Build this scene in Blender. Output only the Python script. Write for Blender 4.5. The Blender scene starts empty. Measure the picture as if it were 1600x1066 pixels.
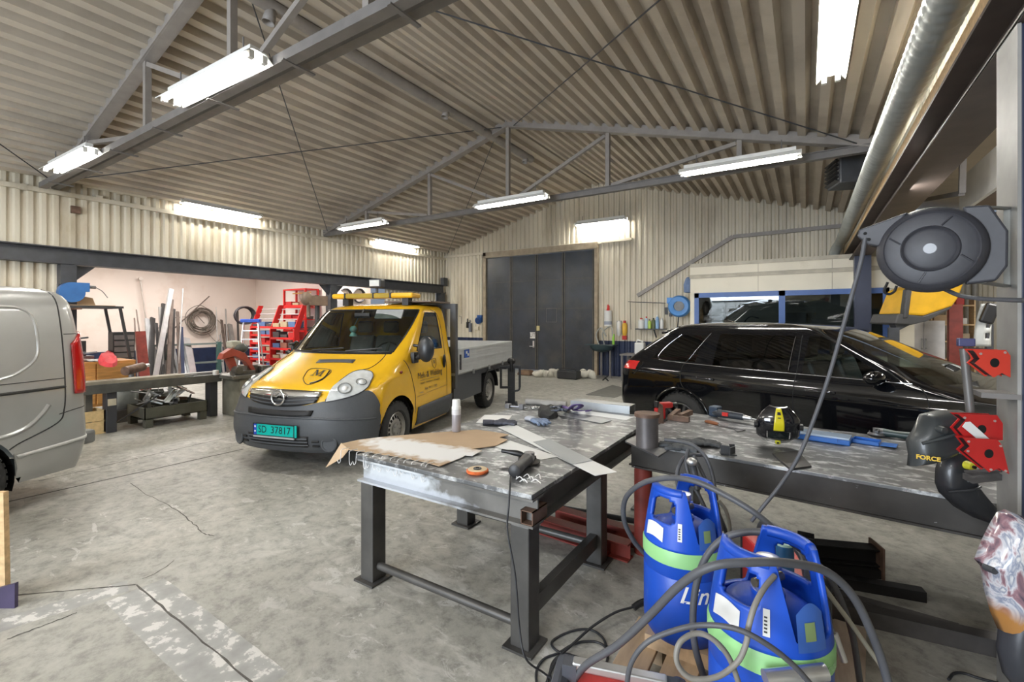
import bpy, bmesh, math, random
from mathutils import Vector, Matrix
from mathutils.bvhtree import BVHTree
random.seed(7)
PI = math.pi
SC = bpy.context.scene
COL = SC.collection
V = Vector

# ---------------------------------------------------------------- camera frame
F_PX, CX, HY, CAM_H = 724.0, 800.0, 502.0, 1.65
YAW = math.radians(32.4)
FW = V((-math.sin(YAW), math.cos(YAW), 0)); RT = V((math.cos(YAW), math.sin(YAW), 0))

def att(px, py, t):
    "world point at distance t along the view direction"
    d = FW + RT * ((px - CX) / F_PX) + V((0, 0, -(py - HY) / F_PX))
    return V((0, 0, CAM_H)) + d * t
def atz(px, py, z=0.0):
    return att(px, py, (CAM_H - z) * F_PX / (py - HY))
def atX(px, py, X):
    d = FW + RT * ((px - CX) / F_PX); return att(px, py, X / d.x)
def atY(px, py, Y):
    d = FW + RT * ((px - CX) / F_PX); return att(px, py, Y / d.y)

# ---------------------------------------------------------------- materials
MATS = {}
def mat(name, col, rough=.5, metal=0., var=.12, scale=6., bump=0., coat=0., spec=.5, stretch=(1, 1, 1), dirt=None, dscale=2., dlo=.5, dhi=.7, trans=0.):
    if name in MATS: return MATS[name]
    m = bpy.data.materials.new(name); m.use_nodes = True
    nt = m.node_tree; N = nt.nodes; L = nt.links
    b = N['Principled BSDF']
    b.inputs['Roughness'].default_value = rough; b.inputs['Metallic'].default_value = metal
    b.inputs['Coat Weight'].default_value = coat; b.inputs['Coat Roughness'].default_value = .04
    b.inputs['Specular IOR Level'].default_value = spec
    if trans: b.inputs['Transmission Weight'].default_value = trans
    tc = N.new('ShaderNodeTexCoord'); mp = N.new('ShaderNodeMapping'); mp.inputs['Scale'].default_value = stretch
    L.new(tc.outputs['Object'], mp.inputs['Vector'])
    nz = N.new('ShaderNodeTexNoise'); nz.inputs['Scale'].default_value = scale; nz.inputs['Detail'].default_value = 5
    L.new(mp.outputs['Vector'], nz.inputs['Vector'])
    cr = N.new('ShaderNodeValToRGB')
    lo = [max(0, c * (1 - var)) for c in col]; hi = [min(1, c * (1 + var)) for c in col]
    cr.color_ramp.elements[0].position = .3; cr.color_ramp.elements[1].position = .7
    cr.color_ramp.elements[0].color = (*lo, 1); cr.color_ramp.elements[1].color = (*hi, 1)
    L.new(nz.outputs['Fac'], cr.inputs['Fac'])
    out = cr.outputs['Color']
    if dirt:
        n2 = N.new('ShaderNodeTexNoise'); n2.inputs['Scale'].default_value = dscale; n2.inputs['Detail'].default_value = 8; n2.inputs['Roughness'].default_value = .65
        L.new(mp.outputs['Vector'], n2.inputs['Vector'])
        r2 = N.new('ShaderNodeValToRGB'); r2.color_ramp.elements[0].position = dlo; r2.color_ramp.elements[1].position = dhi
        L.new(n2.outputs['Fac'], r2.inputs['Fac'])
        mx = N.new('ShaderNodeMix'); mx.data_type = 'RGBA'
        L.new(r2.outputs['Color'], mx.inputs['Factor']); L.new(out, mx.inputs[6]); mx.inputs[7].default_value = (*dirt, 1)
        out = mx.outputs[2]
    L.new(out, b.inputs['Base Color'])
    if bump:
        bp = N.new('ShaderNodeBump'); bp.inputs['Strength'].default_value = bump; bp.inputs['Distance'].default_value = .01
        L.new(nz.outputs['Fac'], bp.inputs['Height']); L.new(bp.outputs['Normal'], b.inputs['Normal'])
    MATS[name] = m
    return m
def glass(name, tint=(.75, .8, .8), refl=1.0, opacity=0.0, base=(.02, .02, .02)):
    "clear pane: tinted see-through plus a fresnel mirror"
    if name in MATS: return MATS[name]
    m = bpy.data.materials.new(name); m.use_nodes = True
    nt = m.node_tree; N = nt.nodes; L = nt.links
    N.remove(N['Principled BSDF']); o = N['Material Output']
    t = N.new('ShaderNodeBsdfTransparent'); t.inputs['Color'].default_value = (*tint, 1)
    g = N.new('ShaderNodeBsdfGlossy'); g.inputs['Roughness'].default_value = .015
    f = N.new('ShaderNodeFresnel'); f.inputs['IOR'].default_value = 1.5
    mm = N.new('ShaderNodeMath'); mm.operation = 'MULTIPLY'; mm.inputs[1].default_value = refl
    L.new(f.outputs[0], mm.inputs[0])
    s = N.new('ShaderNodeMixShader'); L.new(mm.outputs[0], s.inputs[0]); L.new(t.outputs[0], s.inputs[1]); L.new(g.outputs[0], s.inputs[2])
    L.new(s.outputs[0], o.inputs['Surface'])
    MATS[name] = m
    return m
def emit(name, col, strength):
    if name in MATS: return MATS[name]
    m = bpy.data.materials.new(name); m.use_nodes = True
    b = m.node_tree.nodes['Principled BSDF']
    b.inputs['Base Color'].default_value = (*col, 1)
    b.inputs['Emission Color'].default_value = (*col, 1); b.inputs['Emission Strength'].default_value = strength
    MATS[name] = m
    return m

# ---------------------------------------------------------------- mesh builder
def catmull(pts, n=8, closed=False):
    pts = [V(p) for p in pts]; out = []
    m = len(pts)
    if m < 3: return pts
    for i in range(m if closed else m - 1):
        p1, p2 = pts[i], pts[(i + 1) % m]
        p0 = pts[i - 1] if (i > 0 or closed) else p1 * 2 - p2
        p3 = pts[(i + 2) % m] if (i + 2 < m or closed) else p2 * 2 - p1
        for k in range(n):
            t = k / n
            out.append(.5 * ((2 * p1) + (p2 - p0) * t + (2 * p0 - 5 * p1 + 4 * p2 - p3) * t * t + (3 * p1 - p0 - 3 * p2 + p3) * t ** 3))
    if not closed: out.append(pts[-1])
    return out
def curve1(pts):
    "monotone cubic through (x, y) pairs"
    xs = [p[0] for p in pts]; ys = [p[1] for p in pts]; n = len(xs)
    d = [(ys[i + 1] - ys[i]) / (xs[i + 1] - xs[i]) for i in range(n - 1)]
    m = [d[0]] + [0 if d[i - 1] * d[i] <= 0 else 2 * d[i - 1] * d[i] / (d[i - 1] + d[i]) for i in range(1, n - 1)] + [d[-1]]
    def f(x):
        if x <= xs[0]: return ys[0]
        if x >= xs[-1]: return ys[-1]
        i = 0
        while x > xs[i + 1]: i += 1
        h = xs[i + 1] - xs[i]; t = (x - xs[i]) / h
        return (2 * t ** 3 - 3 * t * t + 1) * ys[i] + (t ** 3 - 2 * t * t + t) * h * m[i] + (-2 * t ** 3 + 3 * t * t) * ys[i + 1] + (t ** 3 - t * t) * h * m[i + 1]
    return f
def frame(d):
    d = d.normalized(); a = V((0, 0, 1)) if abs(d.z) < .9 else V((1, 0, 0))
    u = d.cross(a).normalized(); return u, d.cross(u).normalized()
def rz(a): return Matrix.Rotation(a, 4, 'Z')
def rot(x=0, y=0, z=0):
    from mathutils import Euler
    return Euler((x, y, z)).to_matrix().to_4x4()
def T(*v): return Matrix.Translation(V(v))

class MB:
    def __init__(s): s.v = []; s.f = []
    def add(s, vs, fs, M=None):
        o = len(s.v)
        s.v += [(M @ V(p)) if M else V(p) for p in vs]
        s.f += [tuple(o + i for i in f) for f in fs]
        return s
    def box(s, c, d, M=None, taper=1.0):
        x, y, z = d[0] / 2, d[1] / 2, d[2] / 2
        vs = [V((sx * x * (taper if sz > 0 else 1), sy * y * (taper if sz > 0 else 1), sz * z)) for sz in (-1, 1) for sy in (-1, 1) for sx in (-1, 1)]
        R = M or Matrix()
        return s.add([V(c) + (R @ p) for p in vs], [(0, 2, 3, 1), (4, 5, 7, 6), (0, 1, 5, 4), (2, 6, 7, 3), (0, 4, 6, 2), (1, 3, 7, 5)])
    def span(s, a, b):
        a, b = V(a), V(b); return s.box((a + b) / 2, [abs(b[i] - a[i]) for i in range(3)])
    def beam(s, a, b, w, h, up=(0, 0, 1)):
        "rectangular bar from a to b, h measured along up"
        a, b, up = V(a), V(b), V(up); d = (b - a).normalized()
        u = d.cross(up)
        u = u.normalized() if u.length > 1e-4 else V((1, 0, 0)); n = u.cross(d).normalized()
        vs = [p + u * (i * w / 2) + n * (j * h / 2) for p in (a, b) for i, j in ((-1, -1), (1, -1), (1, 1), (-1, 1))]
        return s.add(vs, [(3, 2, 1, 0), (4, 5, 6, 7), (0, 1, 5, 4), (1, 2, 6, 5), (2, 3, 7, 6), (3, 0, 4, 7)])
    def cyl(s, a, b, r, r2=None, n=16, cap=True):
        a, b = V(a), V(b); r2 = r if r2 is None else r2
        u, w = frame(b - a)
        vs = [p + (u * math.cos(2 * PI * k / n) + w * math.sin(2 * PI * k / n)) * q for p, q in ((a, r), (b, r2)) for k in range(n)]
        fs = [(k, (k + 1) % n, n + (k + 1) % n, n + k) for k in range(n)]
        if cap: fs += [tuple(range(n))[::-1], tuple(range(n, 2 * n))]
        return s.add(vs, fs)
    def tube(s, pts, r, n=8, sm=6, closed=False, flat=1.0):
        ps = catmull(pts, sm, closed) if sm else [V(p) for p in pts]
        m = len(ps); vs = []; u = None
        for i, p in enumerate(ps):
            q = ps[(i + 1) % m] if (closed or i < m - 1) else p; o = ps[i - 1] if (closed or i > 0) else p
            d = (q - o)
            if d.length < 1e-9: d = V((0, 0, 1))
            d.normalize()
            if u is None: u = frame(d)[0]
            u = (u - d * u.dot(d)); u = u.normalized() if u.length > 1e-6 else frame(d)[0]
            w = d.cross(u); rr = r(i / (m - 1)) if callable(r) else r
            vs += [p + (u * math.cos(2 * PI * k / n) + w * math.sin(2 * PI * k / n) * flat) * rr for k in range(n)]
        fs = []
        for i in range(m if closed else m - 1):
            j = (i + 1) % m
            fs += [(i * n + k, i * n + (k + 1) % n, j * n + (k + 1) % n, j * n + k) for k in range(n)]
        if not closed: fs += [tuple(range(n))[::-1], tuple(range((m - 1) * n, m * n))]
        return s.add(vs, fs)
    def lathe(s, prof, n=32, M=None, cap=True):
        vs = [V((r * math.cos(2 * PI * k / n), r * math.sin(2 * PI * k / n), z)) for r, z in prof for k in range(n)]
        fs = [(i * n + k, i * n + (k + 1) % n, (i + 1) * n + (k + 1) % n, (i + 1) * n + k) for i in range(len(prof) - 1) for k in range(n)]
        if cap: fs += [tuple(range(n))[::-1], tuple(range((len(prof) - 1) * n, len(prof) * n))]
        return s.add(vs, fs, M)
    def prism(s, poly, d, M=None):
        "extrude a 3D polygon by vector d"
        n = len(poly); d = V(d); p = [V(q) for q in poly]
        return s.add(p + [q + d for q in p], [tuple(range(n))[::-1], tuple(range(n, 2 * n))] + [(k, (k + 1) % n, n + (k + 1) % n, n + k) for k in range(n)], M)
    def ell(s, c, r, n=16, m=10, M=None):
        vs = [V((r[0] * math.sin(PI * i / m) * math.cos(2 * PI * k / n), r[1] * math.sin(PI * i / m) * math.sin(2 * PI * k / n), r[2] * math.cos(PI * i / m))) for i in range(m + 1) for k in range(n)]
        R = M or Matrix()
        return s.add([V(c) + R @ p for p in vs], [(i * n + k, i * n + (k + 1) % n, (i + 1) * n + (k + 1) % n, (i + 1) * n + k) for i in range(m) for k in range(n)])
    def grid(s, fn, nu, nv, skip=None):
        vs = [fn(i / nu, j / nv) for j in range(nv + 1) for i in range(nu + 1)]
        fs = [(j * (nu + 1) + i, j * (nu + 1) + i + 1, (j + 1) * (nu + 1) + i + 1, (j + 1) * (nu + 1) + i) for j in range(nv) for i in range(nu) if not (skip and skip((i + .5) / nu, (j + .5) / nv))]
        return s.add(vs, fs)
    def build(s, name, m, parent=None, smooth=None, bevel=0, solid=0, sub=0, fix=True, origin=None):
        me = bpy.data.meshes.new(name)
        o = V(origin) if origin is not None else V((0, 0, 0))
        me.from_pydata([p - o for p in s.v], [], s.f)
        bm = bmesh.new(); bm.from_mesh(me)
        bmesh.ops.remove_doubles(bm, verts=bm.verts, dist=1e-5)
        if fix: bmesh.ops.recalc_face_normals(bm, faces=bm.faces)
        bm.to_mesh(me); bm.free()
        if smooth:
            me.shade_smooth(); me.set_sharp_from_angle(angle=math.radians(smooth))
        me.materials.append(m if not isinstance(m, str) else MATS[m])
        ob = bpy.data.objects.new(name, me); COL.objects.link(ob)
        ob.location = o
        if parent: ob.parent = parent
        if solid:
            md = ob.modifiers.new('solid', 'SOLIDIFY'); md.thickness = solid; md.offset = 0
        if sub:
            md = ob.modifiers.new('sub', 'SUBSURF'); md.levels = sub; md.render_levels = sub
        if bevel:
            md = ob.modifiers.new('bevel', 'BEVEL'); md.width = bevel; md.segments = 2; md.limit_method = 'ANGLE'; md.angle_limit = math.radians(40)
        return ob
def tag(o, label, cat, group=None, kind=None):
    if label: o['label'] = label
    if cat: o['category'] = cat
    if group: o['group'] = group
    if kind: o['kind'] = kind
    return o
def thing(name, label, cat, loc=(0, 0, 0), ang=0, group=None, M=None):
    o = bpy.data.objects.new(name, None); COL.objects.link(o)
    o.empty_display_size = .1
    o.location = loc; o.rotation_euler = (0, 0, ang)
    if M is not None: o.matrix_world = M
    return tag(o, label, cat, group)
def one(name, mb, m, label, cat, group=None, loc=None, ang=0, M=None, **k):
    "a thing that is one mesh; its vertices are local to loc when loc is given"
    if loc is None and M is None and mb.v:
        c = V((sum(p.x for p in mb.v) / len(mb.v), sum(p.y for p in mb.v) / len(mb.v), min(p.z for p in mb.v)))
        k['origin'] = c
    o = mb.build(name, m, **k)
    if loc is not None: o.location = loc; o.rotation_euler = (0, 0, ang)
    if M is not None: o.matrix_world = M
    return tag(o, label, cat, group)
def struct(name, mb, m, **k):
    o = mb.build(name, m, **k); o['kind'] = 'structure'; return o
def copy_tree(o, parent=None):
    c = o.copy(); COL.objects.link(c)
    if parent: c.parent = parent
    for ch in list(o.children): copy_tree(ch, c)
    return c
def text_mesh(txt, size, font_shear=0, bold=0.0, align='CENTER', spacing=1.0):
    cu = bpy.data.curves.new('text', 'FONT'); cu.body = txt; cu.size = size; cu.align_x = align; cu.align_y = 'CENTER'
    cu.shear = font_shear; cu.offset = bold; cu.space_character = spacing; cu.resolution_u = 3
    ob = bpy.data.objects.new('text', cu); COL.objects.link(ob)
    bpy.context.view_layer.update()
    me = bpy.data.meshes.new_from_object(ob.evaluated_get(bpy.context.evaluated_depsgraph_get()))
    vs = [v.co.copy() for v in me.vertices]; fs = [tuple(p.vertices) for p in me.polygons]
    bpy.data.objects.remove(ob); bpy.data.curves.remove(cu); bpy.data.meshes.remove(me)
    return vs, fs

# ---------------------------------------------------------------- shared materials
cream = mat('cream_steel_sheet', (.64, .585, .47), .5, var=.10, scale=1.6, stretch=(1, 1, .3), dirt=(.36, .30, .20), dscale=1.3, dlo=.5, dhi=.78)
roofm = mat('beige_roof_sheet', (.54, .48, .40), .5, var=.10, scale=.9, dirt=(.30, .25, .20), dscale=.6, dlo=.5, dhi=.8)
steelg = mat('grey_painted_steel', (.165, .155, .15), .5, var=.12)
trussm = mat('truss_paint', (.30, .275, .255), .5, var=.12)
darkst = mat('dark_grey_steel', (.045, .048, .055), .45, var=.2)
bluest = mat('dark_blue_steel', (.018, .024, .055), .4, var=.15, scale=3)
navy = mat('navy_wall_paint', (.018, .03, .075), .45, var=.2)
black = mat('black_plastic', (.012, .012, .013), .4, var=.1)
rubber = mat('black_rubber', (.016, .016, .017), .7, var=.2)
greypl = mat('grey_bumper_plastic', (.062, .067, .075), .5, var=.05, scale=60)
alu = mat('aluminium', (.62, .63, .64), .32, .85, var=.06)
alup = mat('aluminium_panel', (.60, .62, .63), .4, .25, var=.05)
chrome = mat('chrome', (.75, .75, .76), .1, 1., var=.03)
white = mat('white_paint', (.78, .77, .74), .5, var=.05)
whitepl = mat('white_plastic', (.75, .75, .73), .4, var=.04)
redp = mat('red_paint', (.55, .022, .018), .4, var=.1)
redst = mat('rust_red_primer', (.22, .035, .025), .55, var=.25, scale=8)
yellow = mat('yellow_paint', (.80, .46, .012), .25, var=.03, coat=.6)
wood = mat('pine_wood', (.62, .43, .23), .6, var=.2, scale=4, stretch=(1, 8, 8))
woodo = mat('varnished_wood', (.52, .25, .07), .45, var=.25, scale=4, stretch=(8, 1, 8))
cardb = mat('cardboard', (.42, .29, .17), .8, var=.06)
concrete_old = mat('dark_steel_scale', (.13, .13, .13), .42, .6, var=.4, scale=5, dirt=(.42, .43, .44), dscale=3.5, dlo=.5, dhi=.66)
bluepl = mat('blue_plastic', (.01, .12, .45), .35, var=.08)
ltblue = mat('light_blue_plastic', (.06, .24, .60), .4, var=.1)
rust = mat('rusty_steel', (.14, .085, .06), .6, .4, var=.45, scale=9)
raw = mat('raw_steel', (.22, .22, .23), .38, .8, var=.3, scale=7)
galv = mat('galvanised_steel', (.46, .49, .48), .42, .5, var=.12, scale=7)
# ================================================================ THE HALL
XL, XRIDGE, XE = -11.5, -5.3, .93
YB, YF = 13.4, -8.5
ZE, ZR = 4.27, 5.95
SL = (ZR - ZE) / (XRIDGE - XL)
def roofz(x): return ZR - SL * abs(x - XRIDGE)

def corr(mb, O, U, N, W, L, w0, w1, pitch=.165, depth=.035, flat=.36):
    "trapezoid profiled sheet: runs L along U, ribs stick out along N, extruded along W from w0(u) to w1(u)"
    O, U, N, W = V(O), V(U), V(N), V(W)
    f0 = w0 if callable(w0) else (lambda u: w0); f1 = w1 if callable(w1) else (lambda u: w1)
    pts = []; u = 0
    while u < L:
        for a, n in ((0, 0), (flat, 0), (.5, depth), (.5 + flat, depth)):
            if u + a * pitch < L: pts.append((u + a * pitch, n))
        u += pitch
    pts.append((L, 0))
    vs = []; fs = []
    for (a, n) in pts:
        vs += [O + U * a + N * n + W * f0(a), O + U * a + N * n + W * f1(a)]
    for i in range(len(pts) - 1):
        fs.append((2 * i, 2 * i + 2, 2 * i + 3, 2 * i + 1))
    return mb.add(vs, fs)

# floor ----------------------------------------------------------
def floor_material():
    m = bpy.data.materials.new('worn_concrete'); m.use_nodes = True
    nt = m.node_tree; N = nt.nodes; L = nt.links; b = N['Principled BSDF']
    tc = N.new('ShaderNodeTexCoord')
    def noise(s, det=8, ro=.6, sc=(1, 1, 1), dist=0):
        mp = N.new('ShaderNodeMapping'); mp.inputs['Scale'].default_value = sc; mp.inputs['Rotation'].default_value = (0, 0, .5)
        L.new(tc.outputs['Object'], mp.inputs['Vector'])
        n = N.new('ShaderNodeTexNoise'); n.inputs['Scale'].default_value = s; n.inputs['Detail'].default_value = det; n.inputs['Roughness'].default_value = ro; n.inputs['Distortion'].default_value = dist
        L.new(mp.outputs['Vector'], n.inputs['Vector']); return n.outputs['Fac']
    def ramp(f, *st):
        r = N.new('ShaderNodeValToRGB'); e = r.color_ramp.elements
        while len(e) < len(st): e.new(.5)
        for i, (p, c) in enumerate(st): e[i].position = p; e[i].color = (*c, 1) if not isinstance(c, float) else (c, c, c, 1)
        L.new(f, r.inputs['Fac']); return r.outputs['Color']
    def mix(f, a, c, mode='MIX'):
        x = N.new('ShaderNodeMix'); x.data_type = 'RGBA'; x.blend_type = mode
        if isinstance(f, float): x.inputs[0].default_value = f
        else: L.new(f, x.inputs[0])
        for k, q in ((6, a), (7, c)):
            if isinstance(q, tuple): x.inputs[k].default_value = (*q, 1)
            else: L.new(q, x.inputs[k])
        return x.outputs[2]
    base = ramp(noise(.55, 6, .6, dist=.4), (.25, (.27, .265, .235)), (.5, (.37, .363, .325)), (.75, (.45, .445, .405)))
    fine = ramp(noise(9, 10, .75), (.34, .55), (.52, 1.0), (.70, 1.22))
    c = mix(1.0, base, fine, 'MULTIPLY')
    pale = ramp(noise(2.3, 10, .72, (1, 1.9, 1), .6), (.53, 0.0), (.60, 1.0))
    big = ramp(noise(.34, 3, .5), (.42, 0.0), (.6, 1.0))
    fac = N.new('ShaderNodeMath'); fac.operation = 'MULTIPLY'; L.new(pale, fac.inputs[0]); L.new(big, fac.inputs[1])
    f2 = N.new('ShaderNodeMath'); f2.operation = 'MULTIPLY'; f2.inputs[1].default_value = .55; L.new(fac.outputs[0], f2.inputs[0])
    c = mix(f2.outputs[0], c, (.60, .59, .55))
    dark = ramp(noise(1.1, 8, .66, (1, 2.2, 1), .3), (.60, 0.0), (.74, .65))
    c = mix(dark, c, (.13, .125, .11))
    flake = ramp(noise(4.5, 12, .74, (1, 1.7, 1), .9), (.575, 0.0), (.60, 1.0))
    zone = ramp(noise(.5, 4, .6, dist=.5), (.45, 0.0), (.58, .6))
    ff = N.new('ShaderNodeMath'); ff.operation = 'MULTIPLY'; L.new(flake, ff.inputs[0]); L.new(zone, ff.inputs[1])
    c = mix(ff.outputs[0], c, (.66, .655, .63))
    specks = ramp(noise(26, 4, .6), (.68, 0.0), (.74, .5))
    c = mix(specks, c, (.12, .115, .10))
    L.new(c, b.inputs['Base Color'])
    rr = ramp(noise(1.7, 5), (.3, .34), (.7, .58)); L.new(rr, b.inputs['Roughness'])
    bp = N.new('ShaderNodeBump'); bp.inputs['Strength'].default_value = .12; bp.inputs['Distance'].default_value = .01
    L.new(noise(14, 6), bp.inputs['Height']); L.new(bp.outputs['Normal'], b.inputs['Normal'])
    return m
fl = MB(); fl.add([(-17, YF, 0), (6, YF, 0), (6, YB + .3, 0), (-17, YB + .3, 0)], [(0, 1, 2, 3)])
floor = struct('floor', fl, floor_material(), fix=False)
jointm = mat('joint_line', (.085, .08, .07), .8, var=.4, scale=20)
greyband = mat('grey_floor_band', (.345, .345, .33), .5, var=.18, scale=9, dirt=(.62, .61, .58), dscale=9, dlo=.53, dhi=.57)
def strip(mb, pts, w, z):
    pts = [V((p[0], p[1], 0)) for p in pts]; vs = []; n = len(pts)
    for i, p in enumerate(pts):
        d = (pts[min(i + 1, n - 1)] - pts[max(i - 1, 0)]).normalized(); s = V((-d.y, d.x, 0)) * (w * (.6 + .8 * random.random()) / 2 if w < .02 else w / 2)
        vs += [p + s + V((0, 0, z)), p - s + V((0, 0, z))]
    mb.add(vs, [(2 * i, 2 * i + 1, 2 * i + 3, 2 * i + 2) for i in range(n - 1)])
def wob(pp, n=14, a=.012):
    out = []
    for k in range(len(pp) - 1):
        p, q = V(pp[k]), V(pp[k + 1])
        for i in range(n): out.append(p.lerp(q, i / n) + V((random.uniform(-a, a), random.uniform(-a, a), 0)))
    return out + [V(pp[-1])]
for nm, pix, w, m, z in (('grey_strip', ((0, 978), (200, 915)), .16, greyband, .0006), ('grey_strip', ((212, 922), (400, 1085)), .30, greyband, .0009),
                         ('joint', ((0, 933), (212, 914)), .012, jointm, .0015), ('joint', ((10, 1000), (120, 958)), .008, jointm, .0015), ('joint', ((212, 914), (420, 1090)), .010, jointm, .0015),
                         ('rail_groove', ((5, 786), (380, 702)), .028, jointm, .0012), ('rail_groove', ((60, 752), (360, 683)), .015, jointm, .0012)):
    mb = MB(); strip(mb, wob([atz(*p) for p in pix], 20, .004), w, z); mb.build(nm, m, floor, fix=False)
for pix in (((205, 755), (228, 772), (255, 785), (290, 808), (306, 822), (318, 835), (335, 838)), ((222, 905), (250, 893), (272, 876)), ((840, 745), (900, 752))):
    mb = MB(); strip(mb, wob([atz(*p) for p in pix], 5, .008), .007, .0014); mb.build('crack', jointm, floor, fix=False)

# roof -----------------------------------------------------------
Ll = math.hypot(XRIDGE - XL, ZR - ZE)
mb = MB(); ul = V((XRIDGE - XL, 0, ZR - ZE)).normalized(); nl = V((ul.z, 0, -ul.x))
corr(mb, (XL, YF, ZE), ul, nl, (0, 1, 0), Ll, 0, YB - YF, .255, .115, .41)
ceil = struct('ceiling', mb, roofm, fix=False)
mb = MB(); ur = V((XRIDGE - (XE + .2), 0, ZR - roofz(XE + .2))); Lr = ur.length; ur.normalize(); nr = V((-ur.z, 0, ur.x))
corr(mb, (XE + .2, YF, roofz(XE + .2)), ur, nr, (0, 1, 0), Lr, 0, YB - YF, .255, .115, .41)
mb.build('right_slope', roofm, ceil, fix=False)
mb = MB(); mb.beam((XRIDGE, YF, ZR - .02), (XRIDGE, YB, ZR - .02), .22, .02); mb.build('ridge_flashing', roofm, ceil)

# back wall ------------------------------------------------------
DX0, DX1, DZ = -9.50, -5.45, 3.86
mb = MB(); nb = (0, -1, 0)
def gz(x0): return lambda u: roofz(x0 + u)
corr(mb, (XL, YB, 0), (1, 0, 0), nb, (0, 0, 1), DX0 - .12 - XL, 0, gz(XL))
corr(mb, (DX0 - .12, YB, 0), (1, 0, 0), nb, (0, 0, 1), DX1 + .1 - DX0 + .12, DZ + .18, gz(DX0 - .12))
corr(mb, (DX1 + .1, YB, 0), (1, 0, 0), nb, (0, 0, 1), 1.13 - DX1 - .1, 0, gz(DX1 + .1))
wb = struct('wall_back', mb, cream, fix=False)
mb = MB()
for x0, x1 in ((XL, DX0 - .12), (DX1 + .1, -2.3)):
    corr(mb, (x0, YB - .004, 0), (1, 0, 0), nb, (0, 0, 1), x1 - x0, 0, 1.06)
mb.build('painted_base', navy, wb, fix=False)
mb = MB(); mb.box((-10.5, YB - .05, 4.06), (2, .06, .09)); mb.box((-7.45, YB - .06, 4.04), (4.4, .08, .10)); mb.box((-4.8, YB - .05, 4.06), (1.0, .06, .08))
mb.build('wall_rail', cream, wb, bevel=.01)
mb = MB()  # sloping angle rail on the right of the doors, with its level run above the booth
a, b, c = atY(996, 462, 13.3), atY(1145, 370, 13.3), atY(1325, 352, 13.3)
mb.beam(a, b, .07, .10); mb.beam(b, c, .07, .09)
mb.build('sloping_rail', trussm, wb)
mb = MB(); mb.tube([(-9.75, YB - .06, 1.1), (-9.75, YB - .06, 4.0)], .03, sm=0); mb.tube([(-9.95, YB - .06, 3.9), (-9.95, YB - .06, 1.6)], .02, sm=0)
mb.build('conduit', cream, wb)

# door -----------------------------------------------------------
leafm = mat('dark_door_steel', (.030, .038, .052), .38, var=.35, scale=1.5, dirt=(.06, .062, .062), dscale=1.2)
edgem = mat('door_edge', (.07, .065, .055), .5, var=.2)
dr = bpy.data.objects.new('door_1', None); COL.objects.link(dr); dr.location = (DX0, YB, 0); dr['kind'] = 'structure'
edges = [0, 1.03, 2.02, 3.0, 4.03]
for i in range(4):
    w = edges[i + 1] - edges[i] - .025; x0 = edges[i] + .012
    mb = MB(); mb.span((x0, -.10, .05), (x0 + w, -.02, DZ - .02))
    lf = mb.build('leaf', leafm, dr, bevel=.006)
    mb = MB()
    for q in (x0 + .02, x0 + w - .02): mb.span((q - .02, -.112, .05), (q + .02, -.09, DZ - .02))
    for zz in (2.05, 2.98): mb.span((x0, -.108, zz), (x0 + w, -.09, zz + .012))
    mb.build('leaf_rib', edgem, lf)
    if i == 1:
        mb = MB(); mb.box((x0 + w - .13, -.115, 1.18), (.19, .01, .20)); sg = mb.build('exit_sign', whitepl, lf)
        vs, fs = text_mesh('UT', .17); mb = MB(); mb.add(vs, fs, T(x0 + w - .13, -.123, 1.18) @ rot(PI / 2)); mb.build('sign_text', black, sg, fix=False)
        mb = MB(); mb.cyl((x0 + w - .1, -.11, .82), (x0 + w - .1, -.17, .82), .015); mb.tube([(x0 + w - .1, -.17, .82), (x0 + w - .22, -.17, .82)], .012, sm=0); mb.span((x0 + w - .13, -.115, .78), (x0 + w - .07, -.105, 1.0)); mb.build('handle', alu, lf)
    if i == 2:
        mb = MB(); mb.box((x0 + .06, -.125, 1.42), (.10, .05, .16)); mb.build('padlock_plate', mat('pale_yellow', (.62, .55, .28), .5), lf)
        mb = MB()
        for zz in (1.62, 2.06): mb.span((x0 + .35, -.112, zz), (x0 + .72, -.105, zz + .008))
        for xx in (.35, .72): mb.span((x0 + xx, -.112, 1.62), (x0 + xx + .008, -.105, 2.06))
        mb.build('hatch_outline', mat('worn_steel_edge', (.2, .2, .19), .5), lf)
mb = MB()
mb.span((-.12, -.16, 0), (0, .02, DZ + .2)); mb.span((4.05, -.14, 0), (4.15, .02, DZ + .15)); mb.span((-.12, -.16, DZ), (4.15, .0, DZ + .2)); mb.span((-.14, -.17, DZ + .02), (4.17, -.1, DZ + .07))
mb.build('door_frame', mat('door_frame_paint', (.34, .28, .20), .55, var=.2), dr)

# left wall above the opening ------------------------------------
OY0, OY1, BZ0, BZ1 = 2.78, 12.9, 2.68, 2.98
mb = MB()
corr(mb, (XL, YF, 0), (0, 1, 0), (1, 0, 0), (0, 0, 1), OY0 - YF, 0, ZE)
corr(mb, (XL, OY0, 0), (0, 1, 0), (1, 0, 0), (0, 0, 1), OY1 - OY0, BZ1 - .05, ZE)
corr(mb, (XL, OY1, 0), (0, 1, 0), (1, 0, 0), (0, 0, 1), YB - OY1, 0, ZE)
wl = struct('wall_left', mb, cream, fix=False)
mb = MB(); mb.beam((XL + .07, YF, 3.97), (XL + .07, YB, 3.97), .07, .08); mb.build('wall_rail', cream, wl)
mb = MB(); mb.tube([(XL + .09, -2, 4.24), (XL + .09, 2.3, 4.24)], .05, sm=0); mb.tube([(XL + .09, 3.0, 4.2), (XL + .09, 4.0, 4.2)], .04, sm=0); mb.build('eaves_pipe', cream, wl, smooth=40)
mb = MB(); p = atX(118, 328, XL + .08); mb.box(p, (.06, .13, .13)); mb.build('rusty_patch', rust, wl)
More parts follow.
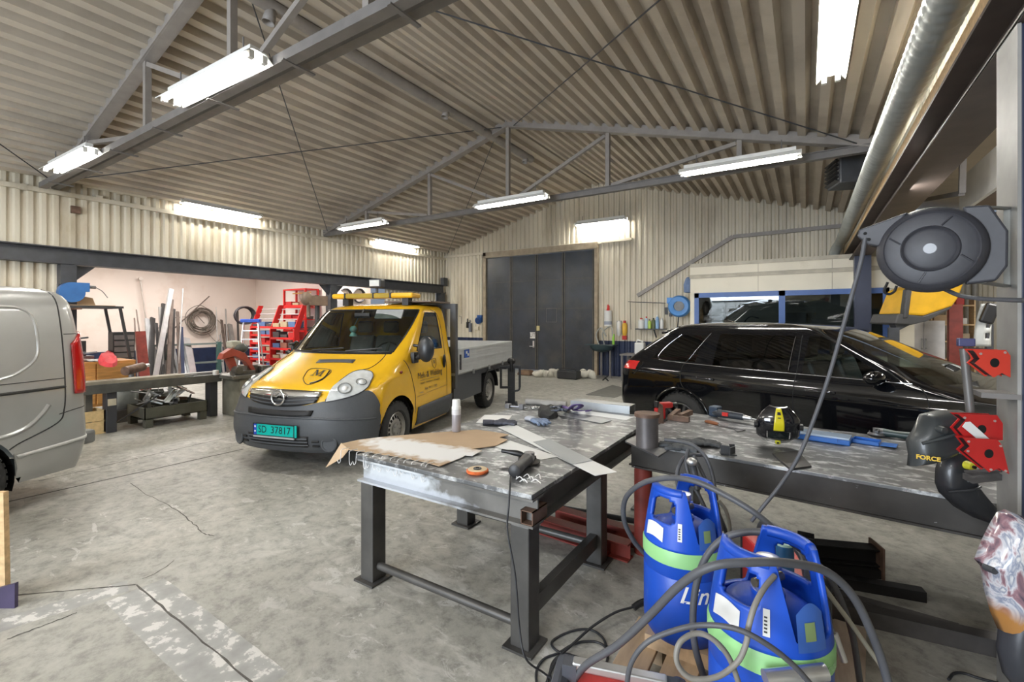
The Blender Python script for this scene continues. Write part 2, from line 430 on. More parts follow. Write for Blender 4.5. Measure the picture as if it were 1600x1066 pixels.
for px, py in ((35, 292), (155, 310), (187, 300)):
    mb = MB(); mb.box(atX(px, py, XL + .08), (.06, .1, .1)); mb.build('junction_box', cream, wl)

# header beam and posts of the opening
def ibeam(mb, a, b, w, h, tf=.02, tw=.014, up=(0, 0, 1)):
    a, b, up = V(a), V(b), V(up); d = (b - a).normalized(); u = d.cross(up).normalized(); n = u.cross(d)
    mb.beam(a + n * (h - tf) / 2, b + n * (h - tf) / 2, w, tf, up); mb.beam(a - n * (h - tf) / 2, b - n * (h - tf) / 2, w, tf, up)
    mb.beam(a, b, tw, h - 2 * tf, up)
mb = MB(); ibeam(mb, (XL + .14, YF, (BZ0 + BZ1) / 2), (XL + .14, YB - .25, (BZ0 + BZ1) / 2), .26, .30)
one('header_beam', mb, darkst, 'long dark grey steel beam over the opening in the left wall', 'beam')
for y, lb in ((OY0, 'dark grey steel post holding the left end of the opening beam, by the grey van'), (8.35, 'dark grey steel post in the middle of the opening, behind the yellow truck'), (OY1 + .1, 'dark steel post at the far right end of the opening beam')):
    mb = MB(); mb.box((XL + .14, y, BZ0 / 2 - .002), (.22, .22, BZ0 - .006))
    for s in (-1, 1):
        if (y < 4 and s < 0) or y > 12: continue
        mb.prism([(XL + .12, y + s * .11, BZ0 - .01), (XL + .12, y + s * .11, BZ0 - .3), (XL + .12, y + s * .4, BZ0 - .01)], (.02, 0, 0))
    if y > 12: mb.box((XL + .2, y + .12, BZ1 + .12), (.16, .22, .3))
    one('steel_post', mb, darkst, lb, 'post', 'posts of the left opening', bevel=.004)

# side room behind the opening ------------------------------------
pinkw = mat('pinkish_white_plaster', (.78, .69, .63), .7, var=.04, scale=1.2, dirt=(.62, .5, .42), dscale=1.1, dlo=.52, dhi=.85)
AX, AY = -16.0, 8.75
mb = MB(); mb.span((AX - .1, 1.6, 0), (AX, AY, 3.5)); w_ = struct('wall_annex_far', mb, pinkw)
mb = MB(); mb.span((AX, 1.6, 0), (AX + .015, AY, .82)); mb.build('painted_base', navy, w_)
mb = MB(); mb.span((AX, AY, 0), (-12.35, AY + .1, 3.5)); struct('wall_annex_right', mb, pinkw)
mb = MB(); mb.span((-12.45, AY + .1, 0), (-12.35, 10.6, 3.5)); struct('wall_annex_store', mb, pinkw)
mb = MB(); corr(mb, (XL, 10.45, 0), (0, 1, 0), (1, 0, 0), (0, 0, 1), 2.4, 0, BZ0 + .1); struct('wall_left_store', mb, cream, fix=False)
mb = MB(); mb.span((AX, 1.6, 0), (XL - .05, 1.7, 3.5)); struct('wall_annex_left', mb, pinkw)
mb = MB(); mb.span((AX - .1, 1.5, 3.5), (XL - .02, 10.7, 3.6)); struct('ceiling_annex', mb, white)

# right side: columns, long beam, lean-to --------------------------
PX0, PX1 = .74, 1.03
mb = MB(); mb.span((PX0 + .01, 2.75, 0), (PX1, 2.99, 2.885))
post = one('steel_column', mb, bluest, 'dark blue steel column in the right foreground carrying the hose reel', 'column', bevel=.006)
mb = MB(); mb.span((PX0, 2.745, .0), (PX0 + .012, 2.995, 2.885)); ob = mb.build('side_flange', mat('bare_grey_flange', (.30, .295, .28), .5, .2, var=.18, scale=5)); ob.parent = post; ob.matrix_parent_inverse = Matrix.Translation(post.location).inverted(); ob['label'] = 'bare grey side plate'
for z, l in ((1.335, .10),):
    mb = MB(); mb.box((PX0 - .05, 2.80, z), (.12, .13, .022)); ob = mb.build('bracket_plate', steelg); ob.parent = post; ob.matrix_parent_inverse = Matrix.Translation(post.location).inverted()
mb = MB(); mb.span((PX0 + .05, 10.9, 0), (PX1, 11.12, 2.885)); mb.span((PX0 + .035, 10.88, 0), (PX0 + .055, 11.14, 2.885))
one('steel_column', mb, bluest, 'dark blue steel column standing in front of the cream booth', 'column')
mb = MB(); ibeam(mb, ((PX0 + PX1) / 2, YF, 3.04), ((PX0 + PX1) / 2, YB - .06, 3.04), PX1 - PX0, .30, .022)
mb.span((PX0, YF, 2.889), (PX1, YB - .06, 2.9))
one('long_steel_beam', mb, mat('brownish_steel', (.10, .078, .068), .5, var=.15), 'long dark steel beam running overhead along the right side', 'beam')
mb = MB(); mb.span((PX0 + .008, YF, 3.191), (PX0 + .05, YB - .1, 3.285)); one('wood_batten', mb, wood, 'thin pale wooden batten lying along the top of the right overhead beam', 'batten')
mb = MB(); corr(mb, (1.1, YF, 0), (0, 1, 0), (-1, 0, 0), (0, 0, 1), YB - YF, 3.2, 4.26); struct('wall_right_upper', mb, cream, fix=False)
mb = MB(); corr(mb, (4.6, YF, 0), (0, 1, 0), (-1, 0, 0), (0, 0, 1), YB - YF, 0, 3.8); struct('wall_right', mb, cream, fix=False)
mb = MB(); corr(mb, (1.13, YB, 0), (1, 0, 0), nb, (0, 0, 1), 3.5, 0, 3.9); struct('wall_back_right', mb, cream, fix=False)
mb = MB(); mb.add([(1.1, YF, 4.26), (4.7, YF, 3.75), (4.7, YB, 3.75), (1.1, YB, 4.26)], [(0, 1, 2, 3)]); struct('ceiling_right', mb, roofm)
mb = MB(); mb.span((1.66, 3.2, 3.0), (4.5, 7.9, 3.06)); mz = one('loft_platform', mb, mat('brown_board', (.17, .12, .09), .6, var=.1), 'brown underside of a loft platform with white edge board, top right', 'loft')
for nm, m, s in (('edge_board', white, ((1.62, 3.2, 3.0), (1.66, 7.9, 3.42))),):
    mb = MB(); mb.span(*s); ob = mb.build(nm, m); ob.parent = mz; ob.matrix_parent_inverse = Matrix.Translation(mz.location).inverted(); ob['label'] = 'white edge board'
mb = MB(); corr(mb, (2.3, 3.2, 0), (0, 1, 0), (-1, 0, 0), (0, 0, 1), 4.7, 3.06, 3.9); ob = mb.build('sheet_backing', cream, fix=False); ob.parent = mz; ob.matrix_parent_inverse = Matrix.Translation(mz.location).inverted()
mb = MB(); a = atX(1505, 262, 1.35); b = atX(1503, 302, 1.35); c = atX(1448, 312, 1.35)
mb.beam(a + V((0, 0, .25)), b, .05, .05, (0, 1, 0)); mb.beam(b, c, .05, .05); one('hanger_bracket', mb, steelg, 'bent grey steel hanger under the overhead beam above the hose reel', 'bracket')

# rear wall behind the viewpoint, with its open gate ---------------
mb = MB()
corr(mb, (XL, YF, 0), (1, 0, 0), (0, 1, 0), (0, 0, 1), 5.5, 0, gz(XL)); corr(mb, (-6, YF, 0), (1, 0, 0), (0, 1, 0), (0, 0, 1), 4.8, 4.1, gz(-6)); corr(mb, (-1.2, YF, 0), (1, 0, 0), (0, 1, 0), (0, 0, 1), 2.2, 0, gz(-1.2)); mb.span((1.0, YF - .05, 0), (4.7, YF, 4.3))
struct('wall_front', mb, cream, fix=False)

# ---------------------------------------------------------------- trusses
def truss(y, label):
    t = thing('roof_truss', label, 'truss', (XRIDGE, y, 4.08), 0, 'roof trusses')
    X0, X1 = XL - XRIDGE + .06, XE - XRIDGE - .02
    zt = lambda x: roofz(x + XRIDGE) - .12 - 4.08
    for a, b in ((X0, 0), (X1, 0)):
        mb = MB(); mb.beam((a, 0, zt(a) - .02), (b, 0, zt(b) - .02), .12, .16); mb.beam((a, 0, zt(a) - .09), (b, 0, zt(b) - .09), .16, .02); mb.build('top_chord', trussm, t)
    mb = MB(); mb.beam((X0, 0, 0), (X1, 0, 0), .10, .10); mb.beam((X0, 0, .05), (X1, 0, .05), .15, .014); mb.build('bottom_chord', steelg, t)
    xs = [-4.4, -2.2, 0, 2.2, 4.4]
    for x in xs:
        mb = MB(); mb.beam((x, 0, .05), (x, 0, zt(x) - .1), .075, .075, (0, 1, 0)); mb.build('web_post', trussm, t)
    for a, b in ((-4.4, -2.2), (-2.2, 0), (2.2, 0), (4.4, 2.2)):
        mb = MB(); mb.beam((a + (.05 if a < 0 else -.05), 0, zt(a) - .14), (b + (-.07 if a < 0 else .07), 0, .08), .06, .06, (0, 1, 0)); mb.build('web_diagonal', trussm, t)
    return t
truss(2.64, 'nearer painted steel roof truss crossing the upper left of the view')
truss(8.2, 'farther painted steel roof truss above the yellow truck and black car')
mb = MB(); mb.span((XL + .2, 2.40, 3.98), (XE - .5, 2.50, 4.02)); mb.span((XL + .2, 2.40, 4.02), (XE - .5, 2.405, 4.07)); mb.span((XL + .2, 2.495, 4.02), (XE - .5, 2.50, 4.07))
for k in range(8): mb.span((XL + .8 + 1.35 * k, 2.38, 3.97), (XL + .84 + 1.35 * k, 2.7, 3.985))
one('cable_tray', mb, steelg, 'narrow grey cable tray clipped along the nearer roof truss', 'cable tray')

def rod(a, b, label, r=.009):
    mb = MB(); a, b = V(a), V(b); mb.cyl(a, b, r, n=6); one('brace_rod', mb, darkst, label, 'rod', 'roof bracing rods')
zr = lambda x, d=.2: roofz(x) - d
rod((-11.1, 2.75, zr(-11.1)), (-5.4, 8.1, zr(-5.4)), 'thin bracing rod rising from the left wall to the far ridge')
rod((-5.4, 2.75, zr(-5.4)), (-11.2, 8.1, zr(-11.2)), 'thin bracing rod running down from behind the big light to the far left wall')
rod((-5.2, 2.75, zr(-5.2)), (.6, 8.1, zr(.6)), 'thin bracing rod falling across the right roof slope to the duct')
rod((.55, 2.75, zr(.55)), (-5.1, 8.1, zr(-5.1)), 'thin bracing rod climbing from top centre down to the far ridge joint')
rod((-5.7, 8.3, zr(-5.7)), (-11.2, 13.2, zr(-11.2)), 'thin bracing rod beyond the far truss behind its middle light')
rod((-11.2, 2.5, zr(-11.2)), (-5.4, -2.8, zr(-5.4)), 'thin bracing rod in the top left corner')

# ridge pipe with outlets, spiral duct
g = thing('ridge_pipe', 'grey ventilation pipe hanging under the ridge with short outlets', 'pipe', (-5.75, 0, 5.66))
mb = MB(); mb.cyl((0, -.5, 0), (0, 9.95, 0), .085, n=20); mb.build('pipe', trussm, g, smooth=40)
for y in (3.35, 6.75, 9.7):
    mb = MB(); mb.cyl((0, y, -.02), (-.02, y - .04, -.22 if y < 4 else -.16), .06, .075 if y < 4 else .065, n=16, cap=False); mb.build('outlet', trussm, g, smooth=40, solid=.006)
def spiral(mb, a, b, r, pitch=.10, n=24):
    a, b = V(a), V(b); L = (b - a).length; d = (b - a) / L; u, w = frame(d); k = int(L / pitch * 3); vs = []
    for i in range(k + 1):
        q = r + (.008 if i % 3 == 0 else 0)
        vs += [a + d * (L * i / k) + (u * math.cos(2 * PI * j / n) + w * math.sin(2 * PI * j / n)) * q for j in range(n)]
    mb.add(vs, [(i * n + j, i * n + (j + 1) % n, (i + 1) * n + (j + 1) % n, (i + 1) * n + j) for i in range(k) for j in range(n)])
mb = MB(); DXc, DZc = .655, 3.40
spiral(mb, (DXc, -2, DZc), (DXc, 12.2, DZc), .105)
mb.tube([(DXc, 12.2, DZc), (DXc - .02, 12.6, DZc - .02), (DXc - .12, 12.85, DZc - .25), (DXc - .15, 12.9, DZc - .9)], .105, n=24)
one('spiral_duct', mb, galv, 'round galvanised spiral duct running along the top right beam', 'duct', smooth=40)
g = thing('fan_heater', 'dark louvred fan heater hanging under the roof left of the spiral duct', 'heater', (.60, 8.95, 3.97), .3)
mb = MB(); mb.box((0, 0, 0), (.5, .5, .42)); mb.build('casing', darkst, g, bevel=.02)
mb = MB()
for k in range(6): mb.box((-.27, 0, -.16 + k * .062), (.06, .44, .02), rot(0, .5))
mb.build('louvre', black, g)
mb = MB(); mb.cyl((0, 0, .2), (0, 0, .55), .015); mb.build('hanger', steelg, g)

# ---------------------------------------------------------------- fluorescent lights
LS = 46.0
tubem = emit('lit_tube', (1, .97, .90), LS)
refl = mat('white_reflector', (.8, .8, .78), .4, var=.02)
def lamp(label, a, b, w=.26):
    a, b = V(a), V(b); L = (b - a).length; c = (a + b) / 2; ang = math.atan2(b.y - a.y, b.x - a.x)
    t = thing('fluorescent_light', label, 'ceiling light', c, ang, 'fluorescent light fixtures')
    mb = MB(); mb.add([(x, y, z) for x in (-L / 2, L / 2) for y, z in ((-w / 2, -.01), (-w / 4, .055), (w / 4, .055), (w / 2, -.01), (w / 2, 0), (w / 4, .065), (-w / 4, .065), (-w / 2, 0))],
                      [(i, (i + 1) % 8, 8 + (i + 1) % 8, 8 + i) for i in range(8)] + [tuple(range(8))[::-1], tuple(range(8, 16))])
    mb.build('reflector', refl, t)
    mb = MB(); mb.box((0, 0, .095), (L * .92, .09, .06)); mb.build('housing', refl, t, bevel=.005)
    for y in (-.06, .06):
        mb = MB(); mb.cyl((-L / 2 + .06, y, .0), (L / 2 - .06, y, .0), .019, n=10); mb.build('tube', tubem, t, smooth=50)
        for s in (-1, 1):
            mb = MB(); mb.box((s * (L / 2 - .03), y, .01), (.05, .045, .07)); mb.build('lamp_holder', whitepl, t)
    for s in (-1, 1):
        mb = MB(); mb.cyl((s * L * .35, 0, .12), (s * L * .35, 0, .26), .008, n=6); mb.build('hanger', steelg, t)
    return t
YN, YFA = 2.22, 7.68
lamp('big bright twin-tube light on the nearer truss, upper left', (-5.75, YN, 3.99), (-4.1, YN + .05, 3.99))
lamp('twin-tube light on the nearer truss at its left wall end', (-9.95, YN + .02, 3.99), (-8.3, YN + .06, 3.99))
lamp('twin-tube light on the farther truss nearest the left wall', (-10.1, YFA, 4.0), (-8.45, YFA, 4.0))
lamp('twin-tube light at the middle of the farther truss, above the truck bed', (-5.75, YFA, 3.99), (-4.1, YFA, 3.99))
lamp('twin-tube light on the right half of the farther truss, above the black car', (-1.7, YFA, 3.99), (-.05, YFA, 3.99))
lamp('light fixture high on the left wall, nearer one', (XL + .22, 4.55, 4.20), (XL + .22, 6.3, 4.20), .2)
lamp('light fixture high on the left wall near the far corner', (XL + .22, 9.9, 4.2), (XL + .22, 11.75, 4.2), .2)
lamp('light fixture on the back wall above the dark folding doors', (-6.05, YB - .2, 4.62), (-4.4, YB - .2, 4.62), .2)
lamp('twin-tube light on the right roof slope at the top edge of the view', (.22, 4.3, 4.19), (.22, 5.95, 4.19), .26)
# ================================================================ VEHICLES
def attach(ob, parent):
    ob.parent = parent; ob.matrix_parent_inverse = Matrix.Translation(parent.location).inverted(); return ob

class Body:
    """body built as a stack of horizontal outlines. columns: front arc, side segments, rear arc (one half, then mirrored)"""
    def __init__(s, rows, F, R, W, Df, Dr, arches, zbelt, zmin, breaks, nseg, nf=22, nr=14, ef=2.6, er=2.8, warp=None):
        s.warp = warp
        s.rows, s.F, s.R, s.W, s.Df, s.Dr = rows, F, R, W, Df, Dr
        s.arches, s.zbelt, s.zmin = arches, zbelt, zmin
        s.nf, s.nr, s.breaks, s.nseg, s.ef, s.er = nf, nr, breaks, nseg, ef, er
        s.ncol = nf + sum(nseg) + nr
        s.P = [[s.pt(c, z) for c in range(s.ncol + 1)] for z in rows]
    def zb(s, x):
        z = s.zmin
        for xc, zc, r in s.arches:
            d = r * r - (x - xc) ** 2
            if d > 0: z = max(z, zc + math.sqrt(d))
        return z
    def xy(s, c, z):
        W = s.W(z)
        if c <= s.nf:
            th = PI / 2 * (c / s.nf) ** (s.warp(z) if s.warp else 1)
            return s.F(z) + s.Df(z) * (1 - math.cos(th) ** (2 / s.ef)), W * math.sin(th) ** (2 / s.ef)
        c2 = c - s.nf
        if c2 <= sum(s.nseg):
            f0 = s.F(z) + s.Df(z); xs = [f0] + [max(b, f0 + .02 * (i + 1)) for i, b in enumerate(s.breaks)] + [s.R(z) - s.Dr(z)]
            for i, n in enumerate(s.nseg):
                if c2 <= n: return xs[i] + (xs[i + 1] - xs[i]) * c2 / n, W
                c2 -= n
        c3 = c - s.nf - sum(s.nseg); th = PI / 2 * (1 - c3 / s.nr)
        return s.R(z) - s.Dr(z) * (1 - max(0, math.cos(th)) ** (2 / s.er)), W * math.sin(th) ** (2 / s.er)
    def pt(s, c, z):
        x, y = s.xy(c, z)
        if z < s.zbelt:
            b = s.zb(x)
            if b > s.zmin + 1e-4:
                z2 = b + (z - s.zmin) / (s.zbelt - s.zmin) * (s.zbelt - b)
                y *= s.W(z2) / max(s.W(z), 1e-4); z = z2
        return V((x, y, z))
    def cells(s, name, pred, m, parent, smooth=35, inset=0.0, solid=0, sides=(1, -1), cap=False):
        mb = MB()
        for sg in sides:
            idx = {}
            for j in range(len(s.rows) - 1):
                for c in range(s.ncol):
                    q = [s.P[j][c], s.P[j][c + 1], s.P[j + 1][c + 1], s.P[j + 1][c]]
                    if not pred(j, c, (q[0] + q[1] + q[2] + q[3]) / 4): continue
                    f = []
                    for jj, cc in ((j, c), (j, c + 1), (j + 1, c + 1), (j + 1, c)):
                        if (jj, cc) not in idx:
                            idx[(jj, cc)] = len(mb.v); p = s.P[jj][cc]; mb.v.append(V((p.x, p.y * sg, p.z)))
                        f.append(idx[(jj, cc)])
                    mb.f.append(tuple(f if sg < 0 else f[::-1]))
        if cap:
            top = s.P[-1]; lp = [V((p.x, p.y, p.z)) for p in top] + [V((p.x, -p.y, p.z)) for p in reversed(top[1:-1])]
            mb.add(lp, [tuple(range(len(lp)))])
        return mb.build(name, m, parent, smooth=smooth, solid=solid)
    def bvh(s):
        vs = []; fs = []
        for sg in (1, -1):
            for j in range(len(s.rows) - 1):
                for c in range(s.ncol):
                    o = len(vs); vs += [V((p.x, p.y * sg, p.z)) for p in (s.P[j][c], s.P[j][c + 1], s.P[j + 1][c + 1], s.P[j + 1][c])]; fs.append((o, o + 1, o + 2, o + 3))
        s.tree = BVHTree.FromPolygons(vs, fs); return s.tree
    def hit(s, o, d, off=.004):
        d = V(d).normalized(); r = s.tree.ray_cast(V(o), d)
        if r[0] is None: return None
        n = r[1] if r[1].dot(d) < 0 else -r[1]
        return r[0] + n * off
    def czp(s, c, z, sg, off):
        "point on the skin at column c and real height z, pushed out by off"
        x, y = s.xy(c, z); b = s.zb(x)
        zn = max(s.zmin, s.zmin + (z - b) / (s.zbelt - b) * (s.zbelt - s.zmin)) if z < s.zbelt else z
        p = s.pt(c, zn); n = (s.pt(c + .3, zn) - p).cross(s.pt(c, zn + .004) - p)
        n = n.normalized() if n.length > 0 else V((-1, 0, 0))
        if n.y < -.2 or (abs(n.y) <= .2 and n.x > 0): n = -n
        p = p + n * off
        return V((p.x, p.y * sg, p.z))
    def czpatch(s, name, lo, hi, c0, c1, m, parent, off=.006, nu=30, nv=6, solid=0, sides=(1, -1), smooth=35, skirt=True):
        mb = MB()
        for sg in sides:
            def fn(u, v):
                c = c0 + (c1 - c0) * u; a, b = lo(c), hi(c); o = off
                if skirt: v = min(1, max(0, (v * nv - 1) / (nv - 2))); 
                return s.czp(c, a + (b - a) * v, sg, o)
            mb.grid(fn, nu, nv)
            if skirt:
                k = len(mb.v) - (nu + 1) * (nv + 1)
                for i in range(nu + 1):
                    for j, v in ((0, 0), (nv, 1)):
                        c = c0 + (c1 - c0) * i / nu; a, b = lo(c), hi(c); mb.v[k + j * (nu + 1) + i] = s.czp(c, a + (b - a) * v, sg, -.004)
        return mb.build(name, m, parent, smooth=smooth, solid=solid)
    def front(s, y, z, off=.004): return s.hit((-3, y, z), (1, 0, 0), off)
    def side(s, x, z, sg=-1, off=.004): return s.hit((x, 4 * sg, z), (0, -sg, 0), off)
    def top(s, x, y, off=.004): return s.hit((x, y, 5), (0, 0, -1), off)
    def rear(s, y, z, off=.004): return s.hit((30, y, z), (-1, 0, 0), off)
    def patch(s, name, a, b, proj, m, parent, nv=8, off=.006, solid=.004, smooth=35, n=6):
        "surface patch between two polylines of 2D points"
        a = catmull([V((*p, 0)) for p in a], n); b = catmull([V((*p, 0)) for p in b], n)
        mb = MB(); k = len(a) - 1
        def fn(u, v):
            p = a[round(u * k)].lerp(b[round(u * k)], v); h = proj(p.x, p.y, off=off)
            return h if h else V((0, 0, .5))
        mb.grid(fn, k, nv)
        return mb.build(name, m, parent, smooth=smooth, solid=solid)
    def line(s, name, pts, proj, m, parent, r=.004, off=0.0, n=6):
        ps = [proj(p.x, p.y, off=off) for p in catmull([V((*q, 0)) for q in pts], n)]
        ps = [p for p in ps if p]
        mb = MB(); mb.tube(ps, r, n=6, sm=0); return mb.build(name, m, parent, smooth=60)
    def text(s, name, txt, size, proj2, m, parent, **k):
        vs, fs = text_mesh(txt, size, **k); mb = MB(); mb.add([proj2(v.x, v.y) for v in vs], fs); return mb.build(name, m, parent, fix=False)

tyrem = mat('tyre_rubber', (.022, .022, .022), .75, var=.2, scale=20, bump=.3)
rimsteel = mat('rim_steel', (.42, .41, .39), .4, .7, var=.12)
def wheel(parent, x, y, r=.325, w=.21, sg=-1, steel=True, rimr=.21):
    "sg = side of the outer face"
    M = T(x, y, r) @ rot(PI / 2 * (1 if sg < 0 else -1), 0, 0)   # local z -> outward
    mb = MB(); h = w / 2
    mb.lathe([(rimr, -h), (r - .03, -h), (r - .006, -h + .02), (r, -h + .05), (r, h - .05), (r - .006, h - .02), (r - .03, h), (rimr + .02, h + .005), (rimr, h - .01), (rimr, -h)], 48, M, cap=False)
    for k in range(36):
        a = 2 * PI * k / 36
        for q in (-1, 1): mb.box(M @ V((math.cos(a) * r, math.sin(a) * r, q * h * .55)), (.012, .035, h * .5), (M.to_3x3().to_4x4() @ rz(a)))
    t = mb.build('wheel', tyrem, parent, smooth=40)
    mb = MB()
    if steel:
        mb.lathe([(rimr, h - .02), (rimr - .012, h - .01), (rimr - .02, h - .05), (rimr - .03, h - .06)], 40, M, cap=False)
        mb.grid(lambda u, v: M @ V(((.07 + v * (rimr - .1)) * math.cos(2 * PI * u), (.07 + v * (rimr - .1)) * math.sin(2 * PI * u), h - .035 - .025 * v * v + .01 * math.sin(PI * v))), 80, 6, lambda u, v: (u * 16) % 1 > .45 and .5 < v < .84)
        mb.lathe([(.075, h - .04), (.07, h - .015), (.045, h - .008), (.0, h - .005)], 24, M, cap=False)
        for k in range(5):
            a = 2 * PI * k / 5; p = M @ V((.057 * math.cos(a), .057 * math.sin(a), h - .02)); mb.cyl(p, p + (M.to_3x3() @ V((0, 0, .02))), .011, n=6)
    else:
        mb.lathe([(rimr, h - .01), (rimr - .015, h), (rimr - .03, h - .03)], 40, M, cap=False)
        for k in range(10):
            a = 2 * PI * k / 10; mb.beam(M @ V((.04 * math.cos(a), .04 * math.sin(a), h - .03)), M @ V((math.cos(a) * (rimr - .01), math.sin(a) * (rimr - .01), h - .02)), .035, .025, M.to_3x3() @ V((0, 0, 1)))
        mb.cyl(M @ V((0, 0, h - .05)), M @ V((0, 0, h - .01)), .06)
    mb.build('rim', rimsteel if steel else mat('dark_alloy', (.10, .10, .105), .35, .7), t, smooth=40)
    mb = MB(); mb.lathe([(.0, -.02), (rimr - .004, -.02)], 32, M, cap=False); mb.build('brake_drum', black, t)
    return t
def wellp(parent, x, y, sg, r, w=.34, z=.33):
    mb = MB(); n = 20
    vs = [V((x + r * math.cos(PI * k / n * 1.2 - .1 * PI), yy, z + r * math.sin(PI * k / n * 1.2 - .1 * PI))) for yy in (y, y - sg * w) for k in range(n + 1)]
    fs = [(k, k + 1, n + 2 + k, n + 1 + k) for k in range(n)]
    fs.append(tuple(range(n + 1, 2 * n + 2)))
    mb.add(vs, fs); return mb.build('wheel_arch_liner', black, parent)

# ---------------------------------------------------------------- yellow drop-side truck
def _pose(ang, wx, wy, lx, ly):
    a = math.radians(ang); return (wx - lx * math.cos(a) + ly * math.sin(a), wy - lx * math.sin(a) - ly * math.cos(a), 0)
tk = thing('pickup_truck', 'yellow drop-side work truck with a grey bumper and silver cargo bed', 'truck', _pose(105.6, -4.195, 4.02, .94, -.93), math.radians(105.6))
rows = [.23, .27, .33, .40, .48, .56, .63, .70, .76, .82, .87, .91, .95, .99, 1.03, 1.07, 1.11, 1.15, 1.18, 1.21, 1.235, 1.26, 1.32, 1.4, 1.48, 1.56, 1.64, 1.71, 1.77, 1.81, 1.84, 1.865, 1.885, 1.90, 1.91, 1.915]
B = Body(rows,
    F=curve1([(.22, .10), (.30, .04), (.45, 0), (.60, .005), (.66, .03), (.74, .045), (.85, .08), (.91, .13), (.97, .25), (1.05, .44), (1.15, .69), (1.235, .92), (1.5, 1.26), (1.75, 1.58), (1.83, 1.69), (1.87, 1.80), (1.90, 1.98), (1.915, 2.15)]),
    R=lambda z: 2.52, W=curve1([(.22, .86), (.35, .93), (.6, .95), (.95, .945), (1.1, .93), (1.2, .91), (1.3, .895), (1.5, .86), (1.7, .82), (1.80, .79), (1.86, .745), (1.885, .68), (1.905, .56), (1.915, .45)]),
    Df=curve1([(.22, .50), (.6, .62), (.85, .74), (1.0, .80), (1.1, .66), (1.235, .47), (1.5, .36), (1.8, .25), (1.9, .3)]),
    Dr=lambda z: .06, arches=[(.94, .34, .405)], zbelt=.99, zmin=.23, breaks=[2.22], nseg=[34, 5], nf=34, nr=8, ef=2.5, er=4, warp=curve1([(1.2, 1), (1.235, 1), (1.5, .70), (1.81, .45), (1.92, .42)]))
B.bvh()
TH = lambda c: 90 * c / 34
def is_ws(j, c, p): return 1.26 <= p.z <= 1.81 and c < 20
def is_sw(j, c, p):
    k = c - 34
    return 1.26 <= p.z <= 1.77 and 2 <= k < 34
bz = curve1([(0, .722), (6, .745), (8, .765), (10.4, .784), (12, .794), (18, .822), (22.5, .875), (24.5, .86), (28, .775), (31, .66), (33, .56), (35, .45)])
def is_bump(j, c, p): return c < 27 and p.z < bz(c + .5) - .03
def is_cowl(j, c, p): return 1.235 <= p.z <= 1.26 and c < 20
def is_sill(j, c, p): return p.z < .52 and 1.36 < p.x < 2.5 and c < 34 + 39
B.cells('cab_body', lambda j, c, p: not (is_ws(j, c, p) or is_sw(j, c, p) or is_bump(j, c, p) or is_cowl(j, c, p)), yellow, tk, smooth=32, cap=True)['label'] = 'yellow cab'
bump_o = B.czpatch('front_bumper', lambda c: max(.232, B.zb(B.xy(c, .5)[0])), lambda c: max(bz(c), max(.232, B.zb(B.xy(c, .5)[0])) + .002), 0, 33.0, greypl, tk, off=.010, nu=66, nv=16)
bump_o['label'] = 'grey plastic bumper'
B.cells('cowl', is_cowl, black, tk)
carglass = glass('car_glass', (.62, .72, .70), 1.5)
B.cells('windscreen', is_ws, carglass, tk, smooth=60)
B.cells('side_window', is_sw, carglass, tk, smooth=60, sides=(-1,))
B.cells('side_window', is_sw, carglass, tk, smooth=60, sides=(1,))
lineb = mat('shut_line', (.02, .018, .01), .6)
# window rubbers
def edge_loop(name, pred_pts, r=.009, m=black):
    mb = MB(); mb.tube(pred_pts, r, n=6, sm=0, closed=True); return mb.build(name, m, tk, smooth=60)
jr = [j for j, z in enumerate(rows) if 1.26 <= z <= 1.811]
cw = 20
for sg in (1, -1):
    js = [j for j, z in enumerate(rows) if 1.26 <= z <= 1.771]
    lp = [B.P[js[0]][c] for c in range(36, 69)] + [B.P[j][68] for j in js] + [B.P[js[-1]][c] for c in range(68, 35, -1)] + [B.P[j][36] for j in reversed(js)]
    edge_loop('window_seal', [V((p.x, p.y * sg, p.z)) for p in lp])
lp = [V((B.P[jr[0]][c].x, B.P[jr[0]][c].y, B.P[jr[0]][c].z)) for c in range(-0, cw + 1)] + [B.P[j][cw] for j in jr] + [B.P[jr[-1]][c] for c in range(cw, -1, -1)]
lp = lp + [V((p.x, -p.y, p.z)) for p in reversed(lp)]
edge_loop('windscreen_seal', lp, .011)
# shut lines
for nm, pts in (('door_line', ((2.30, .36), (2.30, 1.1), (2.28, 1.7), (2.1, 1.82))), ('door_line', ((1.36, .36), (1.33, .7), (1.22, 1.0), (1.12, 1.16))), ('swage_line', ((1.40, .66), (1.8, .68), (2.28, .70))), ('swage_line', ((1.45, .90), (1.7, .93)))):
    B.line(nm, pts, lambda x, z, off: B.side(x, z, -1, off), lineb if nm == 'door_line' else mat('yellow_swage', (.55, .31, .01), .4), tk, .005)
for sg in (1, -1):
    B.line('bonnet_line', ((1.04, .70 * sg), (.86, .72 * sg), (.70, .69 * sg), (.60, .60 * sg)), B.top, lineb, tk, .005)
B.line('bonnet_line', ((-.47, .882), (-.2, .892), (0, .894), (.2, .892), (.47, .882)), B.front, lineb, tk, .005)
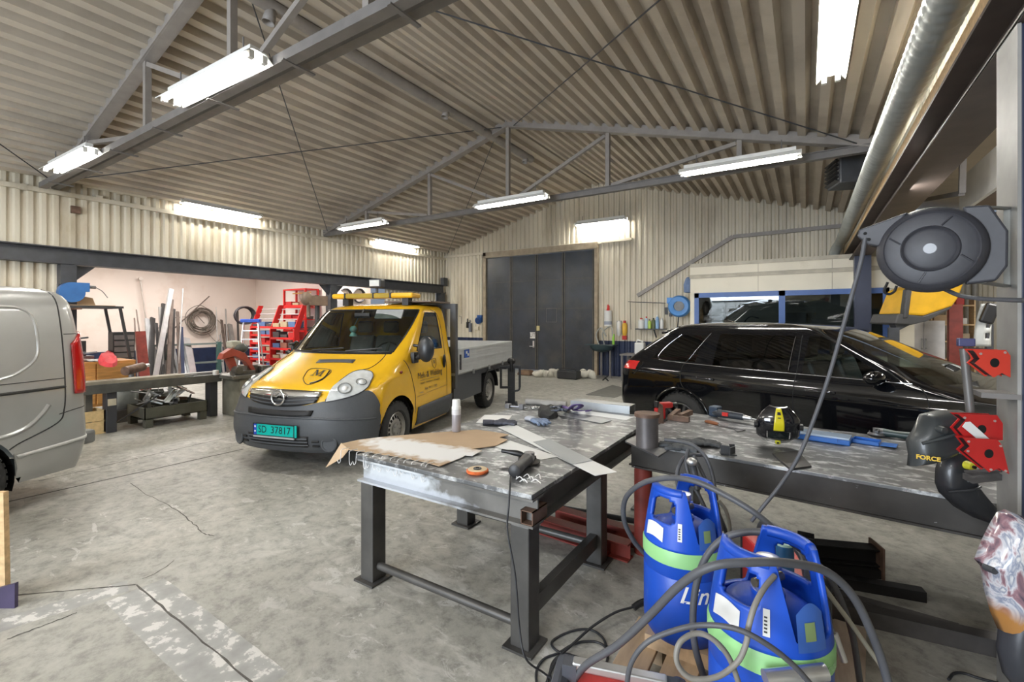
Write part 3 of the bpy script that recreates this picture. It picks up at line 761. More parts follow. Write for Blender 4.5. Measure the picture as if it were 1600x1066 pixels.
# headlights
hl = mat('headlamp_lens', (.58, .60, .60), .12, var=.15, scale=14, coat=1.0)
hld = mat('headlamp_shell', (.42, .44, .45), .2, .8, var=.2, scale=8)
hlo = curve1([(11, .778), (14, .795), (17.6, .822), (21.5, .872), (22.4, .905)]); hhi = curve1([(11, .80), (11.25, .92), (11.8, 1.02), (12.6, 1.055), (14.5, 1.07), (18, 1.055), (20.5, 1.005), (22, .94), (22.4, .92)])
for sg in (1, -1):
    h = B.czpatch('headlight', hlo, hhi, 11, 22.4, hl, tk, off=.014, nu=36, nv=14, sides=(sg,)); h['label'] = 'clear headlight'
    for c_, z_, r in ((15.2, .905, .07), (18.6, .955, .055)):
        c = B.czp(c_, z_, sg, .016); n = (B.czp(c_, z_, sg, .05) - c).normalized(); u, w = frame(n)
        mb = MB(); mb.tube([c + (u * math.cos(a) + w * math.sin(a)) * r for a in [2 * PI * k / 24 for k in range(24)]], .007, n=6, sm=0, closed=True); mb.build('reflector_ring', hld, h, smooth=60)
        mb = MB(); mb.ell(c - n * .012, (.034, .034, .034), 14, 10); mb.build('bulb', mat('bulb_glass', (.8, .8, .78), .08), h, smooth=60)
    pts = [B.czp(c_, hhi(c_), sg, .012) for c_ in [11 + 11.4 * k / 24 for k in range(25)]] + [B.czp(c_, hlo(c_), sg, .012) for c_ in [22.4 - 11.4 * k / 24 for k in range(25)]]
    mb = MB(); mb.tube(pts, .006, n=6, sm=0, closed=True); mb.build('headlight_trim', darkst, h, smooth=60)
# grille
gr = B.patch('grille', [(-.47, .868), (-.25, .872), (0, .876), (.25, .872), (.47, .868)], [(-.44, .775), (-.25, .735), (0, .718), (.25, .735), (.44, .775)], B.front, black, tk, nv=6, off=.012, solid=.012)
B.patch('chrome_bar', [(-.475, .872), (-.25, .878), (0, .882), (.25, .878), (.475, .872)], [(-.468, .832), (-.25, .822), (0, .815), (.25, .822), (.468, .832)], B.front, chrome, gr, nv=4, off=.022, solid=.012)['label'] = 'chrome bar'
for dz in (.0, .034):
    B.line('slat', [(-.455 + dz, .808 - dz), (-.22, .79 - dz), (0, .782 - dz), (.22, .79 - dz), (.455 - dz, .808 - dz)], B.front, greypl, gr, .008, .018)
c = B.front(0, .808, off=.042)
mb = MB(); mb.tube([c + V((0, math.cos(a) * .082, math.sin(a) * .082)) for a in [2 * PI * k / 28 for k in range(28)]], .012, n=8, sm=0, closed=True)
mb.prism([c + V((-.006, y, z)) for y, z in ((.115, .018), (-.01, .018), (.02, .002), (-.115, -.018), (.01, -.018), (-.02, -.002))], (.012, 0, 0))
mb.build('ring_emblem', chrome, gr, smooth=50)['label'] = 'round chrome emblem with a bolt'
# lower intakes, fog lamp roundels
dk = mat('intake_black', (.006, .006, .007), .6)
it = B.patch('intake', [(-.43, .690), (0, .682), (.43, .690)], [(-.41, .632), (0, .622), (.41, .632)], B.front, dk, bump_o, nv=3, off=.018, solid=.008)
mb = MB(); mb.tube([B.czp(c_, .61 - .002 * abs(c_ - 10) if c_ > 10 else .612, sg_, .008) for sg_, c_ in [(1, q) for q in range(30, 0, -2)] + [(-1, q) for q in range(0, 31, 2)]], .012, n=8, sm=2); mb.build('bumper_crease', greypl, bump_o, smooth=60)
it = B.patch('intake', [(-.40, .425), (0, .42), (.40, .425)], [(-.37, .305), (0, .30), (.37, .305)], B.front, dk, bump_o, nv=3, off=.012, solid=.006)
for z in (.33, .365, .40): B.line('intake_slat', [(-.385, z), (0, z - .003), (.385, z)], B.front, greypl, it, .010, .018)
for sg in (1, -1):
    c = B.hit((-3, .60 * sg, .345), (1, 0, 0), 0.012)
    if c:
        n = V((-1, sg * .35, 0)).normalized(); u, w = frame(n)
        mb = MB(); mb.tube([c + (u * math.cos(a) + w * math.sin(a)) * .075 for a in [2 * PI * k / 24 for k in range(24)]], .013, n=8, sm=0, closed=True); mb.cyl(c - n * .02, c + n * .006, .07, n=24); mb.build('fog_light_blank', greypl, bump_o, smooth=40)
    for z in (.325, .375): B.line('fog_slat', [(.43 * sg, z), (.50 * sg, z)], B.front, dk, bump_o, .012, .014)
# number plate
pl = MB(); c = B.front(-.0, .485, off=.02); pc = V((c.x - .014, -.03, .478))
pl.box(pc, (.012, .54, .125)); plo = pl.build('number_plate', mat('green_plate', (.0, .42, .36), .35, var=.02), bump_o, bevel=.003); plo['label'] = 'green number plate'
mb = MB()
for s in ((-.272, .272, .066, .058), (-.272, .272, -.058, -.066)): mb.span((pc.x - .009, s[0], pc.z + s[2]), (pc.x - .001, s[1], pc.z + s[3]))
for y in (-.268, .268): mb.span((pc.x - .009, y - .005, pc.z - .066), (pc.x - .001, y + .005, pc.z + .066))
mb.build('plate_frame', black, plo)
mb = MB(); mb.span((pc.x - .0075, .225, pc.z - .058), (pc.x - .004, .262, pc.z + .058)); mb.build('plate_band', mat('plate_blue', (.02, .06, .4), .4), plo)
mb = MB(); mb.span((pc.x - .0085, .235, pc.z + .02), (pc.x - .007, .253, pc.z + .04)); mb.span((pc.x - .0085, .235, pc.z - .03), (pc.x - .007, .253, pc.z - .012)); mb.build('band_mark', whitepl, plo)
for txt_, y_, w_ in (('SD', .145, .105), ('37817', -.095, .255)):
    vs, fs = text_mesh(txt_, .108, spacing=1.02); k_ = w_ / (max(v.x for v in vs) - min(v.x for v in vs))
    mb = MB(); mb.add([V((pc.x - .0085, y_ - v.x * k_, pc.z + v.y)) for v in vs], fs); mb.build('plate_letters' if txt_ == 'SD' else 'plate_digits', black, plo, fix=False)
mb = MB(); mb.span((pc.x - .009, -.27, pc.z - .085), (pc.x + .01, .27, pc.z - .066)); mb.build('plate_holder', mat('holder_pale', (.35, .36, .36), .5), plo)
# bonnet vent, shield emblem
B.patch('bonnet_vent', [(.656, .03), (.69, -.2), (.716, -.45)], [(.745, .05), (.77, -.2), (.80, -.43)], lambda x, y, off: B.top(x, y, off), greypl, tk, nv=4, off=.006, solid=.006)['label'] = 'grey bonnet vent'
def hood(u, v): return B.top(.385 + v * 1.35, -.19 - u * 1.2 + v * .35, off=.004)
sh = [(-.115, .10), (.115, .10), (.12, -.01), (.09, -.075), (0, -.135), (-.09, -.075), (-.12, -.01)]
mb = MB(); mb.tube([hood(*p) for p in sh], .004, n=5, sm=3, closed=True); mb.tube([hood(*p) for p in ((.107, .085), (.112, -.01), (.085, -.065), (.01, -.118))], .008, n=5, sm=3)
emb = mb.build('shield_emblem', black, tk)
SERIF_M = [((-.058, -.045), (-.018, -.045), (-.018, -.038), (-.029, -.036), (-.029, .028), (.004, -.045), (.010, -.045), (.040, .028), (.040, -.036), (.029, -.038), (.029, -.045), (.066, -.045), (.066, -.038), (.056, -.036), (.056, .036), (.066, .038), (.066, .045), (.036, .045), (.011, -.016), (-.017, .045), (-.046, .045), (-.046, .038), (-.036, .036), (-.036, -.036), (-.058, -.038))]
from mathutils.geometry import tessellate_polygon
def polys_on(fn, polys, dx=0, dy=0, k=1):
    mb = MB()
    for p in polys:
        tri = tessellate_polygon([[V((*q, 0)) for q in p]])
        mb.add([fn(q[0] * k + dx, q[1] * k + dy) for q in p], [tuple(t) for t in tri])
    return mb
polys_on(hood, SERIF_M, 0, .04, 1.05).build('emblem_letter', black, emb, fix=False)
B.text('emblem_letter', 'EW', .055, lambda u, v: hood(u, v - .055), mat('faint_gold', (.55, .34, .03), .5), emb)
# door lettering
def door(u, v): return B.side(1.74 + u, .925 + v, -1, off=.004)
mb = MB(); mb.tube([door(p[0] * .5 + .16, p[1] * .55 + .135) for p in sh], .003, n=5, sm=3, closed=True); emb = mb.build('door_shield', lineb, tk)
polys_on(door, SERIF_M, .16, .15, .5).build('emblem_letter', lineb, emb, fix=False)
B.text('door_lettering', 'Mek. & Welding', .118, lambda u, v: door(u + .03, v), black, tk, spacing=.96)
B.text('door_lettering', 'SVEISING - MONTERING - REPARASJON', .034, lambda u, v: door(u + .02, v - .105), lineb, tk)
mb = MB(); mb.tube([door(-.27, -.062), door(0, -.062), door(.30, -.062)], .002, n=4, sm=0); mb.build('door_lettering', lineb, tk)
B.text('door_lettering', 'Mob. 99 11 17 87', .052, lambda u, v: door(u + .04, v - .19), lineb, tk)
B.text('door_badge', 'VIVARO', .03, lambda u, v: B.side(1.5 + u, .70 + v, -1, off=.003), steelg, tk)
B.patch('side_sill', [(1.40, .52), (1.9, .535), (2.48, .55)], [(1.40, .29), (1.9, .27), (2.48, .27)], lambda x, z, off: B.side(x, z, -1, off), greypl, tk, nv=4, off=.01, solid=.012)['label'] = 'grey sill cladding'
p = B.side(1.0, 1.02, -1, off=.008); mb = MB(); mb.ell(p, (.028, .012, .020), 12, 8); mb.build('side_repeater', mat('dark_red_lens', (.16, .01, .005), .25), tk, smooth=60)
p = B.side(2.20, 1.06, -1, off=.02); mb = MB(); mb.ell(p, (.035, .02, .10), 14, 10); mb.build('door_handle', black, tk, smooth=60)
# mirrors
for sg in (-1, 1):
    mb = MB(); b0 = B.side(1.34, 1.17, sg, off=-.01)
    mb.box(b0 + V((0, sg * .03, .01)), (.12, .06, .14)); mb.tube([b0 + V((0, sg * .02, .0)), b0 + V((-.01, sg * .10, .02)), b0 + V((-.02, sg * .16, .06))], .035, n=10)
    mb.tube([b0 + V((-.02, sg * .02, .17)), b0 + V((-.02, sg * .12, .16))], .02, n=8, sm=0)
    o = mb.build('wing_mirror', black, tk, smooth=40, bevel=.012)
    mb = MB(); mb.ell(b0 + (V((-.03, sg * .21, .12)) if sg < 0 else V((.08, sg * .10, .08))), (.085, .11, .165) if sg < 0 else (.09, .05, .12), 20, 14); mb.build('mirror_housing', mat('mirror_shell', (.02, .023, .028), .35), o, smooth=60)
# wipers
for y0, y1 in ((.34, -.12), (-.18, -.62)):
    pts = [B.hit((-3, y0 + (y1 - y0) * t, 1.255 + .035 * t), (1, 0, 0), .022) for t in (0, .25, .5, .75, 1)]
    mb = MB(); mb.tube([q for q in pts if q], .011, n=6, sm=2); mb.build('wiper', black, tk, smooth=60)
# cab interior
ins = mat('dark_cab_trim', (.085, .09, .09), .6, var=.1)
mb = MB(); mb.grid(lambda u, v: V((.98 + .5 * v + .22 * (2 * u - 1) ** 2 * (1 - v), (u * 2 - 1) * .80, 1.20 + .03 * math.sin(PI * v) - .12 * max(0, v - .7))), 14, 6); mb.span((1.40, -.78, .8), (1.46, .78, 1.18)); mb.build('dashboard', ins, tk, smooth=40)
mb = MB(); mb.span((2.40, -.72, .45), (2.46, .72, 1.32)); mb.span((2.40, -.72, 1.72), (2.46, .72, 1.84)); mb.build('cab_back', ins, tk)
seatm = mat('seat_cloth', (.10, .105, .115), .8, var=.15)
for y, w in ((-.48, .50), (.02, .42), (.48, .42)):
    mb = MB(); mb.box((1.95, y, .82), (.50, w, .16)); mb.beam((2.16, y, .85), (2.32, y, 1.42), w, .13, (1, 0, 0)); mb.box((2.34, y, 1.56), (.09, .24, .18)); mb.build('seat', seatm, tk, bevel=.03)
mb = MB(); cst = V((1.48, -.42, 1.20)); ax = V((-.85, 0, .5)).normalized(); u, w = frame(ax)
mb.tube([cst + (u * math.cos(a) + w * math.sin(a)) * .19 for a in [2 * PI * k / 28 for k in range(28)]], .014, n=8, sm=0, closed=True)
for a in (.3, PI - .3, -PI / 2): mb.beam(cst, cst + (u * math.cos(a) + w * math.sin(a)) * .19, .04, .015)
mb.cyl(cst, cst + ax * -.15, .05); mb.build('steering_wheel', black, tk, smooth=50)
mb = MB(); mb.span((1.05, -.70, .35), (2.44, .70, .42)); mb.build('cab_floor', ins, tk)
mb = MB(); mb.box((1.56, .0, 1.73), (.03, .24, .07)); mb.tube([(1.56, 0, 1.75), (1.60, 0, 1.82)], .012, sm=0); mb.build('inside_mirror', black, tk)
mb = MB(); mb.box((1.60, -.40, 1.745), (.02, .42, .14), rot(0, .5)); mb.build('sun_visor', mat('grey_visor', (.28, .29, .29), .7), tk)
af = MB(); Mt = tk.matrix_basis
af.ell(Mt @ V((1.52, .12, 1.535)), (.05, .05, .05), 12, 8); af.cyl(Mt @ V((1.52, .12, 1.44)), Mt @ V((1.52, .12, 1.51)), .055, .02, n=10); af.tube([Mt @ V((1.52, .12, 1.56)), Mt @ V((1.55, .06, 1.70))], .003, sm=0)
bpy.context.view_layer.update()
one('air_freshener', af, mat('aqua_plastic', (.30, .62, .60), .3), 'pale turquoise pendant hanging inside the yellow truck windscreen', 'pendant', smooth=50)
# wheels and arches
for sg in (-1, 1):
    wheel(tk, .94, sg * .82, .335, .21, sg); wellp(tk, .94, sg * .90, sg, .40)
    wheel(tk, 4.33, sg * .80, .335, .21, sg)
# chassis and bed
mb = MB()
for y in (-.42, .42): mb.span((.6, y - .04, .42), (5.5, y + .04, .60))
mb.span((2.56, -.93, .70), (5.58, .93, .80)); mb.span((.25, -.7, .26), (2.4, .7, .36))
mb.cyl((4.33, -.75, .335), (4.33, .75, .335), .05)
for x in (2.7, 3.6, 4.9, 5.4): mb.span((x, -.9, .62), (x + .06, .9, .70))
mb.build('chassis', darkst, tk)
for sg in (-1, 1):
    sk = MB(); sk.span((2.62, sg * .90 - .02, .36), (3.85, sg * .90 + .02, .72)); sk.build('side_skirt', greypl, tk)
for sg in (-1, 1):
    mb = MB(); n = 18
    vs = [V((4.33 + q * math.cos(PI * k / n), sg * yy, .36 + q * math.sin(PI * k / n))) for yy in (.94, .66) for q in (.40, .42) for k in range(n + 1)]
    m1 = n + 1; fs = []
    for k in range(n): fs += [(k, k + 1, 2 * m1 + k + 1, 2 * m1 + k), (m1 + k, m1 + k + 1, 3 * m1 + k + 1, 3 * m1 + k), (k, k + 1, m1 + k + 1, m1 + k)]
    mb.add(vs, fs); mb.build('mudguard', black, tk)
bedf = mat('bed_floor', (.30, .30, .29), .6, var=.2)
mb = MB(); mb.span((2.56, -.97, .80), (5.58, .97, .84)); mb.build('bed_floor', bedf, tk)
def board(x0, x1, y, z0, z1, t=.035):
    mb = MB(); h = (z1 - z0)
    n = 8
    for i in range(n):
        a = z0 + h * i / n; mb.span((x0, y - t / 2, a + .002), (x1, y + t / 2, a + h / n - .004))
    mb.span((x0, y - t / 2 + .006, z0), (x1, y + t / 2 - .006, z1))
    for zz in (z0 + h * .5, z1 - .02): mb.span((x0, y - t / 2 - .008, zz - .012), (x1, y + t / 2 + .008, zz + .012))
    for xx in (x0 + .02, x1 - .02): mb.span((xx - .02, y - t / 2 - .006, z0), (xx + .02, y + t / 2 + .006, z1))
    return mb
for y in (-.96, .96):
    b_ = board(2.66, 5.56, y, .82, 1.22).build('side_board', alup, tk)
    for x in (3.3, 4.1, 4.9):
        mb = MB(); mb.box((x, y * 1.025, .80), (.05, .02, .08)); mb.build('hinge', alu, b_)
    if y < 0:
        mb = MB(); mb.box((3.0, y - .025, 1.12), (.20, .008, .13)); st = mb.build('blue_sticker', mat('sticker_blue', (.03, .10, .42), .4), b_)
        mb = MB(); mb.box((2.98, y - .03, 1.14), (.06, .004, .04)); mb.box((3.04, y - .03, 1.10), (.05, .004, .04)); mb.build('sticker_mark', whitepl, st)
        mb = MB(); mb.box((2.72, y - .03, 1.0), (.03, .03, .24)); mb.build('latch', darkst, b_)
mb = MB(); mb.span((5.54, -.97, .82), (5.58, .97, 1.22)); mb.span((5.53, -.97, 1.0), (5.59, .97, 1.03)); mb.build('tailgate', alup, tk)
mb = MB()
for y in (-.93, .93): mb.span((2.56, y - .045, .60), (2.65, y + .045, 1.92))
mb.span((2.58, -.93, .8), (2.62, .93, 1.25)); mb.span((2.57, -.93, 1.84), (2.64, .93, 1.92))
for y in (-.6, -.3, 0, .3, .6): mb.span((2.58, y - .015, 1.2), (2.61, y + .015, 1.9))
mb.build('headboard', mat('bed_frame_grey', (.07, .073, .078), .45), tk)
mb = MB(); mb.span((1.95, -.86, 1.925), (2.62, -.10, 1.945)); mb.build('roof_plate', mat('brownish_plate', (.16, .12, .10), .5), tk)
# beacon bar
lb = MB(); lb.box((1.92, .02, 2.02), (.26, 1.35, .075)); lbo = lb.build('beacon_bar', mat('amber_bar', (.78, .43, .01), .3, var=.05, coat=.5), tk, bevel=.025); lbo['label'] = 'yellow beacon bar'
mb = MB(); mb.span((1.785, -.28, 1.985), (2.055, .45, 2.052)); mb.build('olive_lens', mat('olive_amber', (.36, .25, .02), .3, coat=.5), lbo, bevel=.01)
for y in (-.30, -.02, .46):
    mb = MB(); mb.span((1.78, y - .012, 1.98), (2.06, y + .012, 2.062)); mb.build('bar_strap', black, lbo)
for y in (-.5, .5):
    mb = MB(); mb.span((1.86, y - .05, 1.88), (1.98, y + .05, 1.99)); mb.build('bar_foot', black, lbo)
wlp = MB(); wlp.box((1.95, .02, 2.21), (.13, .20, .13)); wlp.span((1.93, .0, 2.05), (1.97, .04, 2.15)); w_ = wlp.build('work_light', darkst, tk, bevel=.02)
mb = MB(); mb.box((1.88, .02, 2.21), (.012, .16, .09)); mb.build('work_light_lens', mat('lamp_glass', (.7, .72, .7), .1), w_, bevel=.004)

# ---------------------------------------------------------------- black car
ck = thing('suv_car', 'glossy black car parked on the right behind the steel tables', 'car', (2.572, 5.627, 0), math.radians(157.6))
crow = [.22, .27, .33, .40, .48, .56, .64, .72, .79, .85, .90, .94, .97, 1.0, 1.03, 1.06, 1.085, 1.10, 1.13, 1.18, 1.24, 1.30, 1.36, 1.42, 1.465, 1.49, 1.515, 1.54, 1.56, 1.58, 1.597, 1.61, 1.62, 1.627, 1.631]
A = Body(crow,
    F=curve1([(.2, .15), (.35, .03), (.55, 0), (.75, .03), (.86, .10), (.93, .30), (.98, .62), (1.03, .95), (1.085, 1.28), (1.2, 1.53), (1.35, 1.87), (1.49, 2.19), (1.56, 2.38), (1.60, 2.55), (1.62, 2.75), (1.631, 3.0)]),
    R=curve1([(.22, 4.92), (.40, 5.03), (.6, 5.08), (.8, 5.07), (.97, 5.05), (1.03, 5.01), (1.10, 4.95), (1.2, 4.82), (1.36, 4.60), (1.49, 4.40), (1.56, 4.28), (1.60, 4.16), (1.62, 4.0), (1.631, 3.8)]),
    W=curve1([(.2, .88), (.33, .93), (.5, .962), (.72, .97), (.86, .972), (.97, .96), (1.05, .935), (1.10, .905), (1.2, .865), (1.36, .79), (1.49, .72), (1.54, .68), (1.58, .62), (1.61, .52), (1.631, .38)]),
    Df=curve1([(.2, .5), (.7, .6), (.9, .75), (1.0, .62), (1.085, .38), (1.3, .22), (1.49, .13), (1.56, .11), (1.63, .1)]),
    Dr=curve1([(.2, .30), (.6, .34), (.9, .36), (1.0, .34), (1.1, .30), (1.4, .28), (1.6, .25)]),
    arches=[(.93, .36, .415), (3.87, .36, .415)], zbelt=1.0, zmin=.22, breaks=[2.45, 2.57, 3.46, 3.56], nseg=[30, 3, 26, 3, 22], nf=24, nr=18, ef=2.5, er=2.6)
A.bvh()
cpaint = mat('black_car_paint', (.003, .0035, .005), .15, var=.05, coat=1.0, spec=.12)
s0 = 24
def cw_f(j, c, p): return 1.10 <= p.z <= 1.49 and s0 + 2 <= c < s0 + 30
def cw_r(j, c, p): return 1.10 <= p.z <= 1.49 and s0 + 33 <= c < s0 + 59
def cw_q(j, c, p): return 1.13 <= p.z <= 1.465 and s0 + 62 + 3 <= c < s0 + 62 + 17
def cw_w(j, c, p): return 1.085 <= p.z <= 1.56 and 90 * (c + .5) / 24 < 60
def cw_b(j, c, p): return 1.18 <= p.z <= 1.515 and c >= s0 + 84 + 5
def cl_t(j, c, p): return (.97 <= p.z <= 1.085 and s0 + 84 - 2 <= c < s0 + 84 + 9) or (1.0 <= p.z <= 1.06 and c >= s0 + 84 + 9)
A.cells('car_body', lambda j, c, p: not (cw_f(j, c, p) or cw_r(j, c, p) or cw_q(j, c, p) or cw_w(j, c, p) or cw_b(j, c, p) or cl_t(j, c, p)), cpaint, ck, smooth=35, cap=True)
tint = glass('privacy_glass', (.10, .11, .11), 1.6); clear = glass('car_clear_glass', (.55, .66, .66), 1.8)
A.cells('windscreen', cw_w, clear, ck, smooth=60); A.cells('rear_screen', cw_b, tint, ck, smooth=60)
for s in (1, -1):
    A.cells('front_door_window', cw_f, clear, ck, smooth=60, sides=(s,)); A.cells('rear_door_window', cw_r, tint, ck, smooth=60, sides=(s,)); A.cells('quarter_window', cw_q, tint, ck, smooth=60, sides=(s,))
    A.cells('tail_light', cl_t, mat('tail_red', (.50, .012, .012), .15, var=.1, coat=1), ck, smooth=60, sides=(s,))['label'] = 'red tail light'
sd = lambda x, z, off: A.side(x, z, 1, off)
cl = mat('car_gap', (.004, .004, .004), .8)
brt = mat('bright_trim', (.45, .46, .48), .15, .9)
for pts in (((2.50, .35), (2.51, .8), (2.50, 1.12), (2.52, 1.5)), ((1.42, .40), (1.40, .75), (1.44, 1.0), (1.5, 1.07)), ((3.72, .72), (3.85, .85), (3.86, 1.05), (3.80, 1.16), (3.59, 1.50)), ((4.62, .9), (4.50, 1.03), (4.5, 1.08))):
    A.line('door_gap', pts, sd, cl, ck, .005)
A.line('window_trim', ((1.55, 1.088), (2.0, 1.092), (3.0, 1.096), (3.9, 1.11), (4.25, 1.125)), sd, brt, ck, .006, .002)
A.line('window_trim', ((4.20, 1.125), (4.27, 1.17), (4.17, 1.32), (4.0, 1.47)), sd, brt, ck, .004, .002)
A.line('window_trim', ((3.79, 1.165), (3.69, 1.33), (3.585, 1.495)), sd, brt, ck, .003, .002)
A.line('window_trim', ((2.585, 1.12), (2.585, 1.3), (2.585, 1.48)), sd, brt, ck, .0025, .002)
for y in (1, -1):
    pts = [A.top(x, .59 * y, off=.008) for x in (2.95, 3.2, 3.4, 3.6, 3.9, 4.15)]
    mb = MB(); mb.tube([p for p in pts if p], .010, n=8); mb.build('roof_rail', brt, ck, smooth=50)
A.line('shoulder_crease', ((1.3, .90), (2.0, .875), (3.0, .87), (3.35, .875)), sd, cpaint, ck, .012, -.004)
A.line('lower_crease', ((1.5, .48), (2.4, .47), (3.3, .50)), sd, cpaint, ck, .014, -.004)
for xc in (.93, 3.87):
    pts = [(xc + .425 * math.cos(a), .36 + .425 * math.sin(a)) for a in [PI * k / 16 for k in range(17)]]
    A.line('arch_lip', pts, sd, cpaint, ck, .018, -.006, n=2)
for x in (2.26, 3.54):
    p = A.side(x, .94, 1, off=.012); mb = MB(); mb.tube([p + V((-.13, -.012, 0)), p + V((-.08, .012, .005)), p + V((.05, .014, .005)), p + V((.10, -.008, 0))], .016, n=8); mb.tube([p + V((.1, -.005, 0)), p + V((.15, -.006, 0))], .014, n=8, sm=0)
    mb.build('door_handle', mat('gloss_handle', (.03, .03, .035), .08, .6, coat=1), ck, smooth=50)
for s in (1, -1):
    p = A.side(1.80, 1.08, s, off=0); mb = MB(); mb.ell(p + V((-.02, s * .13, .05)), (.085, .13, .065), 18, 12); mb.tube([p + V((0, -s * .02, .02)), p + V((-.01, s * .08, .03))], .03, n=8, sm=0); mb.build('wing_mirror', cpaint, ck, smooth=60)
# spoiler, antenna fin, interior
mb = MB(); mb.grid(lambda u, v: V((4.06 + .38 * v - .05 * (2 * u - 1) ** 2, (u * 2 - 1) * (.62 + .02 * v), 1.605 - .075 * v - .05 * (2 * u - 1) ** 4)), 16, 5); mb.build('roof_spoiler', cpaint, ck, smooth=50, solid=.03)
mb = MB(); mb.prism([(3.62, -.015, 1.62), (3.86, -.015, 1.60), (3.82, -.015, 1.665), (3.78, -.015, 1.67)], (0, .03, 0)); mb.build('antenna_fin', cpaint, ck)
sm_ = mat('car_seat_leather', (.02, .02, .021), .5)
for x in (2.35, 3.3):
    for y in (-.38, .38):
        mb = MB(); mb.box((x - .2, y, .62), (.52, .5, .16)); mb.beam((x, y, .65), (x + .2, y, 1.2), .5, .14, (1, 0, 0)); mb.box((x + .24, y, 1.33), (.10, .26, .19)); mb.build('seat', sm_, ck, bevel=.04)
mb = MB(); mb.span((1.45, -.8, .75), (1.95, .8, 1.03)); mb.build('dashboard', sm_, ck, bevel=.06)
mb = MB(); mb.span((1.0, -.8, .30), (4.6, .8, .36)); mb.span((4.0, -.8, .36), (4.7, .8, .9)); mb.build('cabin_floor', black, ck)
mb = MB(); cst = V((1.98, .38, 1.03)); ax = V((.9, 0, .4)).normalized(); u, w = frame(ax); mb.tube([cst + (u * math.cos(a) + w * math.sin(a)) * .18 for a in [2 * PI * k / 24 for k in range(24)]], .014, n=8, sm=0, closed=True); mb.cyl(cst, cst - ax * .2, .03); mb.beam(cst - u * .18, cst + u * .18, .03, .015); mb.build('steering_wheel', black, ck, smooth=50)
for s in (1, -1):
    for x in (.93, 3.87):
        wheel(ck, x, s * .845, .362, .25, s, steel=False, rimr=.235); wellp(ck, x, s * .93, s, .41, z=.36)
mb = MB(); mb.grid(lambda u, v: V((.3 + 4.3 * u, (v * 2 - 1) * .8, .24)), 4, 4); mb.build('underbody', black, ck)

# ---------------------------------------------------------------- grey van on the left
vk = thing('panel_van', 'silver grey panel van with red tail light at the left edge', 'van', (-4.855, -3.37, 0), math.radians(112.4))
vrow = [.26, .31, .36, .42, .48, .54, .60, .68, .76, .84, .92, .98, 1.02, 1.06, 1.12, 1.2, 1.3, 1.4, 1.5, 1.6, 1.68, 1.74, 1.80, 1.85, 1.89, 1.92, 1.945, 1.96, 1.97]
K = Body(vrow,
    F=curve1([(.2, .1), (.45, 0), (.8, .06), (.95, .2), (1.2, .75), (1.5, 1.2), (1.8, 1.65), (1.9, 1.9), (1.97, 2.3)]),
    R=curve1([(.26, 5.02), (.45, 5.06), (.55, 5.08), (.9, 5.08), (1.1, 5.08), (1.4, 5.07), (1.7, 5.04), (1.85, 5.01), (1.92, 4.96), (1.97, 4.80)]),
    W=curve1([(.25, .90), (.4, .945), (.6, .96), (.95, .96), (1.1, .955), (1.4, .935), (1.7, .905), (1.80, .89), (1.87, .86), (1.92, .80), (1.955, .68), (1.97, .45)]),
    Df=curve1([(.2, .5), (.9, .7), (1.2, .5), (1.9, .3)]), Dr=curve1([(.26, .16), (.6, .18), (1.0, .22), (1.5, .24), (1.97, .25)]),
    arches=[(.93, .34, .40), (4.02, .34, .40)], zbelt=.98, zmin=.26, breaks=[2.2, 3.6], nseg=[16, 16, 34], nf=16, nr=16, er=2.6)
K.bvh()
silver = mat('silver_paint', (.43, .435, .43), .32, .35, var=.03, coat=.7)
K.cells('van_body', lambda j, c, p: not (1.2 < p.z < 1.8 and ((90 * c / 16) < 60 or 17 < c < 31)), silver, vk, smooth=32, cap=True)
K.cells('windscreen', lambda j, c, p: 1.2 < p.z < 1.8 and (90 * c / 16) < 60, carglass, vk, smooth=60)
for s in (1, -1): K.cells('side_window', lambda j, c, p: 1.2 < p.z < 1.8 and 17 < c < 31, carglass, vk, smooth=60, sides=(s,))
ks = lambda x, z, off: K.side(x, z, -1, off)
gapm = mat('van_gap', (.03, .03, .03), .7)
K.line('rear_corner_gap', ((4.74, 1.94), (4.755, 1.75), (4.765, 1.5), (4.77, 1.1), (4.76, .84), (4.70, .72), (4.4, .60), (4.30, .52)), ks, gapm, vk, .006)
K.line('rail_gap', ((2.3, 1.04), (3.4, 1.04), (4.77, 1.045)), ks, gapm, vk, .014)
K.line('panel_gap', ((2.3, 1.12), (3.4, 1.12), (4.77, 1.125)), ks, gapm, vk, .004)
K.line('corner_seam', ((4.78, 1.53), (4.95, 1.53), (5.02, 1.53)), ks, gapm, vk, .004)
K.line('corner_seam', ((4.72, .80), (4.9, .83), (5.05, .84)), ks, gapm, vk, .004)
K.patch('window_panel', [(3.3, 1.76), (4.2, 1.76), (4.42, 1.755), (4.52, 1.70), (4.555, 1.6)], [(3.3, 1.16), (4.1, 1.17), (4.3, 1.19), (4.45, 1.25), (4.55, 1.34)], ks, silver, vk, nv=12, off=-.012, solid=0)
K.line('panel_rim_highlight', [(3.3, 1.775), (4.25, 1.775), (4.46, 1.76), (4.55, 1.68), (4.575, 1.5), (4.56, 1.34), (4.46, 1.235), (4.3, 1.17), (4.0, 1.15), (3.3, 1.145)], ks, mat('silver_rim_highlight', (.60, .605, .60), .3, .35, coat=.7), vk, .014, -.004)  # lighter silver bead paints in the highlights along the panel groove
K.line('door_crease', [(3.4, .68), (4.2, .68), (4.45, .72), (4.58, .82), (4.64, .9)], ks, silver, vk, .03, -.018)
K.patch('bumper_strip', [(4.40, .515), (4.7, .535), (5.0, .56), (5.06, .562)], [(4.42, .485), (4.7, .505), (5.0, .53), (5.06, .532)], ks, mat('strip_pale', (.68, .68, .67), .35), vk, nv=2, off=.006, solid=.004)
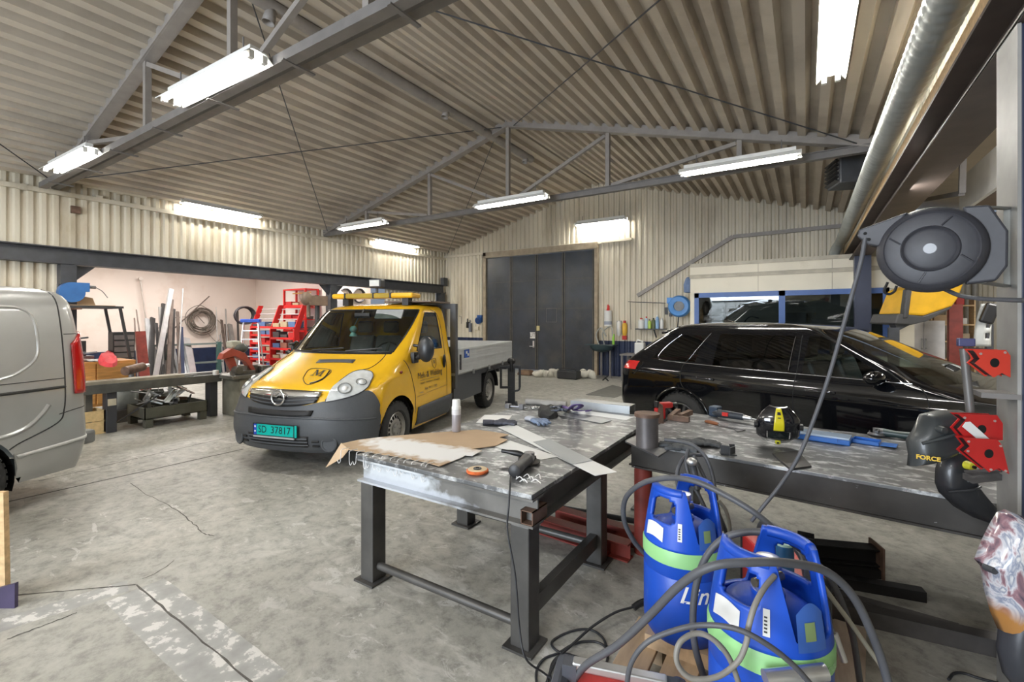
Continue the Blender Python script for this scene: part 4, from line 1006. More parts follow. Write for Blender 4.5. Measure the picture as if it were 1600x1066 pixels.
tl = K.patch('tail_light', [(4.83, 1.44), (4.93, 1.53), (5.05, 1.58)], [(4.84, .97), (4.94, .965), (5.06, .96)], lambda x, z, off: K.hit((x, -4, z), (-.0, 1, 0), off), mat('van_tail_red', (.42, .008, .008), .12, var=.15, scale=3, coat=1), vk, nv=14, off=.012, solid=.02)
tl['label'] = 'tall red tail light'
K.patch('reversing_lens', [(5.01, 1.29), (5.06, 1.30)], [(5.01, 1.10), (5.06, 1.10)], lambda x, z, off: K.hit((x, -4, z), (0, 1, 0), off), mat('clear_lens', (.7, .72, .72), .15, coat=1), tl, nv=6, off=.024, solid=.012)
mb = MB(); mb.span((5.05, -.80, .42), (5.17, .80, .56)); mb.build('rear_step', mat('grey_step', (.20, .205, .205), .5), vk, bevel=.03)
for s in (1, -1):
    for x in (.93, 4.02): wheel(vk, x, s * .845, .335, .215, s); wellp(vk, x, s * .92, s, .395)
mb = MB(); mb.grid(lambda u, v: V((.3 + 4.6 * u, (v * 2 - 1) * .8, .30)), 4, 4); mb.build('underbody', black, vk)
# ================================================================ STEEL TABLES AND WHAT LIES ON THEM
def spots(m, lst):
    "soft-edged paint spots with a shape of their own: (centre xyz, radii xyz, colour, strength)"
    nt = m.node_tree; N = nt.nodes; L = nt.links; b = N['Principled BSDF']
    src = b.inputs['Base Color'].links[0].from_socket
    tc = N.new('ShaderNodeTexCoord'); nz = N.new('ShaderNodeTexNoise'); nz.inputs['Scale'].default_value = 14; nz.inputs['Detail'].default_value = 8
    L.new(tc.outputs['Object'], nz.inputs['Vector'])
    for c, r, col, st in lst:
        mp = N.new('ShaderNodeMapping'); mp.vector_type = 'TEXTURE'; mp.inputs['Location'].default_value = c; mp.inputs['Scale'].default_value = r
        L.new(tc.outputs['Object'], mp.inputs['Vector'])
        ln = N.new('ShaderNodeVectorMath'); ln.operation = 'LENGTH'; L.new(mp.outputs[0], ln.inputs[0])
        ad = N.new('ShaderNodeMath'); ad.operation = 'MULTIPLY_ADD'; ad.inputs[1].default_value = .9; L.new(nz.outputs['Fac'], ad.inputs[0]); L.new(ln.outputs['Value'], ad.inputs[2])
        rp = N.new('ShaderNodeValToRGB'); e = rp.color_ramp.elements; e[0].position = .75; e[0].color = (st, st, st, 1); e[1].position = 1.0; e[1].color = (0, 0, 0, 1)
        sc = N.new('ShaderNodeMath'); sc.operation = 'MULTIPLY'; sc.inputs[1].default_value = .72; L.new(ad.outputs[0], sc.inputs[0]); L.new(sc.outputs[0], rp.inputs['Fac'])
        mx = N.new('ShaderNodeMix'); mx.data_type = 'RGBA'; L.new(rp.outputs['Color'], mx.inputs[0]); L.new(src, mx.inputs[6]); mx.inputs[7].default_value = (*col, 1); src = mx.outputs[2]
    L.new(src, b.inputs['Base Color'])
    return m
TZ = .80
topm = mat('worn_table_steel', (.155, .16, .165), .38, .4, var=.5, scale=3.2, stretch=(1, 1.6, 1), dirt=(.56, .57, .58), dscale=7.5, dlo=.51, dhi=.61)
framem = mat('grimy_frame_steel', (.075, .072, .068), .42, .45, var=.35, scale=4)
legm = mat('grimy_leg_steel', (.085, .082, .078), .4, .4, var=.35, scale=4)
x0, x1, y0, y1 = -2.42, -1.13, 1.96, 4.16
t1 = thing('welding_table', 'nearest heavy steel table with cardboard, sheet strips and a grinder on it', 'table', ((x0 + x1) / 2, (y0 + y1) / 2, 0))
O1 = V(((x0 + x1) / 2, (y0 + y1) / 2, 0)); hx, hy = (x1 - x0) / 2, (y1 - y0) / 2
mb = MB(); mb.span((-hx, -hy, TZ - .024), (hx, hy, TZ)); mb.build('tabletop', topm, t1, bevel=.003)
fm = mat('front_beam_steel', (.16, .155, .145), .42, .4, var=.3, scale=5)
spots(fm, [((-.33, -1.0, .71), (.42, 3, .14), (.66, .70, .74), .95), ((-.30, -1.05, .64), (.60, 3, .05), (.55, .58, .63), .8)])
def chan(a, b, s, m, nm):
    "I section rail: web and two flanges"
    mb = MB(); a, b = V(a), V(b); mb.beam(a, b, .012, .135); d = (b - a).normalized()
    for z in (-.066, .066): mb.beam(a + V((0, 0, z)), b + V((0, 0, z)), .11, .012)
    return mb.build(nm, m, t1)
zc = .70
chan((-hx + .0, -hy + .065, zc), (hx - .0, -hy + .065, zc), -1, fm, 'front_rail')['label'] = 'front rail dusted with white spray paint'
chan((-hx, hy - .065, zc), (hx, hy - .065, zc), 1, framem, 'rail')
for s in (-1, 1): chan((s * (hx - .06), -hy + .12, zc), (s * (hx - .06), hy - .12, zc), s, framem, 'rail')
for yy in (-hy + .07, -hy + 1.03, hy - .10):
    for s in (-1, 1):
        mb = MB(); xx = s * (hx - .08); mb.span((xx - .055, yy - .055, .012), (xx + .055, yy + .055, .627)); lg = mb.build('leg', legm, t1, bevel=.006)
        mb = MB(); mb.span((xx - .085, yy - .085, .001), (xx + .085, yy + .085, .014)); mb.build('foot_plate', legm, lg)
mb = MB(); mb.cyl((-hx + .13, -hy + .07, .10), (hx - .13, -hy + .07, .10), .024); mb.build('stretcher', legm, t1, smooth=40)
mb = MB(); mb.cyl((-hx + .13, -hy + 1.03, .12), (hx - .13, -hy + 1.03, .12), .024); mb.build('stretcher', legm, t1, smooth=40)
mb = MB(); mb.beam((hx - .08, -hy + .12, .17), (hx - .08, -hy + .97, .17), .05, .09); mb.build('stretcher', legm, t1)
mb = MB()
c = V((hx - .035, -hy + .10, .677))
for s in ((-.035, -.030), (.030, .035)): mb.span((c.x - .035, c.y - .09, c.z + s[0]), (c.x + .035, c.y + .06, c.z + s[1])); mb.span((c.x + s[0], c.y - .09, c.z - .035), (c.x + s[1], c.y + .06, c.z + .035))
mb.span((c.x - .033, c.y + .05, c.z - .033), (c.x + .033, c.y + .06, c.z + .033))
one('tube_offcut', mb, rust, 'short rusty square tube lying on the near table rail corner', 'steel tube', loc=O1)

# cardboard with overspray
cbm = mat('sprayed_cardboard', (.46, .33, .21), .8, var=.05)
pix = [(533, 694), (560, 688), (592, 684), (660, 678), (745, 672), (775, 676), (795, 682), (780, 684), (793, 690), (775, 697), (738, 702), (753, 707), (738, 713), (727, 712), (720, 716), (687, 729), (662, 722), (620, 714), (575, 707), (545, 703)]
pw = [atz(px, py, TZ + .006) for px, py in pix]
c0 = sum(pw, V()) / len(pw); c0.z = TZ
spots(cbm, [((V(atz(650, 703, TZ)) - c0)[:], (.60, .20, .3), (.80, .80, .80), 1.0), ((V(atz(705, 712, TZ)) - c0)[:], (.28, .20, .3), (.8, .8, .8), .9)])
mb = MB(); poly = [p - c0 for p in pw]
mb.prism([(p.x, p.y, .001 + (.014 if i in (6, 8, 11) else .004)) for i, p in enumerate(poly)], (0, 0, .004))
cbo = one('cardboard_sheet', mb, cbm, 'torn sheet of brown cardboard sprayed white, on the front left of the near table', 'cardboard', loc=c0)
mb = MB(); a, b = poly[0], poly[-1]
mb.prism([a + V((0, 0, .006)), b + V((0, 0, .006)), b + V((-.03, -.03, -.05)), a + V((-.03, -.10, -.14)), a + V((-.06, -.05, -.13))], (.003, .003, 0)); mb.build('folded_flap', cbm, cbo)
hookm = mat('white_wire', (.72, .72, .72), .4)
for i, px in enumerate((536, 549, 560, 571, 575, 586, 599, 613, 624, 634, 646, 661, 668)):
    e = atz(px, 702.5 + (px - 536) * .178, TZ + .010)
    L_ = random.uniform(.055, .085); q = random.choice((-1, 1)) * .018
    mb = MB(); mb.tube([e + V((0, .05, .0)), e + V((0, -.008, .002)), e + V((0, -.016, -.02)), e + V((q * .2, -.018, -L_)), e + V((q, -.02, -L_ - .014)), e + V((q * 1.7, -.02, -L_ + .005))], .0022, n=5, sm=4)
    one('wire_hook', mb, hookm, 'thin white painted wire hook hanging over the front edge of the cardboard', 'hook', 'row of freshly sprayed wire hooks')
# spray can
g = thing('spray_can', 'grey spray paint can with white cap standing on the cardboard', 'spray can', atz(713, 674, TZ + .011))
g.scale = (1.05, 1.05, 1.12)
mb = MB(); mb.lathe([(.030, 0), (.0325, .004), (.0325, .15), (.031, .156)], 28); mb.build('can', mat('can_grey', (.36, .34, .36), .35, .3, var=.06), g, smooth=40)
mb = MB(); mb.lathe([(.0335, .15), (.0335, .163), (.0335, .168), (.030, .172), (.029, .212), (.026, .217)], 28); mb.build('cap', whitepl, g, smooth=40)
mb = MB(); mb.lathe([(.0329, .115), (.0329, .148)], 28, cap=False); mb.build('label_band', mat('pale_label', (.62, .61, .62), .5), g, smooth=40)
# sheets
sheetw = mat('white_sheet_metal', (.74, .75, .75), .4, var=.03); sheetg = mat('grey_sheet_metal', (.33, .35, .365), .4, .2, var=.05); paper = mat('paper', (.80, .80, .79), .7, var=.03)
def flat(name, pix, z, m, label, cat, group=None, th=.002, **k):
    pw = [atz(px, py, z) for px, py in pix]; c = sum(pw, V()) / len(pw); mb = MB(); mb.prism([p - c for p in pw], (0, 0, th)); return one(name, mb, m, label, cat, group, loc=c, **k)
flat('metal_strip', ((778, 668), (803, 663), (964, 738), (930, 744)), TZ + .0045, sheetw, 'long white sheet metal strip overhanging the right edge of the near table', 'sheet strip')
flat('metal_strip', ((833, 691), (858, 686), (926, 720), (894, 726)), TZ + .008, sheetg, 'grey sheet metal strip lying across the long white one', 'sheet strip')
flat('metal_strip', ((773, 698), (797, 689), (872, 714), (845, 719)), TZ + .001, sheetw, 'white sheet metal strip half under the angle grinder and cardboard', 'sheet strip')
flat('metal_strip', ((836, 637), (849, 634), (991, 652), (978, 657)), TZ + .0015, sheetw, 'long narrow white metal strip near the far edge of the near table', 'sheet strip')
flat('metal_strip', ((865, 648), (880, 645), (956, 657), (940, 662)), TZ + .004, sheetg, 'pale grey metal strip beside the long narrow white one', 'sheet strip')
mb = MB()
a, b = atz(893, 637, TZ), atz(985, 647, TZ); d = (b - a).normalized(); u = V((-d.y, d.x, 0))
mb.beam(a + u * .06 + V((0, 0, .07)), b + u * .06 + V((0, 0, .07)), .16, .004); mb.beam(a - u * .02 + V((0, 0, .036)), b - u * .02 + V((0, 0, .036)), .004, .07); mb.beam(a + u * .14 + V((0, 0, .036)), b + u * .14 + V((0, 0, .036)), .004, .07)
one('folded_channel', mb, mat('zinc_sheet', (.36, .38, .39), .4, .5), 'folded grey sheet metal channel at the far right end of the near table', 'channel')
flat('paper_sheet', ((744, 661), (757, 649), (800, 650), (790, 662)), TZ + .001, paper, 'crumpled white paper sheet behind the spray can', 'paper', th=.004)
# soft things: pillow-shaped heaps on a polygon
def heap(name, pix, z, h, m, label, cat, group=None, seed=1, **k):
    rnd = random.Random(seed); pw = [atz(px, py, z) for px, py in pix]; c = sum(pw, V()) / len(pw)
    ring = catmull([p - c for p in pw], 4, True); mb = MB(); n = len(ring); vs = []; nl = 6
    for j in range(nl):
        a = j / (nl - 1) * PI / 2
        for i, p in enumerate(ring):
            w = 1 + .10 * rnd.uniform(-1, 1) * (j > 0)
            vs.append(V((p.x * math.cos(a) ** .6 * w, p.y * math.cos(a) ** .6 * w, (.001 + h * math.sin(a) ** .55 * (1 + .35 * math.sin(i * .9 + j + seed) * (j > 1) * math.cos(a))))))
    fs = [tuple(range(n))[::-1], tuple(range((nl - 1) * n, nl * n))] + [(j * n + i, j * n + (i + 1) % n, (j + 1) * n + (i + 1) % n, (j + 1) * n + i) for j in range(nl - 1) for i in range(n)]
    mb.add(vs, fs); return one(name, mb, m, label, cat, group, loc=c, smooth=50, **k)
glovem = mat('dark_glove', (.075, .078, .10), .85, var=.3, scale=30)
def glove(name, c, ang, m, label, z, cuff=None, s=1.0):
    "work glove lying flat: palm, four fingers, thumb, cuff"
    g = thing(name, label, 'glove', (c.x, c.y, z), ang); g.scale = (s, s, s)
    mb = MB(); mb.ell((.0, 0, .018), (.055, .048, .018), 16, 8)
    for i, (y, l, b) in enumerate(((-.036, .075, -.05), (-.013, .09, .0), (.011, .088, .03), (.034, .07, .09))):
        mb.tube([(.03, y, .016), (.065, y + b * .02, .022), (.045 + l, y + b * .3, .014)], lambda t: .0125 - .002 * t, n=8, sm=4)
    mb.tube([(-.02, .035, .015), (.015, .072, .02), (.05, .085, .013)], lambda t: .014 - .002 * t, n=8, sm=4)
    mb.build('hand', m, g, smooth=60)
    mb = MB(); mb.tube([(-.04, 0, .018), (-.075, .002, .018), (-.12, .0, .016)], lambda t: .034 + .008 * t, n=14, sm=4, flat=.5); mb.build('cuff', cuff or m, g, smooth=60)
    return g
glove('work_glove', atz(780, 664, TZ), .5, glovem, 'dark grey work glove in front of the white paper', TZ, s=1.1)
bg = mat('blue_glove_cloth', (.20, .26, .38), .85, var=.35, scale=40)
glove('work_glove', atz(838, 661, TZ), -.5, bg, 'light blue work glove in the middle of the near table', TZ, mat('pale_cuff', (.50, .53, .60), .8), s=1.05)
heap('dark_cloth', ((841, 651), (846, 640), (860, 639), (868, 645), (871, 652), (858, 656)), TZ, .055, mat('black_cloth', (.012, .013, .014), .8), 'small black cloth bundle on the near table', 'cloth', seed=3)
# wrench, clamp, tube, sling
def bar(name, pa, pb, z, r, m, label, cat, group=None, n=8):
    a, b = atz(*pa, z), atz(*pb, z); mb = MB(); mb.cyl(a + V((0, 0, r)), b + V((0, 0, r)), r, n=n); return one(name, mb, m, label, cat, group, smooth=40)
g = thing('clamp', 'small steel clamp at the far left corner of the near table', 'clamp', atz(808, 639, TZ))
mb = MB(); mb.cyl((-.10, -.02, .02), (.10, .02, .02), .012); mb.box((-.09, -.02, .022), (.05, .05, .044)); mb.box((.05, .01, .025), (.05, .05, .05)); mb.build('clamp_body', raw, g, bevel=.004)
mb = MB(); mb.cyl((.10, -.03, .02), (.11, .08, .02), .008); mb.build('tommy_bar', raw, g)
g = thing('pipe_wrench', 'bright steel wrench lying near the far edge of the near table', 'wrench', atz(838, 640, TZ), -.35)
mb = MB(); mb.tube([(-.03 + .03 * math.cos(a), .03 * math.sin(a), .012) for a in [.6 + k * .5 for k in range(11)]], .011, n=8); mb.beam((0, 0, .012), (.17, 0, .012), .028, .014); mb.build('wrench_body', mat('bright_tool_steel', (.55, .55, .55), .25, .9), g, smooth=50)
mb = MB(); a, b = atz(822, 632, TZ), atz(885, 637, TZ); mb.tube([a + V((0, 0, .03)), a.lerp(b, .5) + V((0, 0, .032)), b + V((0, 0, .03))], .03, n=14); one('grey_tube', mb, mat('weathered_tube', (.33, .32, .30), .7, var=.25), 'weathered grey tube along the far edge of the near table', 'tube', smooth=50)
mb = MB()
for k, (pa, pb) in enumerate((((845, 640), (880, 634)), ((852, 643), (888, 640)), ((868, 636), (885, 643)))): mb.tube([atz(*pa, TZ + .012), atz((pa[0] + pb[0]) / 2, (pa[1] + pb[1]) / 2, TZ + .05 + .01 * k), atz(*pb, TZ + .012)], .010, n=6)
one('lifting_chain', mb, mat('dull_dark_metal', (.10, .12, .17), .45, .5), 'tangle of dark blue hoist links beside the purple sling', 'chain')
pur = mat('purple_webbing', (.13, .085, .26), .8, var=.15, scale=60)
def web(pts, w, name, m, label, cat):
    ps = catmull(pts, 8); mb = MB(); vs = []
    for i, p in enumerate(ps):
        d = (ps[min(i + 1, len(ps) - 1)] - ps[max(i - 1, 0)]).normalized(); vs.append(p)
    up = V((.3, -.5, .3)).normalized()
    fs = []; v2 = []
    for i, p in enumerate(vs):
        d = (vs[min(i + 1, len(vs) - 1)] - vs[max(i - 1, 0)]).normalized(); s = V((.62, .78, 0)) * w / 2
        v2 += [p + s, p - s]
    mb.add(v2, [(2 * i, 2 * i + 1, 2 * i + 3, 2 * i + 2) for i in range(len(vs) - 1)]); return one(name, mb, m, label, cat, smooth=60, solid=.006)
web([atz(868, 636, TZ + .02), atz(878, 634, TZ + .02), atz(890, 640, TZ + .02), atz(893, 636, TZ + .09), atz(901, 632, TZ + .17), atz(908, 634, TZ + .15), atz(904, 638, TZ + .08), atz(898, 641, TZ + .015), atz(912, 642, TZ + .05), atz(921, 641, TZ + .03), atz(918, 643, TZ + .012)], .05, 'lifting_sling', pur, 'purple webbing lifting sling looped at the far end of the near table', 'sling')
# angle grinder
def grinder(name, a, b, z, label, body, s=1.0):
    d = b - a; g = thing(name, label, 'angle grinder', (a.x, a.y, z), math.atan2(d.y, d.x)); g.scale = (s, s, s)
    M = T(0, 0, .036) @ rot(0, PI / 2, 0)
    mb = MB(); mb.lathe([(.022, .0), (.033, .006), (.036, .03), (.032, .07), (.029, .13), (.034, .19), (.036, .215)], 20, M); mb.build('motor_body', body, g, smooth=50)
    mb = MB(); mb.lathe([(.036, .213), (.034, .24), (.030, .27), (.018, .285)], 18, M); mb.cyl((.26, 0, .066), (.26, 0, .018), .03); mb.build('gear_head', mat('gearbox_grey', (.16, .16, .165), .4, .5), g, smooth=40)
    mb = MB(); mb.cyl((.26, 0, .016), (.26, 0, .012), .0625, n=32); mb.cyl((.26, 0, .02), (.26, 0, .008), .015); mb.build('disc', mat('cut_disc', (.05, .045, .04), .7), g)
    mb = MB(); mb.grid(lambda u, v: V((.26 + (.066 - .01 * (v > .6)) * math.cos(PI * u - PI / 2 + 1.2), .066 * math.sin(PI * u - PI / 2 + 1.2), .008 + .026 * v)), 18, 3); mb.build('guard', raw, g, smooth=40, solid=.003)
    mb = MB(); mb.tube([(.25, .03, .05), (.25, .06, .055), (.245, .10, .06), (.24, .16, .065)], lambda t: .011 + .006 * math.sin(PI * min(1, t * 1.2)), n=12); mb.build('side_handle', black, g, smooth=50)
    return g
grinder('angle_grinder', atz(803, 748, TZ), atz(845, 708, TZ), TZ, 'black angle grinder with side handle on the near table', mat('grinder_black', (.028, .028, .03), .45), 1.05)
g = thing('flap_disc', 'orange and cream flap disc lying in front of the angle grinder', 'grinding disc', atz(746, 738, TZ))
mb = MB(); mb.lathe([(.058, .0), (.062, .004), (.062, .014), (.056, .018)], 36); mb.build('flaps', mat('orange_abrasive', (.62, .13, .03), .8, var=.2, scale=60), g, smooth=30)
mb = MB(); mb.lathe([(.055, .018), (.053, .0195), (.022, .0195)], 36); mb.build('backing', mat('cream_backing', (.66, .52, .33), .6), g)
mb = MB(); mb.lathe([(.024, .0195), (.022, .025), (.010, .025), (.010, .0198)], 24, cap=False); mb.build('hub', black, g)
mb = MB()
for k in range(7):
    a = atz(800 + 6 * k, 745 + (k % 3) * 4, TZ + .004); mb.tube([a, a + V((.02, .01, .014)), a + V((.045 + .01 * (k % 2), .012 * (k % 3) - .02, .002))], .003, n=5)
one('white_cable_ties', mb, hookm, 'tangle of thin white wire offcuts in front of the grinder', 'wire')

# table 2 ----------------------------------------------------------
L2, W2 = 2.14, 1.30
ang2 = -.105
O2 = V((-1.09, 3.225, 0)) + rz(ang2) @ V((L2 / 2, W2 / 2, 0))
P = [V(p) for p in ((-L2 / 2, -W2 / 2, 0), (L2 / 2, -W2 / 2, 0), (L2 / 2, W2 / 2, 0), (-L2 / 2, W2 / 2, 0))]
t2 = thing('welding_table', 'second steel table behind the blue gas bottles, holding the yellow-striped welding mask', 'table', O2, ang2)
mb = MB(); mb.span((-L2 / 2, -W2 / 2, TZ - .02), (L2 / 2, W2 / 2, TZ)); mb.build('tabletop', topm, t2, bevel=.002)
apron = mat('spattered_apron', (.05, .046, .042), .45, .4, var=.3, scale=5, dirt=(.5, .5, .5), dscale=22, dlo=.66, dhi=.70)
for a, b in (((-L2 / 2 + .05, -W2 / 2 + .02, .70), (L2 / 2, -W2 / 2 + .02, .70)), ((-L2 / 2 + .05, W2 / 2 - .02, .70), (L2 / 2, W2 / 2 - .02, .70)), ((-L2 / 2 + .04, -W2 / 2 + .03, .70), (-L2 / 2 + .04, W2 / 2 - .03, .70)), ((L2 / 2 - .02, -W2 / 2 + .03, .70), (L2 / 2 - .02, W2 / 2 - .03, .70))):
    mb = MB(); mb.beam(a, b, .014, .155); mb.beam(V(a) - V((0, 0, .075)), V(b) - V((0, 0, .075)), .05, .012); mb.build('apron', apron, t2)
mb = MB(); mb.cyl((-L2 / 2 + .10, -W2 / 2 + .08, .0), (-L2 / 2 + .10, -W2 / 2 + .08, TZ - .025), .062, n=24); o = mb.build('pipe_leg', redst, t2, smooth=40); o['label'] = 'red-brown pipe leg'
for x, y in ((-L2 / 2 + .30, -W2 / 2 + .45), (-L2 / 2 + .1, W2 / 2 - .1), (L2 / 2 - .06, W2 / 2 - .08), (L2 / 2 - .08, -W2 / 2 + .1)):
    mb = MB(); mb.span((x - .05, y - .05, .0), (x + .05, y + .05, TZ - .025)); mb.build('leg', darkst, t2)
mb = MB(); q = atz(1011, 703, TZ + .002); mb.prism([atz(px, py, TZ + .001) for px, py in ((978, 692), (1003, 680), (1052, 700), (1028, 716))], (0, 0, .01)); one('square_plate', mb, raw, 'square steel plate under the upright pipe stub', 'plate')
g = thing('pipe_stub', 'short upright grey steel pipe with a flange, standing between the two tables', 'pipe', atz(1011, 697, TZ + .011))
mb = MB(); mb.cyl((0, 0, 0), (0, 0, .20), .073, n=32); mb.build('pipe', mat('pipe_dark', (.13, .12, .12), .45, .5, var=.3), g, smooth=40)
mb = MB(); mb.cyl((0, 0, .20), (0, 0, .222), .083, n=32); mb.cyl((0, 0, .222), (0, 0, .2225), .062, n=24); mb.build('flange', rust, g, smooth=30)
red2 = mat('tool_red', (.42, .02, .018), .4, var=.1)
g = thing('red_cordless_tool', 'red and black cordless tool just behind the upright pipe', 'power tool', atz(1031, 655, TZ), .8)
mb = MB(); mb.box((0, 0, .05), (.09, .05, .10)); mb.box((.05, 0, .12), (.13, .06, .05)); mb.build('shell', red2, g, bevel=.012)
mb = MB(); mb.box((-.03, 0, .13), (.02, .055, .05)); mb.cyl((.11, 0, .12), (.16, 0, .12), .02); mb.build('grip_band', black, g)
mb = MB(); a = atz(1026, 662, TZ); mb.prism([a, a + V((.05, .03, 0)), a + V((.04, .03, .15)), a + V((.015, .01, .17))], (.0, .012, 0)); one('rust_offcut', mb, rust, 'rusty pointed offcut standing by the red cordless tool', 'offcut')
for pa, pb, l in (((1047, 657), (1060, 646), 'rusty square tube offcut pointing away behind the pipe stub'), ((1052, 657), (1077, 660), 'rusty square tube offcut lying left to right behind the pipe stub'), ((1062, 655), (1079, 648), 'third rusty tube offcut, rightmost behind the pipe stub')):
    a, b = atz(*pa, TZ), atz(*pb, TZ); mb = MB(); mb.beam(a + V((0, 0, .022)), b + V((0, 0, .022)), .042, .042); one('tube_offcut', mb, rust, l, 'steel tube')
g = thing('wood_file', 'file with brown wooden handle lying in front of the drill', 'file', atz(1102, 661, TZ), math.atan2(*(lambda d: (d.y, d.x))(atz(1150, 671, TZ) - atz(1102, 661, TZ))))
mb = MB(); mb.tube([(0, 0, .013), (.03, 0, .015), (.09, 0, .013), (.12, 0, .012)], lambda t: .010 + .005 * math.sin(PI * t), n=10); mb.build('handle', mat('brown_handle', (.25, .085, .03), .4), g, smooth=50)
mb = MB(); mb.beam((.12, 0, .012), (.34, 0, .008), .022, .006); mb.build('blade', raw, g)
mb = MB(); mb.prism([atz(px, py, TZ) for px, py in ((1148, 673), (1162, 671), (1165, 673), (1152, 676))], (0, 0, .008)); one('steel_chip', mb, raw, 'small flat steel piece at the tip of the file', 'offcut')
g = thing('power_drill', 'black power drill with red switch lying on the second table', 'drill', atz(1125, 655, TZ), -.30)
mb = MB(); mb.tube([(-.02, .02, .045), (.06, .0, .05), (.14, 0, .05), (.20, 0, .048)], lambda t: .034 - .006 * t, n=16); mb.tube([(-.01, .02, .05), (-.06, .05, .035), (-.10, .09, .03)], .024, n=12); mb.build('body', mat('drill_dark', (.035, .042, .055), .4), g, smooth=50)
mb = MB(); mb.box((-.09, .10, .045), (.08, .10, .09)); mb.build('battery', mat('battery_blue', (.03, .05, .085), .45), g, bevel=.012)
mb = MB(); mb.box((.06, -.03, .055), (.05, .02, .03)); mb.build('switch', redp, g)
mb = MB(); mb.cyl((.20, 0, .048), (.26, 0, .046), .022, .014); mb.cyl((.26, 0, .046), (.36, 0, .040), .005); mb.build('chuck', alu, g, smooth=40)
# welding mask, yellow stripe
def mask(name, label, M, stripe=None, shell=None, badge=True, s=1.0):
    g = thing(name, label, 'welding mask', M=M)
    shm = shell or mat('gloss_mask_black', (.010, .010, .012), .14, coat=1.0)
    # local: x right, y = face direction, z up
    def P_(u, v):
        a = (u - .5) * 2.5; wv = .115 + .012 * math.sin(PI * v); d = .145 - .02 * v
        if v > .62: k = (v - .62) / .38; wv *= math.cos(k * 1.35) ** .6; d *= math.cos(k * 1.25) ** .75
        if v < .25: k = (.25 - v) / .25; d -= .055 * k; wv -= .028 * k
        return V((wv * math.sin(a) / math.sin(1.25) * 1.0, d * math.cos(a * .72) ** .9 - .03, .26 * v))
    mb = MB(); mb.grid(P_, 28, 24, lambda u, v: .30 < u < .70 and .24 < v < .46); mb.build('shell', shm, g, smooth=45, solid=.004)
    def off(p, k): q = p - V((0, -.03, .13)); return p + q.normalized() * k
    mb = MB(); mb.grid(lambda u, v: off(P_(.30 + .40 * u, .24 + .22 * v), -.004), 10, 5); mb.build('visor', mat('visor_dark', (.008, .012, .012), .06, coat=1), g, smooth=60)
    if stripe:
        mb = MB(); mb.grid(lambda u, v: off(P_(.41 + .18 * u, .50 + .47 * v), .004), 8, 14); st = mb.build('yellow_stripe', stripe, g, smooth=60, solid=.002)
        mb = MB(); mb.grid(lambda u, v: off(P_(.46 + .08 * u, .86 + .05 * v), .007), 3, 2); mb.grid(lambda u, v: off(P_(.47 + .06 * u, .80 + .02 * v), .007), 3, 2); mb.build('stripe_mark', black, st)
    if badge:
        c = off(P_(.5, .15), .006); mb = MB(); mb.cyl(c, c + V((0, .008, -.002)), .017, n=20); b_ = mb.build('yellow_knob', mat('knob_yellow', (.72, .68, .05), .4), g, smooth=40); mb = MB(); mb.box(c + V((0, .009, -.002)), (.012, .003, .014)); mb.build('knob_mark', black, b_)
    for sx in (.06, .94):
        c = P_(sx, .55); mb = MB(); mb.cyl(c, c + V((.02 if sx > .5 else -.02, 0, 0)), .022, n=16); mb.build('hinge_knob', black, g)
    return g
p = atz(1212, 694, TZ); face = math.atan2(-p.y, -p.x)
Mx = T(p.x, p.y, TZ + .012) @ rz(face - PI / 2 + .12) @ rot(-.42, 0, 0) @ Matrix.Scale(1.02, 4)
mask('welding_mask', 'black welding mask with a yellow stripe lying on the second table', T(0, .0, .035) @ Mx, mat('stripe_yellow', (.70, .60, .02), .25, coat=.8))
# blue cases
bc = mat('case_blue', (.015, .13, .48), .35, var=.05); bcl = mat('case_clear_lid', (.36, .46, .60), .25, coat=.5)
def case(pa, pb, w, h, label, open_=False):
    a, b = atz(*pa, TZ), atz(*pb, TZ); d = b - a; g = thing('tool_case', label, 'plastic case', a, math.atan2(d.y, d.x)); L_ = d.length
    mb = MB(); mb.span((0, 0, .001), (L_, w, h * .72)); mb.build('base', bc, g, bevel=.006)
    mb = MB(); mb.span((.003, .003, h * .72), (L_ - .003, w - .003, h)); mb.build('lid', bcl, g, bevel=.005)
    for x in (.25, .75):
        mb = MB(); mb.box((L_ * x, -.004, h * .6), (.03, .01, .02)); mb.build('catch', bc, g)
    return g
case((1239, 685), (1328, 698), .16, .05, 'long flat blue plastic case with clear lid beside the yellow-striped mask')
g = thing('open_box', 'small open blue plastic box with clear lid, right of the long case', 'plastic box', atz(1331, 692, TZ), -.22)
mb = MB(); mb.span((0, 0, .001), (.15, .11, .006)); mb.span((0, 0, .001), (.15, .004, .028)); mb.span((0, .106, .001), (.15, .11, .028)); mb.span((0, 0, .001), (.004, .11, .028)); mb.span((.146, 0, .001), (.15, .11, .028)); mb.build('tray', bc, g)
mb = MB(); mb.beam((.155, .055, .01), (.24, .055, .014), .11, .004); mb.build('lid', bc, g)
grinder('straight_grinder', atz(1432, 690, TZ), atz(1390, 684, TZ), TZ, 'dark grey grinder lying left of the hanging grey mask', mat('grinder_grey', (.03, .05, .05), .4), .85)
flat('steel_plate', ((1207, 711), (1246, 707), (1268, 731), (1235, 736)), TZ, mat('plate_dark', (.045, .043, .043), .5, .4), 'dark flat steel plate in front of the striped mask', 'plate', th=.012)
mb = MB()
a = atz(1126, 710, TZ); e = atz(1150, 711, TZ); d = (e - a).normalized(); n = V((-d.y, d.x, 0))
